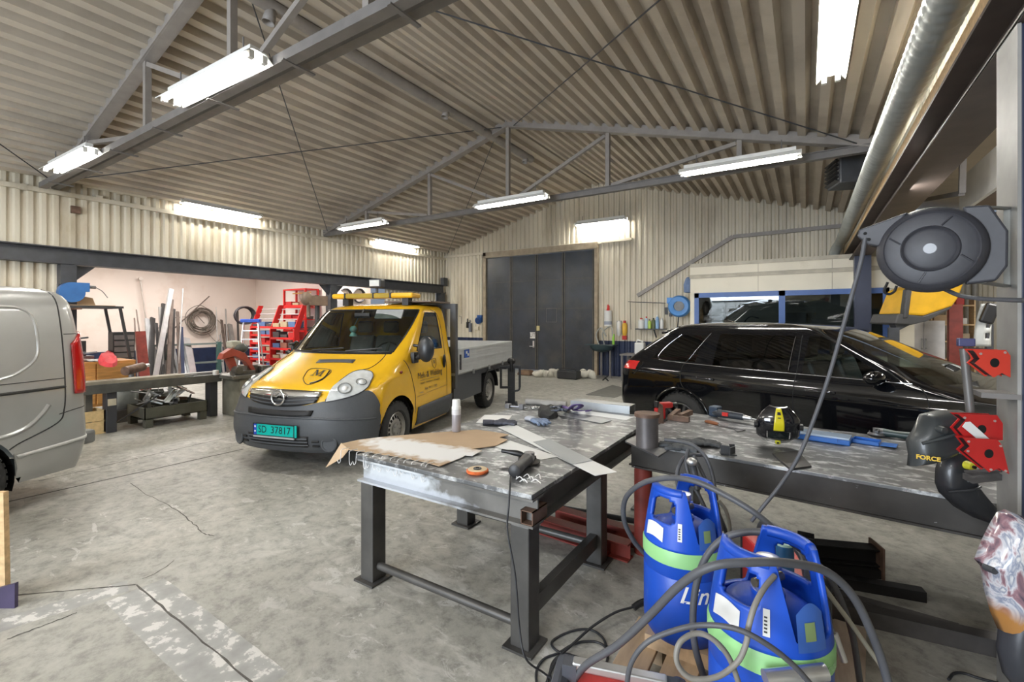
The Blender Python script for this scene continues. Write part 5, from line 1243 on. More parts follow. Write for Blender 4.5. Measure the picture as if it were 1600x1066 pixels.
mb.beam(a + V((0, 0, .03)), a + d * .05 - n * .02 + V((0, 0, .03)), .008, .06); mb.beam(a + d * .045 - n * .03 + V((0, 0, .025)), a + d * .09 + n * .02 + V((0, 0, .025)), .008, .05); mb.beam(a + d * .06 + n * .03 + V((0, 0, .03)), e + n * .03 + V((0, 0, .03)), .008, .06); mb.beam(a + n * .01 + V((0, 0, .004)), e + V((0, 0, .004)), .07, .006)
one('small_bracket', mb, darkst, 'small dark welded bracket near the front edge of the second table', 'bracket')
glove('work_glove', atz(1062, 703, TZ), 2.9, mat('grey_glove', (.07, .075, .08), .85, var=.3, scale=30), 'grey work glove hanging at the edge of the second table under the hose bundle', TZ, s=1.1)
glove('work_glove', atz(1090, 696, TZ), .3, mat('grey_glove', (.07, .075, .08)), 'second grey work glove, lying behind the hose bundle', TZ, s=1.1)
# red beams on the floor between the tables
for pa, pb, l in (((868, 800), (1000, 838), 'red primed steel beam on the floor under the tables, farther one'), ((845, 815), (985, 858), 'red primed steel beam on the floor under the tables, nearer one')):
    a, b = atz(*pa, .08), atz(*pb, .08); a.z = b.z = 0.062; mb = MB(); ibeam(mb, a, b, .10, .12, .01, .008); one('floor_beam', mb, redst, l, 'steel beam')
mb = MB(); mb.cyl(atz(860, 790, .03), atz(995, 815, .03), .022); one('floor_pipe', mb, darkst, 'dark steel pipe lying on the floor behind the red beams', 'pipe')
# ================================================================ RIGHT FOREGROUND: REEL, MASKS, GAS BOTTLES, HOSES, FLOOR STEEL
def facing(c, tilt=0.0, roll=0.0):
    "matrix at c whose local y points to the room's working side (towards the viewpoint), z up"
    a = math.atan2(-c.y, -c.x); return T(*c) @ rz(a - PI / 2) @ rot(tilt, roll, 0)
reelm = mat('reel_black', (.040, .041, .050), .5, var=.08, scale=40)
rc = att(1453, 391, 2.0)
g = thing('hose_reel', 'large round dark grey hose reel bracketed to the right foreground column', 'hose reel', M=facing(rc, 0, .06))
Rr = .182
ML = rot(-PI / 2, 0, 0)  # lathe z -> local +y
mb = MB(); mb.lathe([(.0, .062), (.075, .060), (.083, .056), (.088, .060), (.092, .066), (.097, .060), (.14, .056), (.150, .052), (.155, .056), (.160, .052), (.172, .040), (Rr, .018), (Rr, -.03), (.17, -.055), (.12, -.06), (0, -.06)], 56, ML, cap=False); mb.build('drum_cover', reelm, g, smooth=35)
for a in (.35, 2.0, 3.55, 4.9):
    mb = MB(); mb.tube([(math.cos(a) * .1, .060, math.sin(a) * .1), (math.cos(a + .12) * .145, .056, math.sin(a + .12) * .145)], .004, n=6, sm=0); mb.build('cover_rib', reelm, g, smooth=60)
mb = MB(); mb.lathe([(.0, .0635), (.021, .0635), (.023, .061)], 28, ML, cap=False); mb.build('centre_cap', mat('centre_cap_grey', (.36, .38, .42), .4), g)
sx = 1 if (facing(rc) @ V((1, 0, 0)) - facing(rc) @ V((0, 0, 0))).dot(RT) > 0 else -1
mb = MB(); mb.prism([(-sx * .06, -.05, .175), (-sx * .235, -.05, .13), (-sx * .245, -.05, .10), (-sx * .205, -.05, .055), (-sx * .17, -.05, .04)], (0, .085, 0))
for x, z in ((-.218, .112), (-.205, .078)): pass
mb.build('hose_outlet', reelm, g, bevel=.006)
mb = MB()
for x, z in ((-.214, .108), (-.202, .078)): mb.cyl((sx * x, .034, z), (sx * x, .037, z), .007, n=12)
mb.build('outlet_hole', mat('hole_black', (.003, .003, .003), .8), g)
mb = MB(); mb.prism([(sx * .11, -.055, .165), (sx * .19, -.055, .155), (sx * .235, -.055, .04), (sx * .225, -.055, -.10), (sx * .19, -.055, -.155), (sx * .10, -.055, -.16), (sx * .14, -.055, 0)], (0, .06, 0)); mb.build('rear_housing', reelm, g, bevel=.008)
mb = MB(); mb.tube([(-sx * .15, -.02, -.12), (-sx * .165, -.02, -.16), (-sx * .15, -.02, -.175), (-sx * .13, -.02, -.165), (-sx * .12, -.02, -.14)], .006, n=6); mb.build('lug', black, g, smooth=50)
rcg = Matrix(g.matrix_world); 
mb = MB(); bx = V((PX0 - .006, 2.83, 0)); zt_, zb_ = 2.125, 1.80
rt_, rb_ = rcg @ V((sx * .15, -.03, .16)), rcg @ V((sx * .15, -.03, -.155))
mb.beam(rt_, V((bx.x, bx.y, zt_ + .01)), .03, .008); mb.beam(rb_, V((bx.x, bx.y, zb_)), .03, .008); mb.beam(V((bx.x, bx.y, zb_)), V((bx.x, bx.y, zt_ + .01)), .03, .008, (0, 1, 0))
one('reel_bracket', mb, mat('zinc_bracket', (.30, .30, .28), .4, .6), 'zinc bracket bolted to the grey column side, holding the hose reel', 'bracket')
hosem = mat('grey_rubber_hose', (.075, .078, .088), .5, var=.12, scale=12); hoseb = mat('black_cable', (.02, .021, .024), .5); hosep = mat('pale_hose', (.36, .35, .29), .5, var=.1); hoseg = mat('dusty_grey_hose', (.21, .20, .18), .5, var=.2, scale=12)
def hose(name, pts, r, m, label, cat='hose', sm=8):
    mb = MB(); mb.tube([att(*p) for p in pts], r, n=10, sm=sm); return one(name, mb, m, label, cat, smooth=60)
hose('air_hose', [(1352, 372, 2.02), (1345, 410, 2.03), (1330, 465, 2.05), (1312, 530, 2.07), (1292, 598, 2.10), (1270, 660, 2.13), (1247, 715, 2.16), (1218, 760, 2.2), (1192, 792, 2.22), (1174, 815, 2.23)], .0088, hosem, 'grey air hose hanging from the reel outlet down past the second table')
hose('feed_hose', [(1476, 452, 2.04), (1500, 462, 1.98), (1535, 467, 1.88), (1580, 469, 1.76), (1640, 470, 1.62)], .009, hosem, 'grey feed hose leaving the bottom of the reel to the right')

# red welding magnets on the column --------------------------------
magm = mat('magnet_red', (.50, .018, .018), .4, var=.12); magl = mat('magnet_orange_red', (.66, .05, .03), .4, var=.06)
def pxplate(mb, pix, t, th, hole=None):
    pts = [att(px, py, t) for px, py in pix]; n = FW * th
    mb.prism(pts, n); return mb
def magnet(label, pix, hole, m, t, rivets):
    c = att(*hole, t); g = thing('welding_magnet', label, 'welding magnet', c, 0, 'red arrow-shaped welding magnets')
    for k, o in enumerate((0, .034)):
        mb = MB(); mb.prism([att(px, py, t) + FW * o - c for px, py in pix], FW * .004); mb.build('side_plate', m, g)
    mb = MB(); cc = sum((att(px, py, t) for px, py in pix), V()) / len(pix) - c
    mb.prism([cc + (att(px, py, t) - c - cc) * .88 + FW * .004 for px, py in pix], FW * .03); mb.build('magnet_core', black, g)
    mb = MB(); mb.cyl(-FW * .0015, FW * .002, .0185, n=24); mb.build('hole', mat('hole_black', (.003, .003, .003)), g)
    for q in rivets:
        p = att(*q, t) - c; mb = MB(); mb.cyl(p - FW * .003, p + FW * .002, .005, n=10); mb.build('rivet', mat('rivet_pale', (.55, .45, .43), .4, .4), g)
magnet('topmost of the three red welding magnets on the column, brighter orange-red', [(1526, 552), (1520, 546), (1572, 547), (1579, 556), (1579, 590), (1566, 583), (1553, 590), (1524, 568), (1532, 561)], (1554, 567), magl, 1.90, [(1532, 553), (1570, 551)])
magnet('middle red welding magnet with a white sticker across it', [(1497, 647), (1558, 649), (1567, 662), (1567, 688), (1545, 689), (1508, 684), (1497, 671), (1510, 657)], (1534, 671), magm, 1.97, [(1507, 653), (1554, 658)])
magnet('lowest and largest red welding magnet', [(1505, 684), (1558, 687), (1566, 696), (1577, 741), (1561, 732), (1546, 738), (1507, 706), (1516, 698)], (1545, 709), magm, 1.93, [(1513, 690), (1563, 697), (1512, 705), (1548, 734), (1571, 736)])
mb = MB(); mb.prism([att(px, py, 1.962) for px, py in ((1509, 660), (1516, 659), (1546, 686), (1527, 686), (1504, 667))], FW * .002); one('paper_sticker', mb, paper, 'white printed paper tag lying across the middle red magnet', 'tag')
# hanging bar with block
g = thing('hanging_bar', 'grey round bar hanging upright left of the red magnets', 'bar', att(1512, 600, 2.04))
mb = MB(); mb.cyl(att(1506, 545, 2.04) - att(1512, 600, 2.04), att(1517, 652, 2.04) - att(1512, 600, 2.04), .0155, n=16); mb.build('bar', mat('bar_grey', (.15, .145, .14), .45, .4), g, smooth=50)
mb = MB(); mb.box(att(1509, 535, 2.04) - att(1512, 600, 2.04), (.055, .04, .035)); mb.build('clamp_block', mat('block_blue', (.05, .055, .14), .4), g, bevel=.004)
mb = MB(); mb.beam(att(1511, 546, 2.04) - att(1512, 600, 2.04), att(1545, 549, 2.02) - att(1512, 600, 2.04), .02, .02); mb.build('arm', darkst, g)
# ledge
mb = MB(); mb.prism([att(px, py, 2.0) for px, py in ((1504, 739), (1556, 736), (1566, 742), (1520, 747))], V((0, 0, -.025))); mb.prism([att(px, py, 2.0) for px, py in ((1506, 737), (1558, 734), (1566, 738), (1518, 744))], V((0, 0, .006)))
one('steel_ledge', mb, steelg, 'small grey steel ledge on the column under the lowest red magnet', 'ledge')

# welding masks on the column ---------------------------------------
def shellmask(name, label, outline, t, depth, m, extras, ridge=None):
    "half shell with the given silhouette: rounded towards the room, hollow behind"
    c = sum((att(px, py, t) for px, py in outline), V()) / len(outline)
    g = thing(name, label, 'welding mask', c, 0)
    ring = [att(px, py, t) - c for px, py in outline]; n = len(ring); mb = MB(); vs = []; nl = 7
    cc = V((0, 0, 0))
    for j in range(nl):
        a = j / (nl - 1) * PI / 2; k = math.cos(a * .86) ** .55
        vs += [cc + (p - cc) * k - FW * depth * math.sin(a) + FW * .03 for p in ring]
    fs = [tuple(range((nl - 1) * n, nl * n))] + [(j * n + i, j * n + (i + 1) % n, (j + 1) * n + (i + 1) % n, (j + 1) * n + i) for j in range(nl - 1) for i in range(n)]
    mb.add(vs, fs); mb.build('shell', m, g, smooth=50, solid=.004)
    for nm, px, py, d, r, mm in extras:
        p = att(px, py, t) - c - FW * d; mb = MB(); mb.cyl(p + FW * .02, p - FW * .012, r, r * .85, n=20); o = mb.build(nm, mm, g, smooth=40)
    return g, c
mgrey = mat('mask_grey', (.035, .040, .042), .42, var=.1, coat=.2)
g, c = shellmask('welding_mask', 'dark grey welding mask hanging sideways above another, left of the red magnets', [(1446, 650), (1458, 647), (1475, 643), (1508, 643), (1502, 650), (1495, 662), (1499, 672), (1501, 690), (1497, 700), (1488, 712), (1468, 721), (1448, 727), (1426, 730), (1428, 712), (1424, 690), (1434, 676)], 2.08, .08, mgrey,
    [('hinge_knob', 1453, 667, .062, .017, mgrey), ('hinge_knob', 1485, 682, .072, .020, mgrey)])
mb = MB(); mb.tube([att(1430, 690, 2.08) - c - FW * .035, att(1462, 676, 2.08) - c - FW * .068, att(1492, 671, 2.08) - c - FW * .05], .008, n=8); mb.build('brow_ridge', mgrey, g, smooth=60)
vs, fs = text_mesh('FORCE', .026, bold=.001); R3 = facing(att(1433, 712, 2.0))
mb = MB(); mb.add([(R3.to_3x3() @ V((v.x * -sx * -1 if sx > 0 else -v.x, 0, v.y)).xyz) for v in vs], fs, T(*(att(1434, 711, 2.08) - c - FW * .052)))
mb.build('yellow_lettering', mat('lettering_yellow', (.65, .42, .02), .5), g, fix=False)
mdark = mat('mask_dark', (.020, .021, .024), .4, var=.1, coat=.2)
g, c = shellmask('welding_mask', 'dark welding mask with a yellow knob, hanging below the grey mask', [(1478, 713), (1492, 706), (1504, 706), (1511, 715), (1514, 735), (1522, 758), (1535, 775), (1556, 800), (1557, 822), (1530, 812), (1500, 795), (1476, 772), (1470, 757), (1471, 735)], 2.13, .07, mdark,
    [('yellow_knob', 1496, 722, .062, .019, mat('knob_yellow', (.72, .68, .05), .4)), ('knob_mark', 1496, 722, .070, .008, black)])
vs, fs = text_mesh('PRO', .022); mb = MB(); Rt = Matrix((RT, FW * -1, V((0, 0, 1)))).transposed()
mb.add([Rt @ V((v.y * -.25 + v.x * .35, 0, v.x * .9 + v.y * .3)) for v in vs], fs, T(*(att(1494, 740, 2.13) - c - FW * .062))); mb.build('grey_lettering', mat('lettering_grey', (.28, .34, .36), .5), g, fix=False)
mb = MB(); mb.tube([att(1472, 765, 2.13) - c - FW * .03, att(1500, 757, 2.13) - c - FW * .065, att(1518, 756, 2.13) - c - FW * .04], .006, n=8); mb.build('brow_ridge', mdark, g, smooth=60)

# airbrushed mask at the right edge
def paintmat():
    m = bpy.data.materials.new('airbrushed_paint'); m.use_nodes = True; nt = m.node_tree; N = nt.nodes; L = nt.links; b = N['Principled BSDF']
    tc = N.new('ShaderNodeTexCoord'); mp = N.new('ShaderNodeMapping'); mp.inputs['Scale'].default_value = (1.6, 1.6, .75); L.new(tc.outputs['Object'], mp.inputs[0])
    n = N.new('ShaderNodeTexNoise'); n.inputs['Scale'].default_value = 9; n.inputs['Detail'].default_value = 5; n.inputs['Distortion'].default_value = 1.2; L.new(mp.outputs[0], n.inputs['Vector'])
    r = N.new('ShaderNodeValToRGB'); e = r.color_ramp.elements
    cols = [(.30, (.05, .05, .08)), (.40, (.30, .17, .20)), (.47, (.60, .60, .64)), (.53, (.22, .25, .34)), (.60, (.66, .66, .67)), (.70, (.36, .22, .25))]
    while len(e) < len(cols): e.new(.5)
    for i, (p, c) in enumerate(cols): e[i].position = p; e[i].color = (*c, 1)
    L.new(n.outputs['Fac'], r.inputs[0])
    sp = N.new('ShaderNodeSeparateXYZ'); L.new(tc.outputs['Object'], sp.inputs[0])
    ad = N.new('ShaderNodeMath'); ad.operation = 'MULTIPLY_ADD'; ad.inputs[1].default_value = .12; L.new(n.outputs['Fac'], ad.inputs[0]); L.new(sp.outputs['Z'], ad.inputs[2])
    mr = N.new('ShaderNodeMapRange'); mr.inputs[1].default_value = -.06; mr.inputs[2].default_value = -.12; L.new(ad.outputs[0], mr.inputs[0])
    mx = N.new('ShaderNodeMix'); mx.data_type = 'RGBA'; L.new(mr.outputs[0], mx.inputs[0]); L.new(r.outputs[0], mx.inputs[6]); mx.inputs[7].default_value = (.42, .20, .06, 1)
    L.new(mx.outputs[2], b.inputs['Base Color']); b.inputs['Roughness'].default_value = .2; b.inputs['Coat Weight'].default_value = .7
    return m
pm = paintmat()
g, c = shellmask('welding_mask', 'airbrushed pink, white and orange welding mask at the right edge of the view', [(1562, 822), (1572, 806), (1584, 802), (1600, 808), (1625, 830), (1640, 870), (1638, 910), (1612, 940), (1582, 958), (1572, 990), (1562, 965), (1552, 930), (1545, 890), (1536, 880), (1548, 850)], 1.62, .10, pm,
    [('hinge_knob', 1590, 848, .085, .016, black), ('hinge_knob', 1540, 885, .02, .014, darkst)])
g, c = shellmask('helmet_guard', 'dark curved neck guard hanging below the airbrushed mask', [(1574, 985), (1584, 955), (1602, 925), (1650, 920), (1660, 1075), (1600, 1085), (1580, 1060), (1570, 1020)], 1.66, .07, mat('guard_grey', (.04, .042, .05), .4), [])
g['category'] = 'guard'

# pallet, gas bottles ----------------------------------------------
pw_ = mat('pale_pallet_wood', (.50, .37, .24), .7, var=.25, scale=3, stretch=(6, 1, 6)); pwd = mat('weathered_plank', (.38, .32, .26), .75, var=.25, scale=3, stretch=(6, 1, 6))
g = thing('pallet', 'wooden pallet on the floor under the blue gas bottles', 'pallet', (-.19, 1.83, 0), .0)
for i, x in enumerate((-.46, -.27, -.08, .11, .30)):
    mb = MB(); mb.box((x, 0, .131), (.145, 1.04, .022)); mb.build('deck_board', pw_, g, bevel=.003)
for y in (-.47, 0, .47):
    mb = MB(); mb.box((-.08, y, .109), (.92, .10, .022)); mb.build('stringer', pw_, g)
    for x in (-.46, -.08, .30): mb = MB(); mb.box((x, y, .049), (.14, .10, .098)); mb.build('block', pw_, g)
a, b = atz(1328, 978, .02), atz(1318, 1110, .02)
mb = MB(); mb.beam(V((a.x, a.y, .016)), V((b.x, b.y, .016)), .14, .03); one('loose_plank', mb, pwd, 'weathered wooden plank on the floor right of the front gas bottle', 'plank')
blueb = mat('bottle_blue', (.008, .065, .42), .38, var=.1, scale=3, dirt=(.12, .2, .45), dscale=5, dlo=.62, dhi=.75); blues = mat('shroud_blue', (.010, .075, .50), .4, var=.06)
greenb = mat('bottle_green', (.27, .56, .23), .45, var=.05); bshade = mat('panel_blue', (.035, .11, .40), .35, var=.06)
lab = mat('white_label', (.70, .71, .70), .5, var=.05)
def gas(label, loc, ang, sticker):
    g = thing('gas_bottle', label, 'gas cylinder', loc, ang, 'blue gas bottles'); R0 = .178
    mb = MB(); mb.lathe([(.13, 0), (.155, .0), (R0 - .004, .03), (R0, .06), (R0, .30), (R0 - .003, .305), (R0, .31), (R0, .40)], 48); mb.build('cylinder_body', blueb, g, smooth=35)
    mb = MB(); mb.lathe([(R0 - .002, .36), (R0 + .004, .362), (R0 + .004, .415), (R0 - .004, .432), (R0 - .03, .436)], 48, cap=False); mb.build('green_band', greenb, g, smooth=35)
    mb = MB(); mb.lathe([(R0 - .022, .432), (.15, .45), (.125, .485), (.09, .505), (.05, .515), (.05, .53), (0, .532)], 48, cap=False); mb.build('shoulder', blues, g, smooth=35)
    # handle collar: two tall lobes with grip openings
    H = .255
    def Hh(a): return .04 + (H - .04) * (1 if abs(math.cos(a)) > .66 else max(0, (abs(math.cos(a)) - .42) / .24))
    def P_(u, v):
        a = 2 * PI * u; h = Hh(a) * v; r = R0 - .010 - .030 * (h / H) - .012 * (h / H) ** 2
        return V((r * math.cos(a), r * math.sin(a), .425 + h))
    def sk(u, v):
        a = 2 * PI * u; h = Hh(a) * v
        for k in (0, PI):
            d = (a - k - .10 + PI) % (2 * PI) - PI
            if (d / .46) ** 4 + ((h - .160) / .052) ** 4 < 1: return True
        return False
    mb = MB(); mb.grid(P_, 128, 26, sk); c_ = mb.build('handle_collar', blues, g, smooth=45, solid=.018)
    for k in (0, PI):
        pts = []
        for i in range(15):
            a = k + .10 - .62 + 1.24 * i / 14; u = (a / (2 * PI)) % 1; pts.append(P_(u, 1.0) + V((0, 0, -.012)))
        mb = MB(); mb.tube(pts, .019, n=12, sm=2); mb.build('grip', blues, g, smooth=60)
    # panels and stickers on the collar
    def on(a, z, k=.011):
        r = R0 - .010 - .030 * max(0, z) / H - .012 * (max(0, z) / H) ** 2 + k; return V((r * math.cos(a), r * math.sin(a), .425 + z))
    mb = MB(); mb.grid(lambda u, v: on(1.15 + .55 * u, .02 + .10 * v + .03 * math.sin(PI * u) * v), 10, 6); mb.build('display_panel', bshade, g, smooth=60)
    mb = MB(); mb.grid(lambda u, v: on(1.28 + .2 * u, .05 + .05 * v, .013), 4, 3); mb.build('display', mat('display_green', (.20, .28, .12), .3), g)
    mb = MB(); mb.grid(lambda u, v: on(-.38 + .62 * u, .028 + .062 * v + .012 * math.sin(PI * u), .012), 10, 5); s_ = mb.build('paper_label', lab, g, smooth=60); s_['label'] = 'white printed label'
    mb = MB(); mb.grid(lambda u, v: on(.62 + .11 * u, .05 + .075 * v, .012), 3, 3); s_ = mb.build('barcode_sticker', lab, g, smooth=60)
    for k in range(5): 
        mb = MB(); mb.grid(lambda u, v: on(.64 + .05 * u, .06 + .010 * k + .005 * v, .0132), 2, 1); mb.build('barcode_bar', black, s_)
    mb = MB(); mb.cyl((0, 0, .52), (0, 0, .58), .022); mb.cyl((0, 0, .58), (0, 0, .60), .03); mb.cyl((-.06, 0, .56), (.06, 0, .56), .014); mb.build('valve', mat('brass_dull', (.28, .24, .16), .35, .8), g, smooth=40)
    mb = MB(); mb.lathe([(.012, .60), (.036, .605), (.040, .615), (.036, .632), (.02, .637), (0, .637)], 20); mb.build('valve_wheel', alu, g, smooth=40)
    vs, fs = text_mesh('Linde', .105, font_shear=.32, bold=.001); mb = MB()
    mb.add([V((math.cos(sticker + v.x / R0) * (R0 + .0012), math.sin(sticker + v.x / R0) * (R0 + .0012), .245 + v.y)) for v in vs], fs); mb.build('white_lettering', whitepl, g, fix=False)
    vs, fs = text_mesh('Linde', .04, font_shear=.3); mb = MB()
    mb.add([V((math.cos(sticker + .5 + v.x / R0) * (R0 + .0055), math.sin(sticker + .5 + v.x / R0) * (R0 + .0055), .386 + v.y)) for v in vs], fs); mb.build('band_lettering', mat('pale_green_print', (.45, .70, .42), .5), g, fix=False)
    return g
c1 = att(1067, 900, 2.19); c2 = att(1200, 900, 1.50)
b1a = math.atan2(-c1.y, -c1.x)
gas('blue gas bottle with green band, the farther one next to the red pipe leg', (c1.x, c1.y, .205), b1a + .0 - .75, 1.30)
gas('blue gas bottle with green band, the nearer one draped with hoses', (c2.x, c2.y, .255), math.atan2(-c2.y, -c2.x) - .70, 1.25)
for c, h, l in ((c1, .062, 'wooden block under the farther gas bottle'), (c2, .112, 'wooden block under the nearer gas bottle')):
    mb = MB(); mb.box((c.x, c.y, .1425 + h / 2), (.28, .28, h)); one('support_block', mb, pw_, l, 'wood block')
# red machine behind the bottles
rm = mat('machine_red', (.56, .03, .03), .35, var=.08, coat=.3)
cm = att(1207, 880, 2.02)
g = thing('welding_machine', 'red welding machine standing behind the nearer gas bottle', 'welding machine', (cm.x + .03, cm.y + .12, .143), math.radians(32))
mb = MB(); mb.box((0, 0, .23), (.17, .40, .44)); mb.build('casing', rm, g, bevel=.012)
for s in (-1, 1):
    mb = MB(); mb.box((0, s * .205, .23), (.175, .015, .45)); mb.build('end_frame', darkst, g, bevel=.01)
mb = MB(); mb.tube([(0, -.19, .45), (0, -.15, .52), (0, 0, .545), (0, .15, .52), (0, .19, .45)], .02, n=10); mb.build('handle', mat('handle_grey', (.10, .105, .12), .3, .5), g, smooth=50)
mb = MB(); mb.box((-.088, -.1, .33), (.004, .12, .16)); mb.build('white_panel', lab, g)
cm = att(1225, 876, 1.86)
g = thing('hose_connector', 'blue capped round plug standing up behind the nearer gas bottle', 'plug', cm - V((0, 0, .07)))
mb = MB(); mb.lathe([(.034, -.16), (.036, .0), (.036, .10), (.033, .135)], 24); mb.build('blue_cap', mat('plug_blue', (.02, .11, .26), .4), g, smooth=40)
mb = MB(); mb.lathe([(.033, .1351), (.028, .143), (0, .1435)], 24, cap=False); mb.build('pale_top', mat('plug_pale', (.35, .55, .50), .4), g)
g = thing('inverter_welder', 'low red welder with dark end caps and silver handle at the bottom edge', 'welding machine', (-.55, 1.56, .143), .28)
mb = MB(); mb.box((0, 0, .12), (.40, .20, .22)); mb.build('casing', rm, g, bevel=.015)
for s in (-1, 1):
    mb = MB(); mb.box((s * .20, 0, .125), (.07, .215, .25)); mb.build('end_cap', mat('cap_grey', (.07, .075, .09), .4), g, bevel=.03)
mb = MB(); mb.beam((-.16, 0, .285), (.16, 0, .285), .04, .03); mb.build('handle_bar', alu, g, bevel=.006)
for s in (-1, 1):
    mb = MB(); mb.box((s * .17, 0, .26), (.05, .05, .06)); mb.build('handle_post', mat('cap_grey', (.07, .075, .09)), g)
# hoses
hose('welding_hose', [(1390, 1075, 1.42), (1370, 1010, 1.42), (1335, 935, 1.40), (1290, 893, 1.37), (1230, 880, 1.33), (1170, 879, 1.32), (1110, 886, 1.34), (1062, 915, 1.40), (1015, 962, 1.48), (965, 1008, 1.55), (915, 1040, 1.62), (888, 1075, 1.66)], .0125, hosem, 'thick grey hose arching in front over the nearer gas bottle')
hose('welding_hose', [(1010, 868, 2.42), (990, 845, 2.40), (975, 812, 2.36), (978, 778, 2.30), (1005, 755, 2.2), (1045, 747, 2.1), (1085, 752, 2.0), (1130, 772, 1.92), (1180, 802, 1.84), (1225, 840, 1.80), (1262, 868, 1.80), (1300, 910, 1.85), (1330, 985, 1.95), (1345, 1075, 2.0)], .0125, hosem, 'grey hose looping over the farther gas bottle and its shroud')
hose('welding_hose', [(1262, 905, 1.62), (1262, 868, 1.6), (1235, 845, 1.6), (1200, 833, 1.62), (1163, 832, 1.66), (1130, 842, 1.70), (1105, 868, 1.72), (1090, 905, 1.74), (1083, 955, 1.74), (1086, 1010, 1.74), (1105, 1075, 1.74)], .0125, hosem, 'grey hose curving between the two gas bottles')
hose('welding_hose', [(978, 1090, 1.40), (985, 1040, 1.38), (1010, 1005, 1.36), (1055, 985, 1.34), (1100, 977, 1.32), (1150, 983, 1.28), (1195, 1005, 1.25), (1240, 1040, 1.24), (1280, 1085, 1.24)], .0075, hosem, 'thinner grey hose crossing the bottom in front of the nearer gas bottle')
hose('welding_hose', [(1210, 900, 1.36), (1195, 918, 1.33), (1180, 945, 1.30), (1170, 978, 1.29), (1166, 1005, 1.29), (1152, 1035, 1.29), (1120, 1058, 1.29), (1080, 1060, 1.30), (1058, 1036, 1.31), (1062, 1005, 1.32), (1088, 990, 1.33), (1115, 1000, 1.32), (1140, 1030, 1.31), (1160, 1085, 1.31)], .0078, hoseg, 'dusty hose coiled in a ring in front of the nearer gas bottle')
hose('welding_hose', [(1275, 900, 1.62), (1300, 935, 1.66), (1330, 975, 1.70), (1358, 1015, 1.72), (1378, 1045, 1.72), (1388, 1085, 1.72)], .0085, hosep, 'pale beige hose on the right side of the nearer gas bottle')
hose('welding_hose', [(1285, 950, 1.66), (1295, 985, 1.66), (1298, 1020, 1.62), (1280, 1040, 1.58), (1245, 1052, 1.54)], .007, hoseb, 'thin black hose tucked right of the nearer gas bottle')
hose('welding_hose', [(1123, 782, 2.42), (1135, 800, 2.40), (1140, 830, 2.38), (1133, 860, 2.36)], .010, hosep, 'short pale hose behind the farther gas bottle')
g_ = (1080, 690, 2.62)
hose('welding_hose', [(1038, 687, 2.86), (1062, 690, 2.82), (1085, 697, 2.72), (1103, 715, 2.64), (1114, 745, 2.60), (1119, 780, 2.56), (1128, 830, 2.5)], .011, hosem, 'upper grey hose of the bundle draped over the second table edge')
hose('welding_hose', [(1100, 711, 2.72), (1075, 712, 2.70), (1062, 726, 2.66), (1058, 748, 2.62), (1063, 790, 2.5)], .011, hosem, 'grey hose of the bundle hanging left, over the second table edge')
hose('welding_hose', [(1075, 703, 2.72), (1072, 725, 2.66), (1080, 752, 2.62), (1095, 780, 2.56), (1110, 815, 2.5)], .011, hosem, 'grey hose of the bundle hanging straight down in the middle')
hose('welding_hose', [(1084, 712, 2.70), (1098, 740, 2.64), (1112, 770, 2.60), (1122, 800, 2.55), (1140, 845, 2.5)], .011, hosem, 'rightmost grey hose of the bundle over the second table edge')
g = thing('welding_torch', 'grey welding torch hanging in the hose bundle at the second table', 'torch', att(1086, 735, 2.60))
o_ = att(1086, 735, 2.60)
mb = MB(); mb.tube([att(1080, 716, 2.60) - o_, att(1084, 735, 2.60) - o_, att(1090, 765, 2.57) - o_], .02, n=12); mb.build('torch_grip', darkst, g, smooth=50)
mb = MB(); mb.ell(att(1081, 722, 2.585) - o_, (.03, .025, .022), 14, 10); mb.build('torch_head', alu, g, smooth=50)
g = thing('welding_torch', 'slim steel torch resting upright against the right side of the nearer gas bottle', 'torch', att(1305, 1000, 1.68)); o_ = att(1305, 1000, 1.68)
mb = MB(); mb.cyl(att(1286, 950, 1.70) - o_, att(1304, 992, 1.68) - o_, .007); mb.build('neck', raw, g, smooth=50)
mb = MB(); mb.cyl(att(1303, 990, 1.68) - o_, att(1319, 1034, 1.66) - o_, .0135, .012, n=16); mb.build('nozzle', alu, g, smooth=50)
mb = MB(); mb.cyl(att(1195, 1060, 1.30), att(1290, 1050, 1.30), .022, n=20); one('silver_tube', mb, alu, 'bright silver tube lying across the bottom edge before the nearer gas bottle', 'tube', smooth=50)
# cables on the floor
hose('power_cable', [(1003, 946, 2.60), (985, 950, 2.58), (960, 958, 2.52), (925, 980, 2.42), (897, 1005, 2.32), (875, 1025, 2.24), (862, 1045, 2.18), (850, 1080, 2.06)], .0065, hoseb, 'black power cable running from the black plug to the cable tangle', 'cable')
zf = lambda px, py: (px, py, 1.642 * F_PX / (py - HY))
hose('power_cable', [zf(948, 1010), zf(940, 995), zf(922, 984), zf(895, 986), zf(868, 998), zf(862, 1008), zf(875, 1020), zf(905, 1028), zf(930, 1042), zf(935, 1052), zf(905, 1068)], .006, hoseb, 'upper loop of thin black cable on the floor by the near table leg', 'cable')
hose('power_cable', [zf(870, 1080), zf(860, 1058), zf(864, 1035), zf(882, 1022), zf(905, 1030), zf(935, 1048), zf(925, 1062), zf(900, 1085)], .006, hoseb, 'lower loop of thin black cable at the bottom edge by the near table leg', 'cable')
hose('power_cable', [zf(840, 1085), zf(838, 1050), zf(850, 1030), zf(872, 1021), zf(890, 1010), zf(905, 1004), zf(930, 1003), zf(946, 1012), zf(949, 1030), zf(940, 1055)], .006, hoseb, 'wide outer loop of thin black cable near the pale pallet board', 'cable')
mb = MB(); mb.tube([att(990, 950, 2.585), att(1000, 943, 2.60), att(1016, 938, 2.62)], .018, n=12); one('cable_plug', mb, black, 'black cable plug on the floor left of the farther gas bottle', 'plug', smooth=50)
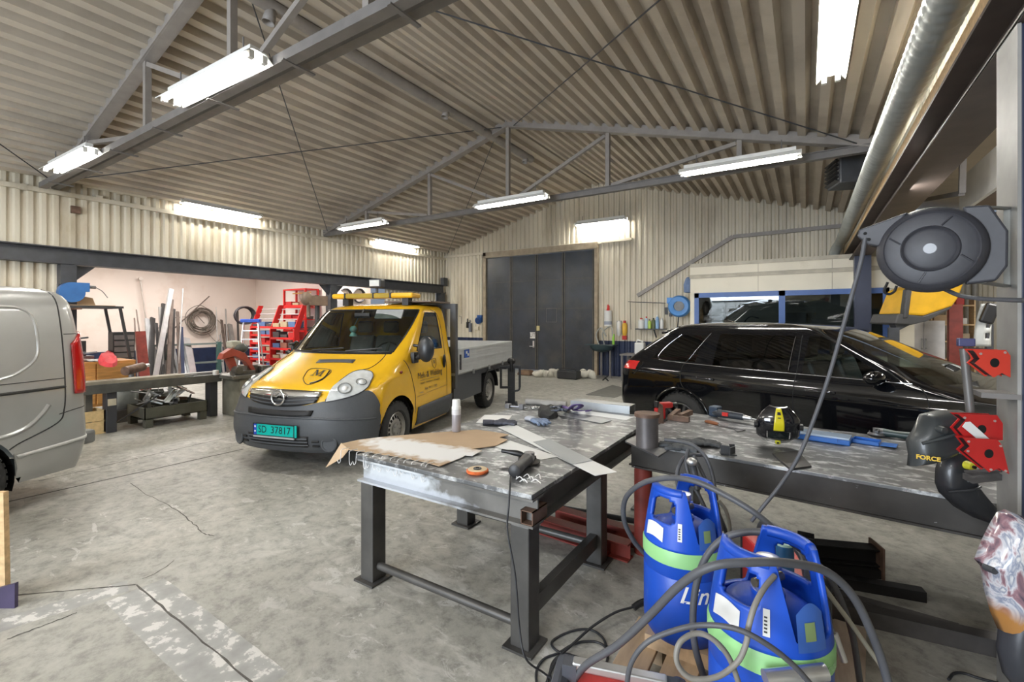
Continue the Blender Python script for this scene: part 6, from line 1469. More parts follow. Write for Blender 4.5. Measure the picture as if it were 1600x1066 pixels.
mb = MB(); mb.cyl(att(872, 1050, 2.14), att(880, 1078, 2.05), .02, n=14); one('cable_plug', mb, black, 'dark grey cable socket at the bottom edge among the cable loops', 'plug', smooth=50)
tp = atz(797, 748, TZ + .03)
hose('grinder_cord', [(798, 744, 2.32), (797, 760, 2.24), (795, 790, 2.20), (793, 830, 2.18), (805, 900, 2.14), (812, 985, 2.10), (822, 1030, 2.06), (850, 1052, 2.10), (868, 1066, 2.1)], .0045, hoseb, 'thin black grinder cord hanging down the near table leg', 'cord')
hose('floor_cable', [zf(1482, 1062), zf(1490, 1053), zf(1505, 1052), zf(1530, 1060), zf(1560, 1068)], .006, hoseb, 'small black cable loop on the floor by the foreground column', 'cable')

# steel sections on the floor ---------------------------------------
def sect(label, pa, pb, w, h, m, name='square_tube', z=0.0):
    a, b = atz(*pa, z), atz(*pb, z); a.z = b.z = z + h / 2 + .001; mb = MB(); mb.beam(a, b, w, h); return one(name, mb, m, label, 'steel section')
dm = mat('dark_mill_steel', (.022, .021, .021), .4, .5, var=.3); gm = mat('grey_mill_steel', (.10, .092, .088), .42, .5, var=.3)
sect('long black square tube lying on the floor, ending before the open concrete', (1255, 905), (1444, 938), .07, .06, dm)
sect('long grey steel tube lying lengthwise towards the foreground column', (1285, 958), (1600, 1032), .08, .085, gm)
sect('flat steel bar lying beside the long grey tube, farther side', (1290, 925), (1500, 985), .06, .02, gm, 'flat_bar')
sect('thin dark flat bar between the two long tubes', (1285, 918), (1420, 962), .03, .015, dm, 'flat_bar')
mb = MB(); a = atz(1259, 895, 0); mb.box((a.x, a.y, .125), (.095, .095, .248)); one('post_stub', mb, dm, 'black square post stub standing upright on the floor behind the nearer gas bottle', 'steel section', bevel=.003)
g = thing('fabricated_bracket', 'welded black steel bracket with end plate lying beside the black post stub', 'steel bracket', atz(1310, 885, 0))
o_ = atz(1310, 885, 0)
A_, B_ = atz(1268, 888, 0) - o_, atz(1368, 898, 0) - o_
d = (B_ - A_).normalized()
mb = MB(); ibeam(mb, A_ + V((0, 0, .125)), B_ + V((0, 0, .125)), .10, .11, .010, .008); mb.build('beam_piece', dm, g)
mb = MB(); mb.beam(A_ + V((0, 0, .03)) - V((-d.y, d.x, 0)) * .04, B_ + V((0, 0, .03)) - V((-d.y, d.x, 0)) * .04, .05, .055); mb.build('lower_tube', dm, g)
mb = MB(); mb.beam(B_ + V((0, 0, .105)), B_ + V((0, 0, .105)) + d * .012, .17, .20); mb.build('end_plate', rust, g)
# board and plate at the left edge
g = thing('wood_board', 'upright raw wooden board at the extreme left edge', 'board', att(-8, 880, 2.7)); 
o_ = att(-8, 880, 2.7); mb = MB(); q = att(-14, 950, 2.72); mb.prism([att(-40, 1060, 2.72) - o_, att(12, 990, 2.72) - o_, att(8, 920, 2.72) - o_, att(5, 770, 2.72) - o_, att(-40, 770, 2.72) - o_], FW * .03); mb.build('board', wood, g)
mb = MB(); mb.prism([att(px, py, 2.66) for px, py in ((-60, 935), (23, 912), (22, 1016), (-60, 1045))], FW * .02)
one('steel_plate', mb, mat('purplish_plate', (.085, .07, .14), .35, .5, var=.3, scale=3), 'purplish steel plate leaning on the wooden board at the left edge', 'plate')
# ================================================================ BOOTH, BACK WALL, RIGHT BACK CORNER, LEFT SIDE ROOM
boothm = mat('booth_cream', (.70, .65, .53), .5, var=.06, scale=1.5, dirt=(.5, .43, .32), dscale=1.2, dlo=.56, dhi=.8)
framebl = mat('window_frame_blue', (.045, .11, .33), .45, var=.08)
BX0, BX1, BY, BZ = -2.33, 1.75, 11.6, 2.96
g = thing('office_booth', 'cream panelled booth with a blue framed window strip against the back wall', 'booth', (0, BY, 0))
mb = MB(); mb.span((BX0, 0, 0), (BX1, .08, 1.0)); mb.span((BX0, 0, 2.28), (BX1, .08, BZ)); mb.span((BX0, 0, .99), (-2.21, .08, 2.29)); mb.span((1.35, 0, .99), (BX1, .08, 2.29)); mb.build('front_wall', boothm, g)
mb = MB(); mb.span((BX0, .08, 0), (BX0 + .06, 1.72, BZ)); mb.build('side_wall', boothm, g)
mb = MB(); mb.span((BX1 - .06, .08, 0), (BX1, 1.72, BZ)); mb.build('side_wall', boothm, g)
mb = MB(); mb.span((BX0, 0, BZ), (BX1, 1.72, BZ + .04)); mb.build('roof_panel', boothm, g)
mb = MB(); mb.span((BX0 - .01, -.03, 2.66), (BX1, 0, 2.73)); mb.span((BX0 - .01, -.015, 2.735), (BX1, 0, 2.745)); mb.span((BX0, -.025, BZ - .03), (BX1, 0, BZ + .05)); mb.build('trim_strip', mat('booth_trim', (.42, .38, .30), .5, var=.15), g)
for x in (-.9, .45):
    mb = MB(); mb.span((x, -.004, 2.3), (x + .008, 0, BZ)); mb.build('panel_joint', mat('joint_brown', (.30, .26, .2), .6), g)
mb = MB()
for a, b in (((-2.23, -.04, .99), (-2.13, .06, 2.31)), ((1.27, -.04, .99), (1.37, .06, 2.31)), ((-.50, -.04, .99), (-.38, .06, 2.31)), ((-2.23, -.04, 2.20), (1.37, .06, 2.31)), ((-2.23, -.04, .97), (1.37, .06, 1.06))): mb.span(a, b)
fr = mb.build('window_frame', framebl, g)
for a, b in ((-2.14, -.49), (-.39, 1.28)):
    mb = MB(); mb.prism([(a, .05, 1.05), (b, .05, 1.05), (b, -.032, 2.21), (a, -.032, 2.21)], (0, .006, 0)); mb.build('pane', glass('booth_glass', (.62, .66, .66), 1.6), fr)
mb = MB(); mb.span((BX0 + .06, 1.60, 0), (BX1 - .06, 1.66, BZ)); mb.build('inner_wall', mat('office_wall', (.36, .33, .28), .6, var=.08), g)
mb = MB(); mb.span((-2.05, 1.2, .9), (-1.75, 1.5, 2.28)); mb.build('inner_cabinet', white, g)
mb = MB(); mb.span((-1.6, .7, .72), (1.2, 1.4, .76)); mb.span((-.4, 1.1, .76), (.0, 1.3, 1.85)); mb.span((.1, 1.0, .76), (.9, 1.3, 1.7)); mb.build('desk', steelg, g)
mb = MB(); mb.tube([(-1.3, 1.0, .76), (-1.3, 1.0, 1.5), (-1.15, .9, 1.75), (-.95, .9, 1.72)], .015, sm=4); mb.build('desk_lamp', darkst, g)

# hanging things on the back wall right of the doors
def wallp(px, py, d=.10): return atY(px, py, YB - d)
p = wallp(950, 497, .17)
g = thing('soap_dispenser', 'large white cylindrical dispenser with red top on the back wall', 'dispenser', p)
mb = MB(); mb.cyl((0, 0, -.24), (0, 0, .22), .115, n=24); mb.build('tank', whitepl, g, smooth=40)
mb = MB(); mb.cyl((0, 0, .22), (0, 0, .30), .05, .03); mb.cyl((0, 0, .30), (0, 0, .40), .02); mb.box((0, .03, .3), (.06, .06, .14)); mb.build('red_top', redp, g)
mb = MB(); mb.cyl((0, 0, -.20), (0, 0, -.10), .1165, n=24, cap=False); mb.build('grey_band', mat('band_greyblue', (.35, .38, .48), .5), g)
p = wallp(967, 512, .12)
g = thing('wall_bottle', 'small white squeeze bottle hung on the back wall beside the yellow one', 'bottle', p)
mb = MB(); mb.lathe([(.02, -.26), (.05, -.2), (.06, -.05), (.06, .15), (.03, .19)], 18); mb.build('bottle', whitepl, g, smooth=40)
mb = MB(); mb.box((0, .03, .0), (.15, .03, .4)); mb.build('holder', mat('holder_grey', (.4, .4, .4), .5), g)
p = wallp(976, 514, .12)
g = thing('wall_bottle', 'yellow and red pump bottle hung on the back wall beside the white one', 'bottle', p)
mb = MB(); mb.lathe([(.05, -.2), (.07, -.1), (.07, .12), (.04, .17)], 18); mb.build('bottle', mat('bottle_yellow', (.72, .42, .04), .4), g, smooth=40)
mb = MB(); mb.cyl((0, 0, .17), (0, 0, .24), .04); mb.box((0, 0, -.26), (.12, .1, .12)); mb.build('red_parts', redp, g)
p = wallp(943, 556, .3)
g = thing('wash_basin', 'dark wash basin on legs with tap and hoses below the dispensers', 'wash basin', (p.x, YB - .42, 0))
mb = MB(); mb.lathe([(.08, .74), (.22, .78), (.30, .86), (.32, .95), (.30, .95), (.27, .86), (.1, .80)], 24, Matrix.Scale(1.15, 4, (1, 0, 0)), cap=False); mb.span((-.46, -.25, .93), (.42, .2, .96)); mb.build('bowl', mat('basin_dark', (.03, .055, .065), .35), g, smooth=40)
for x in (-.02, .25):
    mb = MB(); mb.cyl((x, 0, 0), (x, 0, .8), .03); mb.build('leg', steelg, g)
mb = MB(); mb.tube([(-.12, .05, .95), (-.2, .05, 1.25), (-.05, .05, 1.45), (.12, .02, 1.2)], .022); mb.tube([(.05, .05, .96), (.0, .05, 1.3), (.25, .05, 1.5), (.32, .04, 1.2)], .018); mb.build('tap_hose', mat('grey_tap', (.35, .36, .34), .4, .4), g, smooth=50)
mb = MB(); mb.box((.33, .06, 1.12), (.06, .05, .3)); mb.build('green_brush', mat('brush_green', (.25, .55, .05), .5), g)
p = atY(963, 588, YB - .35)
# shelf with bottles near the corner (left of the booth)
s0_, s1_ = atY(996, 516, 13.05), atY(1037, 514, 13.05); zsh = 1.44
g = thing('wall_shelf', 'short shelf on the back wall holding cleaning bottles', 'shelf', ((s0_.x + s1_.x) / 2, 13.15, zsh))
mb = MB(); mb.box((0, 0, -.015), (s1_.x - s0_.x + .1, .30, .03)); mb.build('board', darkst, g)
mb = MB(); mb.beam((.1, .14, -.25), (.1, -.1, -.03), .03, .03); mb.build('bracket', darkst, g)
for px, h, r, m, cm_, l in ((1002, .30, .085, whitepl, redp, 'white canister with red cap, leftmost on the wall shelf'), (1010, .34, .05, mat('bottle_paleblue', (.45, .56, .70), .4), redp, 'pale blue bottle with red cap, second on the wall shelf'), (1015, .26, .045, mat('bottle_lime', (.45, .62, .10), .4), darkst, 'lime bottle, third on the wall shelf'), (1021, .30, .055, mat('bottle_darkgreen', (.10, .12, .05), .4), black, 'dark bottle with yellow label, fourth on the wall shelf'), (1027, .38, .05, mat('bottle_blue2', (.25, .42, .66), .4), whitepl, 'tall blue and white bottle, fifth on the wall shelf'), (1034, .30, .05, whitepl, alu, 'white bottle at the right end of the wall shelf')):
    q = atY(px, 514, 13.08); b_ = thing('bottle', l, 'bottle', (q.x, 13.08, zsh + .001), 0, 'bottles on the wall shelf')
    mb = MB(); mb.lathe([(r * .95, 0), (r, .02), (r, h * .75), (r * .4, h * .88)], 16); mb.build('body', m, b_, smooth=40)
    mb = MB(); mb.cyl((0, 0, h * .86), (0, 0, h), r * .42, n=12); mb.build('cap', cm_, b_)
g = thing('jerry_can', 'white plastic canister half hidden behind the black car', 'canister', atY(1000, 545, 12.7) - V((0, 0, .15)), 0)
mb = MB(); mb.box((0, 0, .16), (.26, .2, .32)); mb.cyl((.06, 0, .32), (.06, 0, .38), .035); mb.build('body', whitepl, g, bevel=.03)
mb = MB(); mb.tube([(-.1, 0, .32), (-.06, 0, .39), (.02, 0, .36)], .02); mb.build('handle', whitepl, g, smooth=50)
mb = MB(); mb.span((g.location.x - .5, 12.45, g.location.z - .04), (g.location.x + .5, 13.1, g.location.z - .001)); 
for x in (-.45, .45): mb.span((g.location.x + x - .02, 12.5, 0), (g.location.x + x + .02, 12.54, g.location.z - .02)); mb.span((g.location.x + x - .02, 13.0, 0), (g.location.x + x + .02, 13.04, g.location.z - .02))
one('steel_bench', mb, steelg, 'small steel bench against the back wall behind the tail of the black car', 'bench')
p = atY(1063, 479, 13.0)
g = thing('hose_reel', 'light blue hose reel on the back wall at the left end of the booth', 'hose reel', (p.x, 12.9, p.z))
mb = MB(); mb.lathe([(.0, -.12), (.26, -.12), (.29, -.08), (.29, .06), (.25, .12), (.13, .13)], 28, rot(PI / 2, 0, 0), cap=False); mb.box((-.2, .05, .16), (.24, .2, .16)); mb.build('drum', ltblue, g, smooth=40)
mb = MB(); mb.cyl((.02, -.13, 0), (.02, -.15, 0), .13, n=24); mb.build('hub', mat('hub_grey', (.16, .17, .18), .5, .3), g)
mb = MB(); mb.box((0, .3, 0), (.12, .4, .2)); mb.build('wall_mount', darkst, g)
mb = MB(); a = V((p.x - .02, 12.9, p.z - .275)); mb.tube([a, a + V((-.04, 0, -.35)), a + V((-.14, .05, -.9))], .015); one('hose_tail', mb, hoseb, 'black hose tail hanging from the light blue reel', 'hose')
p = atY(1076, 445, 12.9); mb = MB(); mb.lathe([(.05, -.22), (.12, -.2), (.13, .0), (.08, .16), (.04, .2)], 14); one('blue_lampshade', mb, mat('dusty_blue', (.16, .24, .42), .5), 'dusty blue funnel hanging beside the top left corner of the booth', 'funnel', loc=p)
mb = MB(); q0, q1, q2 = wallp(985, 472, .25), wallp(1040, 474, .25), wallp(986, 515, .25)
mb.tube([q2, q0, q1], .008, sm=0); mb.tube([q0 + V((0, -.2, 0)), q1 + V((0, -.2, 0))], .008, sm=0); mb.tube([q0, q0 + V((0, -.2, 0))], .008, sm=0); one('wire_rack', mb, darkst, 'thin wire rack on the back wall above the shelf of bottles', 'rack')
for px, py, s_ in ((1041, 486, .2), (1048, 492, .1)):
    p = wallp(px, py, .06); mb = MB(); mb.box(p, (.07, .06, s_)); one('switch_box', mb, darkst, 'small dark switch box left of the blue reel' if s_ > .15 else 'smaller switch just below left of the blue reel', 'switch')
# left of the doors
p = wallp(749, 500, .12)
g = thing('power_socket', 'round blue industrial socket on the back wall left of the doors', 'socket', p)
mb = MB(); mb.cyl((0, .06, 0), (0, -.10, -.03), .12, n=20); mb.box((0, .04, .06), (.2, .1, .22)); mb.build('body', mat('socket_blue', (.02, .09, .30), .4), g, smooth=40)
mb = MB(); mb.cyl((0, -.10, -.03), (0, -.12, -.035), .10, n=20); mb.build('lid', mat('socket_dark', (.015, .05, .17), .4), g)
p = wallp(744, 513, .08); mb = MB(); mb.box(p, (.22, .06, .12)); one('cable_box', mb, cream, 'small cream cable box under the blue socket', 'box')
for px, py, h in ((735, 512, .32), (731, 508, .22)):
    p = wallp(px, py, .10); mb = MB(); mb.box(p, (.09, .08, h)); mb.cyl(p + V((0, -.02, h / 2)), p + V((0, -.02, h / 2 + .12)), .02); one('wall_tool', mb, mat('tool_dull', (.16, .17, .2), .5) if h > .3 else black, 'grey tool hung on the back wall left of the blue socket' if h > .3 else 'small black tool hung leftmost on the back wall', 'tool')
mb = MB(); a = wallp(717, 494, .1); mb.tube([a, wallp(721, 495, .1), wallp(721, 506, .1)], .012, sm=0); one('wall_hook', mb, steelg, 'thin bent hook on the back wall above the truck bed', 'hook')
# cloths and black box at the foot of the doors
clothm = mat('dirty_white_cloth', (.62, .60, .53), .85, var=.12)
def roll(name, pa, pb, r, m, label, cat, seed):
    rnd = random.Random(seed); a, b = atz(*pa), atz(*pb); a.z = b.z = r * .62; n = 9
    mb = MB(); mb.tube([a.lerp(b, i / n) + V((0, rnd.uniform(-.06, .06), rnd.uniform(-.03, .05) * (0 < i < n))) for i in range(n + 1)], lambda t: r * (.75 + .35 * math.sin(t * 17 + seed) ** 2), n=14, sm=4, flat=.62)
    return one(name, mb, m, label, cat, smooth=60)
roll('cloth_roll', (838, 589), (872, 590), .15, clothm, 'crumpled off-white cloth at the foot of the doors, left of the black box', 'cloth', 2)
roll('cloth_roll', (905, 590), (931, 592), .16, clothm, 'crumpled off-white cloth at the foot of the doors, right of the black box', 'cloth', 5)
p = atz(889, 592); g = thing('black_box', 'low black box at the foot of the dark doors between two cloths', 'box', (p.x, p.y, 0))
mb = MB(); mb.box((0, 0, .12), (.62, .32, .238)); mb.build('box', mat('box_black', (.02, .022, .025), .5), g, bevel=.03)
mb = MB(); mb.tube([(-.25, -.1, .24), (-.2, -.1, .3), (.2, -.1, .3), (.25, -.1, .24)], .012); mb.build('handle', black, g)
p = atz(822, 586); mb = MB(); mb.box((p.x, p.y, .08), (.5, .4, .158), taper=.7); one('brown_sack', mb, mat('sack_brown', (.16, .10, .06), .8), 'low brown sack on the floor behind the end of the truck bed', 'sack', bevel=.05)
pts = [atz(*q) for q in ((915, 617), (957, 602), (990, 610), (960, 622))]
mb = MB(); mb.prism([V((q.x, q.y, .001)) for q in pts], (0, 0, .006)); one('floor_mat', mb, mat('mat_grey', (.12, .12, .11), .8), 'dark grey mat on the floor behind the black car', 'mat')
p = atz(946, 596); mb = MB(); mb.beam(p + V((-.08, 0, .02)), p + V((.08, 0, .16)), .03, .03); mb.beam(p + V((.09, 0, .015)), p + V((-.02, 0, .1)), .03, .03); one('scrap_iron', mb, black, 'small black iron piece on the floor below the wash basin', 'scrap')
# stand behind the truck
pc = att(799, 600, 8.95)
g = thing('lifting_stand', 'dark steel upright stand with open frame by the rear of the truck', 'stand', (pc.x, pc.y, 0), YAW)
mb = MB(); mb.box((0, 0, .40), (.14, .12, .79)); mb.box((0, 0, .04), (.24, .3, .078)); mb.build('post', mat('stand_black', (.018, .02, .026), .45), g, bevel=.01)
mb = MB()
for x in (-.20, .16): mb.beam((x, -.06, .38), (x, -.06, .76), .045, .045, (0, 1, 0))
mb.beam((-.22, -.06, .76), (.18, -.06, .78), .05, .05); mb.beam((-.22, -.06, .38), (.0, -.06, .38), .045, .045); mb.tube([(.16, -.06, .42), (.14, -.06, .33), (0, -.06, .30)], .02); mb.build('open_frame', mat('stand_black', (.018, .02, .026)), g, bevel=.006)
mb = MB(); mb.cyl((0, -.07, .9), (0, -.07, .68), .03); mb.ell((0, 0, .88), (.08, .06, .07)); mb.build('top_knob', black, g)

# right back corner ---------------------------------------------------
g = thing('machine_hood', 'yellow machine hood with dark grey trim raised behind the black car', 'machine hood', att(1450, 478, 7.6)); o_ = g.location.copy()
T7 = 7.6
mb = MB(); mb.prism([att(px, py, T7) - o_ for px, py in ((1424, 452), (1440, 446), (1508, 442), (1497, 468), (1488, 480), (1445, 494), (1408, 492))], FW * .5); mb.build('yellow_panel', mat('machine_yellow', (.72, .40, .02), .4, var=.12, scale=5), g, bevel=.04)
mb = MB(); mb.prism([att(px, py, T7 - .03) - o_ for px, py in ((1404, 490), (1443, 494), (1490, 478), (1484, 484), (1450, 502), (1425, 508), (1398, 506))], FW * .55); mb.prism([att(px, py, T7 - .05) - o_ for px, py in ((1418, 452), (1426, 450), (1420, 497), (1412, 498))], FW * .1); mb.build('grey_trim', mat('machine_grey', (.05, .05, .052), .5), g, bevel=.02)
q = att(1396, 512, T7 + .1) - o_; mb = MB(); mb.beam(q, V((q.x, q.y, -o_.z)), .14, .14); mb.beam(q, att(1420, 500, T7 + .1) - o_, .12, .12); mb.build('support_arm', darkst, g)
q = att(1443, 520, 9.2)
g = thing('steel_cabinet', 'white double door cabinet behind the windscreen of the black car', 'cabinet', (q.x, q.y, 0), -.0)
mb = MB(); mb.span((-.32, 0, 0), (.32, .45, 1.66)); mb.build('carcass', mat('cabinet_white', (.68, .66, .66), .45), g, bevel=.005)
for x0_, x1_ in ((-.31, -.005), (.005, .31)):
    mb = MB(); mb.span((x0_, -.02, .05), (x1_, 0, 1.64)); d_ = mb.build('door', mat('cabinet_white', (.68, .66, .66)), g)
    xx = -.03 if x0_ < 0 else .03; mb = MB(); mb.tube([(xx, -.02, 1.1), (xx, -.06, 1.12), (xx, -.06, 1.28), (xx, -.02, 1.3)], .01, sm=0); mb.build('handle', alu, d_)
q = att(1489, 520, 9.0)
g = thing('wood_shelf', 'narrow wooden shelf unit with small boxes, right of the white cabinet', 'shelf unit', (q.x, q.y, 0))
for z in (.5, .9, 1.25, 1.58, 1.95):
    mb = MB(); mb.span((-.30, 0, z - .012), (.30, .35, z + .012)); mb.build('board', wood, g)
mb = MB(); mb.span((-.32, 0, 0), (-.30, .35, 2.1)); mb.build('side_panel', wood, g)
mb = MB(); mb.span((.30, 0, 0), (.32, .35, 2.1)); mb.build('side_panel', wood, g)
for x, z, s_, m, l in ((-.2, 1.262, (.14, .2, .2), redp, 'red and white box on the wooden shelf unit, left'), (-.17, 1.592, (.2, .2, .18), cardb, 'brown carton on the wooden shelf unit'), (.12, 1.962, (.12, .15, .16), redp, 'red tin on the top board of the wooden shelf unit'), (.16, 1.592, (.12, .15, .12), whitepl, 'small white box on the wooden shelf unit'), (.15, 1.262, (.2, .2, .15), mat('box_tan', (.45, .36, .25), .7), 'tan box on the wooden shelf unit, right')):
    mb = MB(); mb.box((q.x + x, q.y + .15, z + s_[2] / 2), s_); one('small_box', mb, m, l, 'box', bevel=.008)
q = att(1492, 510, 8.3); mb = MB(); mb.span((q.x - .09, q.y - .08, 0), (q.x + .09, q.y + .08, 1.95)); one('red_post', mb, redst, 'rust-red square steel post right of the white cabinet', 'post')
q = att(1536, 512, 6.9)
g = thing('bumper_part', 'grey car bumper skin with oval holes standing on end by the column', 'bumper', q)
mb = MB(); mb.grid(lambda u, v: (att(1521 + 12 * v * v + 26 * u * (1 - .25 * v), 541 - 66 * v, 6.9) - q) - FW * (.10 * math.sin(PI * u)), 12, 16, lambda u, v: (abs(u - .45) < .14 and (abs(v - .25) < .07 or abs(v - .5) < .07 or abs(v - .72) < .05))); mb.build('skin', mat('bumper_grey', (.42, .43, .41), .4), g, smooth=50, solid=.012)
q2 = att(1546, 490, 6.8) - q; mb = MB(); mb.box(q2, (.16, .1, .30), rot(0, .3, 0)); mb.build('black_mount', black, g, bevel=.03)
mb = MB(); mb.beam(V((.1, .15, .05)), V((.1, .15, -q.z)), .08, .08); mb.build('prop', darkst, g)
for px, l in ((1512, 'grey pipe on the right wall, left one'), (1524, 'grey pipe on the right wall, right one')):
    q = att(px, 480, 9.6); mb = MB(); mb.cyl((q.x, q.y, 0), (q.x, q.y, 2.7), .05); one('wall_pipe', mb, mat('pipe_pale', (.36, .34, .30), .5), l, 'pipe', 'pipes by the right wall')

# ================================================================ LEFT: BENCH, SCRAP, CABINET
benm = mat('bench_steel', (.20, .205, .19), .45, .4, var=.25, scale=3)
g = thing('roller_bench', 'long narrow steel bench running beside the grey van', 'bench', (-8.77, 3.4, 0))
mb = MB(); mb.span((-.16, -1.55, .60), (.16, .72, .73)); mb.build('bench_beam', mat('bench_dark', (.10, .105, .10), .45, .4, var=.25), g, bevel=.006)
mb = MB(); mb.span((-.18, -1.0, .731), (.10, .3, .75)); mb.span((-.15, -.6, .75), (.02, .74, .765)); mb.build('steel_flats', benm, g)
mb = MB(); mb.span((-.14, -1.55, .731), (.14, .15, .775)); mb.build('timber', mat('old_timber', (.28, .25, .19), .7, var=.2), g)
for y in (-.78, .62):
    mb = MB(); mb.span((-.09, y - .06, 0), (.09, y + .06, .60)); l_ = mb.build('leg', mat('bench_leg_dark', (.05, .053, .062), .45, .2), g, bevel=.004)
    if y < 0: mb = MB(); mb.box((.094, y, .45), (.006, .10, .10)); mb.build('tag_plate', mat('tag_cream', (.55, .50, .38), .6), l_)
mb = MB(); mb.beam((0, -.7, .12), (0, -.1, .5), .02, .02); mb.build('cross_brace', darkst, g)
for y, x in ((-1.1, -.05), (-.95, .06)):
    mb = MB(); mb.span((-9.15 + x, 3.4 + y - .04, 0), (-9.07 + x, 3.4 + y + .04, .58)); one('bench_prop', mb, benm, 'grey steel prop behind the left bench leg, %s one' % ('left' if y < -1 else 'right'), 'prop')
# scrap trough
olive = mat('trough_olive', (.085, .088, .07), .5, .2, var=.2)
sx0, sx1, sy0, sy1 = -9.24, -8.56, 2.98, 3.86
g = thing('scrap_trough', 'dark olive steel trough on short legs full of metal offcuts', 'trough', ((sx0 + sx1) / 2, (sy0 + sy1) / 2, 0))
hx_, hy_ = (sx1 - sx0) / 2, (sy1 - sy0) / 2
mb = MB()
mb.span((-hx_, -hy_, .13), (hx_, hy_, .145))
for a, b in (((-hx_, -hy_, .13), (hx_, -hy_ + .012, .31)), ((-hx_, hy_ - .012, .13), (hx_, hy_, .31)), ((-hx_, -hy_, .13), (-hx_ + .012, hy_, .31)), ((hx_ - .012, -hy_, .13), (hx_, hy_, .31))): mb.span(a, b)
mb.build('tub', olive, g)
for x in (-1, 1):
    for y in (-1, 1): mb = MB(); mb.box((x * (hx_ - .05), y * (hy_ - .06), .066), (.10, .10, .13)); mb.build('leg', olive, g)
rnd = random.Random(11); O_ = g.location.copy()
scm = [raw, mat('scrap_dark', (.13, .13, .125), .45, .5), mat('scrap_bright', (.60, .60, .60), .35, .5), mat('scrap_pale', (.72, .76, .76), .4), rust]
for i in range(22):
    c = V((O_.x + rnd.uniform(-.18, .18), O_.y + rnd.uniform(-.30, .30), .36 + rnd.uniform(-.05, .15)))
    d = V((rnd.uniform(-1, 1), rnd.uniform(-1, 1), rnd.uniform(-.5, .6))).normalized() * rnd.uniform(.10, .22)
    mb = MB(); k = i % 3
    if k == 0: mb.beam(c - d, c + d, .05, .012)
    elif k == 1:
        mb.beam(c - d, c + d, .06, .006); n_ = d.normalized().cross(V((0, 0, 1))).normalized(); mb.beam(c - d + n_ * .03 + V((0, 0, .02)), c + d + n_ * .03 + V((0, 0, .02)), .006, .05)
    else: mb.cyl(c - d, c + d, .014, n=8)
    one('metal_offcut', mb, scm[rnd.choice((0, 1, 2, 2, 3, 4))], 'loose metal offcut heaped in the olive scrap trough', 'offcut', 'offcuts heaped in the scrap trough')
# buckets, crates
p = atz(194, 645, 0); X_ = -9.35; p = atX(194, 640, X_); p.z = 0
def bucket(label, x, y, z, r, h, m, lift=.0, handle=False):
    g = thing('bucket', label, 'bucket', (x, y, z)); mb = MB(); mb.lathe([(r * .85, 0), (r, h), (r + .012, h), (r + .012, h - .02)], 28, cap=False); mb.lathe([(r * .85, .004), (0, .004)], 28, cap=False); mb.build('pail', m, g, smooth=40, solid=.004)
    if handle: mb = MB(); mb.tube([(-r, 0, h), (-r * .7, 0, h + .1), (0, 0, h + .14), (r * .7, 0, h + .1), (r, 0, h)], .006); mb.build('bail_handle', steelg, g, smooth=50)
b1 = atX(194, 640, -9.6)
bucket('grey galvanised tub behind the left bench leg', b1.x, b1.y, .20, .20, .32, galv)
mb = MB(); mb.box((b1.x, b1.y, .099), (.4, .5, .198)); one('stand_block', mb, steelg, 'low grey block under the galvanised tub', 'block')
b2 = atX(240, 625, -9.75); bucket('dark bucket with wire handle behind the scrap trough', b2.x, b2.y, .001, .22, .42, mat('bucket_dark', (.06, .065, .055), .5), handle=True)
g = thing('wood_crate', 'pale pine crate behind the rear corner of the grey van', 'crate', (-8.93, 2.28, 0))
mb = MB()
for a, b in (((-.2, -.28, .02), (.2, -.26, .34)), ((-.2, .26, .02), (.2, .28, .34)), ((-.2, -.28, .02), (-.18, .28, .34)), ((.18, -.28, .02), (.2, .28, .18)), ((.18, -.28, .19), (.2, .28, .34)), ((-.2, -.28, .0), (.2, .28, .02))): mb.span(a, b)
mb.build('crate', mat('new_pine', (.68, .50, .25), .6, var=.12, scale=3, stretch=(1, 8, 8)), g)
mb = MB(); q = atz(205, 655); mb.box((q.x, q.y, .05), (.12, .16, .098)); one('black_carton', mb, black, 'small black box on the floor beside the left bench leg', 'box')
for i in range(6):
    q = atz(193 + 7 * i, 641 + (i % 3) * 3); mb = MB(); mb.tube([q + V((.05 * math.cos(a), .06 * math.sin(a), .015 + .02 * (i % 2))) for a in [2 * PI * k / 8 for k in range(8)]], .014, closed=True, n=6); one('iron_ring', mb, scm[(0, 3, 2)[i % 3]], 'loose iron ring on the floor between tub and scrap trough', 'ring', 'iron rings on the floor by the scrap trough', smooth=50)
# wooden drawer cabinet with clutter on top
g = thing('wood_cabinet', 'varnished wooden drawer cabinet behind the bench', 'cabinet', (-10.35, 2.55, 0))
mb = MB(); mb.span((-.35, -.85, .22), (.35, .80, .97)); 
for x in (-.3, .3):
    for y in (-.8, .75): mb.span((x - .04, y - .04, 0), (x + .04, y + .04, .22))
mb.build('carcass', woodo, g, bevel=.006)
for y0_, y1_ in ((-.83, -.3), (-.28, .25), (.27, .78)):
    for z0_, z1_ in ((.26, .58), (.60, .93)):
        mb = MB(); mb.span((.35, y0_, z0_), (.365, y1_, z1_)); mb.build('drawer_front', woodo, g, bevel=.004)
p = atX(206, 577, -9.7)
g = thing('pipe_vise', 'brown cylindrical steel head on a post in front of the wooden cabinet', 'vise', (-9.72, p.y, 0))
mb = MB(); mb.cyl((-.12, .2, p.z + .02), (.1, -.12, p.z - .02), .075, n=20); mb.build('head', rust, g, smooth=40)
mb = MB(); mb.cyl((0, 0, 0), (0, 0, p.z - .02), .04); mb.box((0, 0, .02), (.24, .24, .04)); mb.build('stand', raw, g)
mb = MB(); mb.cyl((-.12, .2, p.z + .02), (-.19, .31, p.z + .035), .03); mb.build('nose', alu, g)
zt = .971
p = atX(172, 543, -10.5)
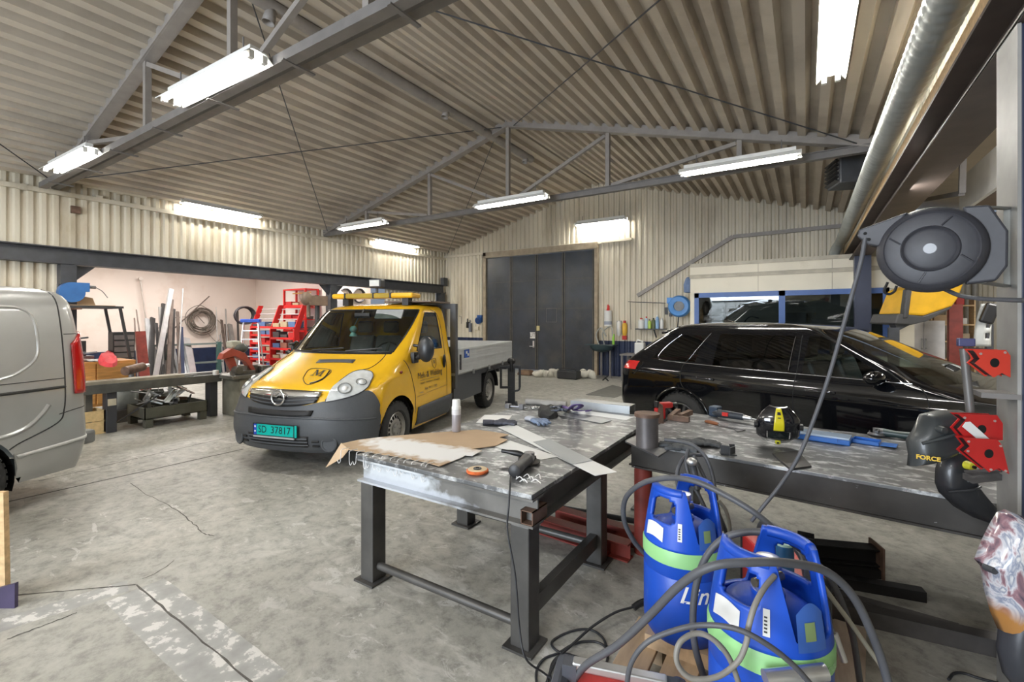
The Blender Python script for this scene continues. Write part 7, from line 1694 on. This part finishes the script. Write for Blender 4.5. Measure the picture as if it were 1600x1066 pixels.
hp = heap('red_rag', ((164, 557), (168, 548), (180, 545), (190, 552), (192, 560), (178, 562)), .97, .17, mat('pink_red_cloth', (.60, .045, .055), .8), 'bright pinkish-red cloth on top of the wooden cabinet', 'cloth', seed=4)
hp.location = (-10.2, 3.03, zt); hp.scale = (.85, .85, .62)
gl_ = glove('work_glove', V((-10.08, 2.78, zt)), .6, mat('pale_glove', (.52, .50, .47), .85), 'pale work glove on the front edge of the wooden cabinet', zt, s=1.3)
dmk = [mat('clutter_dark', (.035, .035, .035), .5), raw, mat('clutter_grey', (.16, .165, .17), .45, .4)]
for i, (y, x, z, s_, a) in enumerate(((1.95, -10.3, .10, (.3, .5, .20), 0), (2.3, -10.45, .08, (.4, .3, .16), .3), (2.5, -10.2, .05, (.3, .35, .10), -.2), (2.62, -10.5, .17, (.12, .4, .34), .4), (2.75, -10.55, .04, (.25, .3, .08), .1))):
    mb = MB(); mb.box((0, 0, z), s_, rz(a)); mb.beam((-.1, -.2, 2 * z), (.1, .2, 2 * z + .06), .05, .03); one('machine_part', mb, dmk[i % 3], ('dark machine part on the wooden cabinet by the van tail light', 'flat grey machine part on the wooden cabinet', 'low dark part in front of the glove on the cabinet', 'tilted grey panel standing on the wooden cabinet', 'low dark plate at the back of the wooden cabinet')[i], 'machine part', loc=(x, y, zt), bevel=.01)
p = atX(146, 522, -10.7)
g = thing('parts_chest', 'dark red and blue box stack by the van tail light', 'tool chest', (-10.75, 2.15, zt))
for k, (m, s_) in enumerate(((mat('chest_red', (.26, .02, .03), .45), (.3, .34, .22)), (mat('chest_blue', (.06, .03, .12), .45), (.32, .38, .10)), (mat('chest_red', (.26, .02, .03)), (.28, .32, .20)))):
    mb = MB(); mb.box((0, 0, (.11, .27, .42)[k]), s_); mb.build(('lower_tray', 'middle_tray', 'upper_tray')[k], m, g, bevel=.008)
q = atX(190, 540, -11.2)
g = thing('drawer_rack', 'dark small-parts drawer rack standing behind the red cloth', 'drawer rack', (-11.2, q.y, 0))
mb = MB(); mb.span((-.12, -.17, 0), (.12, .17, 1.44)); mb.build('case', dmk[0], g)
for k in range(6):
    mb = MB(); mb.span((.12, -.15, .72 + .115 * k), (.14, .15, .81 + .115 * k)); mb.build('drawer', mat('drawer_dull', (.17, .155, .15), .5), g)
g = thing('trestle_frame', 'dark steel frame table carrying a brown board, behind the van', 'frame', (-10.9, 2.62, .08))
mb = MB(); mb.span((-.4, -.9, 1.80), (.4, .72, 1.84)); mb.build('top_frame', dmk[0], g)
for y, dy in ((.68, .30), (-.85, -.1)):
    for x in (-.36, .36): mb = MB(); mb.beam((x, y, 1.8), (x, y + dy, -.08), .04, .04, (1, 0, 0)); mb.build('leg', dmk[0], g)
mb = MB(); mb.prism([(-.4, -.9, 1.842), (-.4, .55, 1.842), (-.4, .50, 2.0), (-.4, .25, 2.06), (-.4, -.9, 2.06)], (.02, 0, 0)); mb.span((-.4, -.9, 1.841), (.4, .6, 1.85)); o = mb.build('brown_board', cardb, g)
mb = MB(); mb.beam((-10.5, 2.4, 1.845), (-10.5, 2.75, 1.865), .10, .03); mb.box((-10.5, 2.4, 1.72), (.08, .08, .3)); one('hung_clamp', mb, rust, 'rusty clamp hanging under the frame table behind the van', 'clamp')
p = atX(111, 457, -11.15)
g = thing('hose_reel', 'blue hose reel on the opening post above the roof of the grey van', 'hose reel', p)
mb = MB(); mb.cyl((-.08, 0, 0), (.08, 0, 0), .18, n=28); mb.box((0, .13, .10), (.14, .22, .16)); mb.build('drum', mat('reel_blue', (.03, .13, .36), .45), g, smooth=40)
mb = MB(); mb.cyl((0, .26, .11), (0, .34, .11), .03); mb.tube([(0, .34, .11), (0, .44, .04), (0, .52, -.08)], .008); mb.build('hose_end', steelg, g)
mb = MB(); mb.box((-.12, -.1, 0), (.10, .1, .3)); mb.build('bracket', darkst, g)

# bars leaning in the rack at the far wall ------------------------------
g = thing('bar_rack', 'green steel rack holding up the leaning metal bars', 'rack', (-14.45, 6.2, 0))
grn = mat('rack_green', (.05, .12, .11), .5)
for y in (-.75, .62):
    mb = MB(); mb.span((-.05, y - .05, 0), (.05, y + .05, 1.05)); mb.span((-.3, y - .05, 0), (.5, y + .05, .06)); mb.build('rack_post', grn, g)
for z in (.45, .98):
    mb = MB(); mb.span((-.03, -.95, z), (.03, .72, z + .05)); mb.build('rail', mat('rack_rail', (.16, .20, .19), .5), g)
M_ = {'s': mat('bar_silver', (.52, .53, .54), .35, .6), 'b': mat('bar_brown', (.13, .10, .085), .6, .2, var=.3), 'd': mat('bar_dark', (.06, .058, .058), .5, .3), 'n': mat('bar_navy', (.03, .045, .09), .5), 'r': redst, 'g': mat('bar_grey2', (.30, .29, .28), .5, .3)}
bars = [((267.5, 452), 240, 3.6, 's', 'long silver bar reaching highest in the rack'), ((268, 468), 262, 4, 'b', 'brown flat bar right of the tallest silver bar'), ((256, 475), 246, 5, 'd', 'wide dark bar left of the tallest silver bar'), ((286, 451), 277, 1.2, 'g', 'thin rod pointing to the upper right in the rack'),
    ((213, 484), 230, 1.4, 'b', 'thin brown rod at the left of the rack'), ((210, 497), 216, 1.4, 'b', 'thin brown rod above the red flat bar'), ((229.5, 498), 237, 3.4, 's', 'bright white-silver bar at the left of the rack'), ((238.5, 497), 235, 5, 'd', 'broad dark bar next to the bright silver one'),
    ((272, 483), 268, 3, 'd', 'dark bar just right of the rack centre'), ((277.5, 487), 281, 3, 'b', 'brown bar with cut end right of the rack centre'), ((282, 511), 285, 5, 'n', 'navy blue square post in the rack'), ((290, 529), 303, 6, 's', 'wide silver channel at the right of the rack'),
    ((261, 508), 284, 2.8, 's', 'silver bar crossing towards the right of the rack'), ((268, 535), 278, 4, 'g', 'short grey bar low in the rack centre'), ((273, 557), 285, 4, 's', 'short bright silver bar low in the rack'), ((250, 560), 259, 2.4, 's', 'short thin silver bar low at the left'),
    ((287, 547), 289, 5, 's', 'short wide silver bar below the navy post'), ((256, 538), 264, 4, 'g', 'grey bar low in the middle of the rack'), ((244, 505), 252, 3, 'd', 'dark rod behind the silver bars'), ((250, 480), 255, 2.4, 'g', 'thin grey bar behind the tallest silver bar'), ((219, 548), 232, 2, 's', 'short silver bar leaning over the red flat bar'), ((236, 525), 247, 3, 'g', 'grey bar at the left of the rack'), ((297, 545), 305, 4, 'g', 'pale grey bar at the right end of the rack'),
    ((346, 500), 357, 3.2, 'b', 'left of two brown bars beside the step ladder'), ((352, 507), 362, 3.2, 'b', 'right of two brown bars beside the step ladder'), ((352.5, 483), 358, 1.2, 'g', 'thin grey rod beside the step ladder'), ((359, 507), 371, 4.5, 'g', 'broad grey bar next to the step ladder'), ((337.5, 480), 342, .9, 'g', 'thinnest rod standing left of the brown bars'), ((371, 486), 374, 2.6, 'd', 'dark rod behind the step ladder'), ((344, 524), 350, 2, 's', 'short silver rod with bent top right of the rack'), ((398, 512), 408, 3.5, 'b', 'brown bar leaning right of the step ladder'),
    ((262, 500), 271, 2.6, 's', 'silver bar between the brown flat bar and the dark rods'), ((249, 532), 256, 2.6, 's', 'silver bar low between two grey ones left of centre'), ((277, 520), 293, 2.2, 's', 'silver bar sloping down to the right below the navy post'), ((240, 541), 251, 2.4, 's', 'short silver bar at the lower left of the rack'), ((284, 562), 297, 2.4, 's', 'shortest silver bar at the lower right of the rack'), ((260, 520), 252, 2.4, 'd', 'dark bar crossing behind the short silver ones')]
for i, (tp_, bx_, w_, k, l) in enumerate(bars):
    Xb = -13.75 - .03 * (i % 7); Xt = -14.55 - .04 * (i % 9)
    if tp_[0] > 330: Xb -= .9; Xt -= .95
    a = atX(*tp_, Xt); b = atX(bx_, 560, Xb); b.z = .012; r = w_ / F_PX * 16.5 * (1.35 if k in 'sg' else 1)
    mb = MB()
    if w_ < 2: mb.cyl(b, a, r / 2, n=8)
    else: mb.beam(b, a, r, r * .45, (1, .2, 0))
    one('metal_bar', mb, M_[k], l, 'bar', 'metal bars leaning in the side room')
a = atX(219, 518, -13.4); b = atX(228, 600, -13.2)
mb = MB(); mb.beam(V((b.x, b.y, 0)), a, .19, .08, (1, 0, 0)); one('red_flat_bar', mb, redst, 'wide rust-red steel beam standing upright left of the bar rack', 'steel beam')
mb = MB()
cw_ = atX(313, 500, -15.9)
for k in range(16):
    r_ = random.Random(k); rr = r_.uniform(.24, .42); off_ = V((.02 * k * .4, r_.uniform(-.06, .06), r_.uniform(-.08, .06)))
    mb.tube([cw_ + off_ + V((0, rr * math.cos(a), rr * math.sin(a) * r_.uniform(.9, 1.05))) for a in [2 * PI * q / 12 for q in range(12)]], .010, n=5, sm=3, closed=True)
mb.tube([cw_ + V((.05, q * .3, -q * .36)) for q in (-.3, 0, .3)], .012, n=5); mb.tube([cw_ + V((0, -.35, .1)), cw_ + V((0, -.9, .0)), cw_ + V((0, -1.2, -.4))], .008, n=5); mb.tube([cw_ + V((0, .2, -.4)), cw_ + V((0, .5, -.7)), cw_ + V((0, .62, -.2)), cw_ + V((0, .4, .1))], .008, n=5)
one('wire_coil', mb, mat('coil_wire', (.18, .155, .13), .6, .3), 'tangled coil of grey-brown wire hanging on the side room wall', 'wire coil', smooth=50)
a = cw_ + V((.12, -1.1, -.62)); b = atX(327, 463, -15.75); mb = MB(); mb.cyl(a, b, .018, n=8); one('wall_rod', mb, M_['b'], 'rod stuck diagonally through the hanging wire coil', 'rod')
a = atX(219, 436, -15.9); mb = MB(); mb.cyl(a, a + V((.06, 0, 0)), .05, n=12); mb.tube([a, a + V((.02, .05, -.5)), a + V((.02, .16, -1.4))], .02, n=6); one('hanging_chain', mb, mat('chain_pale', (.55, .50, .46), .5, .3), 'thin pale chain hanging from a hook on the side room wall', 'chain')
# band saw ---------------------------------------------------------------
g = thing('band_saw', 'metal cutting band saw with rust-red arm on an olive grey base', 'band saw', (-8.48, 4.52, 0))
mb = MB(); mb.span((-.30, -.32, .0), (.30, .32, .66)); mb.build('base_cabinet', mat('saw_base', (.20, .195, .155), .5, var=.2), g, bevel=.01)
mb = MB(); mb.span((-.34, -.45, .66), (.34, .5, .72)); mb.span((-.2, -.1, .72), (.1, .1, .86)); mb.span((-.25, .12, .72), (.2, .3, .84)); mb.cyl((.1, -.3, .80), (.25, -.3, .80), .07); mb.span((.02, -.35, .72), (.2, .0, .78)); mb.build('vise_table', mat('saw_iron', (.16, .16, .145), .45, .5, var=.3), g, bevel=.006)
redsaw = mat('saw_red', (.36, .07, .045), .5, var=.15)
Cs = [atX(326, 556, -8.75), atX(350, 549, -8.6), atX(378, 557, -8.45), atX(398, 580, -8.35)]
go = V(g.location); mb = MB()
pts = [(p_ - go) for p_ in Cs]
mb.prism([V((.0, pts[0].y, pts[0].z - .05)), V((.0, pts[0].y + .04, pts[0].z + .05)), V((0, pts[1].y, pts[1].z + .06)), V((0, pts[2].y, pts[2].z + .06)), V((0, pts[3].y, pts[3].z + .03)), V((0, pts[3].y, pts[3].z - .09)), V((0, pts[2].y, pts[2].z - .09)), V((0, pts[1].y + .05, pts[1].z - .08))], (.16, 0, 0)); mb.prism([(-.02, pts[0].y + .10, pts[0].z - .02), (-.02, pts[0].y + .24, pts[0].z - .02), (-.02, pts[0].y + .34, .72), (-.02, pts[0].y + .26, .72)], (.12, 0, 0)); mb.build('saw_arm', redsaw, g, bevel=.01)
mb = MB(); q = atX(362, 540, -8.6) - go; mb.box((-.05, q.y, q.z + .02), (.2, .18, .13)); mb.build('motor_cover', mat('motor_pale', (.45, .46, .38), .5), g, bevel=.03)
mb = MB(); q = atX(372, 544, -8.55) - go; mb.ell((.0, q.y, q.z), (.12, .13, .09)); mb.build('gear_motor', mat('motor_dark', (.09, .10, .09), .45), g, smooth=50)
mb = MB(); q = atX(349, 579, -8.4); mb.cyl((-8.62, q.y - .02, .721), (-8.62, q.y - .02, .80), .045, n=16); one('white_cup', mb, whitepl, 'small white cup on the left end of the band saw table', 'cup')
# step ladder ------------------------------------------------------------
Lb = atX(392, 585, -12.9); Lt = atX(377, 505, -13.4)
g = thing('step_ladder', 'aluminium step ladder with a blue top standing in the side room', 'step ladder', (Lb.x, Lb.y, 0), math.radians(-38)); go = V(g.location)
for s in (-1, 1):
    mb = MB(); mb.beam((.30, s * .27, 0), (0, s * .18, 1.62), .03, .07, (1, 0, 0)); mb.build('front_rail', alu, g)
    mb = MB(); mb.beam((-.55, s * .27, 0), (-.05, s * .18, 1.58), .03, .05, (1, 0, 0)); mb.build('rear_rail', alu, g)
for k in range(6):
    t_ = (k + 1) / 7; mb = MB(); mb.box((.30 - .30 * t_, 0, 1.62 * t_), (.10, .54 - .18 * t_, .03)); mb.build('step', alu, g)
mb = MB(); mb.box((-.02, 0, 1.66), (.28, .48, .09)); mb.build('blue_top', mat('ladder_blue', (.01, .07, .48), .4), g, bevel=.02)
mb = MB()
ck_ = atX(380, 493, -14.3)
for k in range(6): mb.tube([ck_ + V((.03 * k, (.26 + .02 * (k % 3)) * math.cos(a), (.24 + .02 * (k % 2)) * math.sin(a))) for a in [2 * PI * q / 12 for q in range(12)]], .018, n=6, sm=3, closed=True)
one('cable_coil', mb, mat('coil_dark', (.05, .045, .05), .5), 'dark cable coil hanging behind the step ladder', 'cable coil', smooth=50)
# red racks ----------------------------------------------------------------
rackm = mat('rack_red', (.62, .022, .02), .35, var=.06)
binm = [mat('bin_red', (.48, .03, .03), .45), mat('bin_pale', (.62, .58, .55), .5), mat('bin_tan', (.45, .36, .22), .6), mat('bin_blue', (.10, .18, .36), .5), mat('bin_dark', (.08, .07, .07), .5), mat('bin_brown', (.30, .12, .08), .5)]
def rack(label, x0_, x1_, y, h, levels, seed, slant=True, open_top=0.0):
    w = x1_ - x0_; g = thing('parts_rack', label, 'rack', ((x0_ + x1_) / 2, y, 0), 0, 'red parts racks'); rnd = random.Random(seed)
    for s in (-1, 1):
        mb = MB(); x = s * w / 2
        if slant: mb.prism([(x - .02, -.08, 0), (x - .02, -.24, 0), (x - .02, -.24, h * .66), (x - .02, .02, h), (x - .02, .16, h), (x - .02, -.08, h * .66)], (.04, 0, 0))
        else:
            for yy in (-.2, .2): mb.span((x - .025, yy - .025, 0), (x + .025, yy + .025, h))
        mb.build('upright', rackm, g)
    n = levels; hz = h * (.68 if slant else .78)
    for k in range(n):
        z = .25 + (hz - .25) * k / (n - 1)
        mb = MB(); mb.span((-w / 2, -.22, z), (w / 2, .2, z + .02)); mb.span((-w / 2, -.24, z), (w / 2, -.22, z + .06)); mb.build('shelf_tray', rackm, g)
        for q in range(3):
            xx = -w / 2 + w * (q + .5) / 3; b_ = rnd.choice(binm); hh = rnd.uniform(.09, min(.20, (hz - .25) / (n - 1) - .06))
            mb = MB(); mb.box((0, 0, hh / 2), (w / 3 * .78, .26, hh), taper=1.06)
            o = one('parts_box', mb, b_, 'small parts box on a shelf of the red racks', 'box', 'parts boxes on the red racks', loc=(g.location.x + xx, y - .05, z + .0205), bevel=.008)
    if slant:
        mb = MB()
        for k in range(4): mb.cyl((-w / 2, .12 - .06 * k, h * (.95 - .07 * k)), (w / 2, .12 - .06 * k, h * (.95 - .07 * k)), .014)
        mb.build('back_bars', mat('bars_pale', (.55, .5, .5), .4), g)
    else:
        for z in (h - .04, h * .8): mb = MB(); mb.span((-w / 2, -.22, z), (w / 2, .22, z + .04)); mb.build('top_frame', rackm, g)
    return g
rack('red sloping-sided parts rack, leftmost, right behind the step ladder', -14.15, -13.05, 7.8, 2.12, 6, 1)
rack('red sloping-sided parts rack, second, beside the tall one', -13.0, -11.85, 7.75, 2.10, 5, 2)
rack('tall red parts rack with open top, rightmost, by the middle post', -13.5, -12.42, 8.45, 2.62, 6, 3, slant=False)
# pillar drill
p = atX(497, 463, -11.7)
g = thing('pillar_drill', 'brown pillar drill with belt head beside the middle opening post', 'drill press', (-11.15, 7.75, 0))
mb = MB(); mb.cyl((0, 0, 0), (0, 0, 2.35), .06, n=20); mb.box((0, 0, .04), (.45, .4, .08)); mb.build('column', dmk[0], g, smooth=40)
mb = MB(); mb.box((.0, -.05, 2.2), (.28, .55, .26)); mb.ell((0, -.32, 2.25), (.16, .16, .18)); mb.cyl((0, -.26, 2.1), (0, -.26, 1.75), .05); mb.build('belt_head', mat('drill_brown', (.16, .11, .075), .55, var=.3), g, smooth=45)
mb = MB(); mb.box((0, -.25, 1.1), (.3, .32, .05)); mb.build('work_table', raw, g)
mb = MB(); mb.beam((.02, -.2, 2.42), (-.1, -.65, 2.36), .03, .03); mb.build('belt_lever', woodo, g)
for px, py, l in ((539, 462, 'dark cable coil on the store room wall, left one'), (560, 462, 'dark cable coil on the store room wall, right one')):
    c = atX(px, py, -12.335); mb = MB()
    for k in range(4): mb.tube([c + V((.02 * k, (.20 + .01 * k) * math.cos(a), .22 * math.sin(a))) for a in [2 * PI * q / 12 for q in range(12)]], .02, n=6, sm=3, closed=True)
    one('cable_coil', mb, mat('coil_dark', (.05, .045, .05)), l, 'cable coil', smooth=50)
c = atX(526, 468, -12.34); mb = MB(); mb.prism([c + V((0, y, z)) for y, z in ((-.22, -.5), (.25, -.5), (.18, .2), (.02, .3), (-.12, .2))], (.12, 0, 0)); one('white_coat', mb, mat('coat_white', (.66, .66, .70), .8), 'white overall hanging on the store room wall', 'overall', bevel=.03)
# ================================================================ LIGHT AND CAMERA
def area(name, loc, target, sx, sy, power, col):
    l = bpy.data.lights.new(name, 'AREA'); l.shape = 'RECTANGLE'; l.size = sx; l.size_y = sy; l.energy = power; l.color = col
    o = bpy.data.objects.new(name, l); COL.objects.link(o); o.location = loc
    o.rotation_euler = (V(target) - V(loc)).to_track_quat('-Z', 'Y').to_euler(); return o
area('gate_daylight', (-3.6, YF + .1, 2.05), (-3.6, 0, 1.6), 4.6, 3.9, 520, (.80, .89, 1.0))
for x in (-9.2, -4.9, -.9):
    area('rear_bay_light', (x, -3.1, 4.0), (x, -3.1, 0), 1.5, .25, 75, (1, .97, .92))
area('annex_light', (-13.4, 5.2, 3.4), (-13.4, 5.2, 0), 1.6, 3.5, 105, (1, .95, .90))
area('store_light', (-12.0, 9.6, 3.4), (-12.0, 9.6, 0), .5, .8, 25, (1, .96, .92))
area('lean_to_light', (2.9, 8.5, 2.95), (2.9, 8.5, 0), .3, 1.5, 40, (1, .97, .92))
area('loft_fill_light', (1.22, 5.6, 3.75), (2.2, 5.6, 3.3), .2, 3.0, 22, (1, .97, .92))  # unseen fill lamp, added to brighten the loft edge board
w = bpy.data.worlds.new('World'); SC.world = w; w.use_nodes = True
w.node_tree.nodes['Background'].inputs[0].default_value = (.6, .72, .9, 1); w.node_tree.nodes['Background'].inputs[1].default_value = .15
cam = bpy.data.cameras.new('Camera'); co = bpy.data.objects.new('Camera', cam); COL.objects.link(co)
cam.sensor_width = 36; cam.lens = 36 * F_PX / 1600; cam.shift_y = -(533 - HY) / 1600; cam.clip_start = .05
co.location = (0, 0, CAM_H); co.rotation_euler = (PI / 2, 0, YAW); SC.camera = co
vs_ = SC.view_settings; vs_.view_transform = 'Standard'; vs_.look = 'None'; vs_.gamma = 1; vs_.use_curve_mapping = False; vs_.exposure = 1.25
cy = SC.cycles; cy.use_denoising = True; cy.denoiser = 'OPENIMAGEDENOISE'; cy.max_bounces = 8; cy.diffuse_bounces = 4; cy.glossy_bounces = 4; cy.transparent_max_bounces = 12; cy.sample_clamp_indirect = 6; cy.caustics_reflective = False; cy.caustics_refractive = False
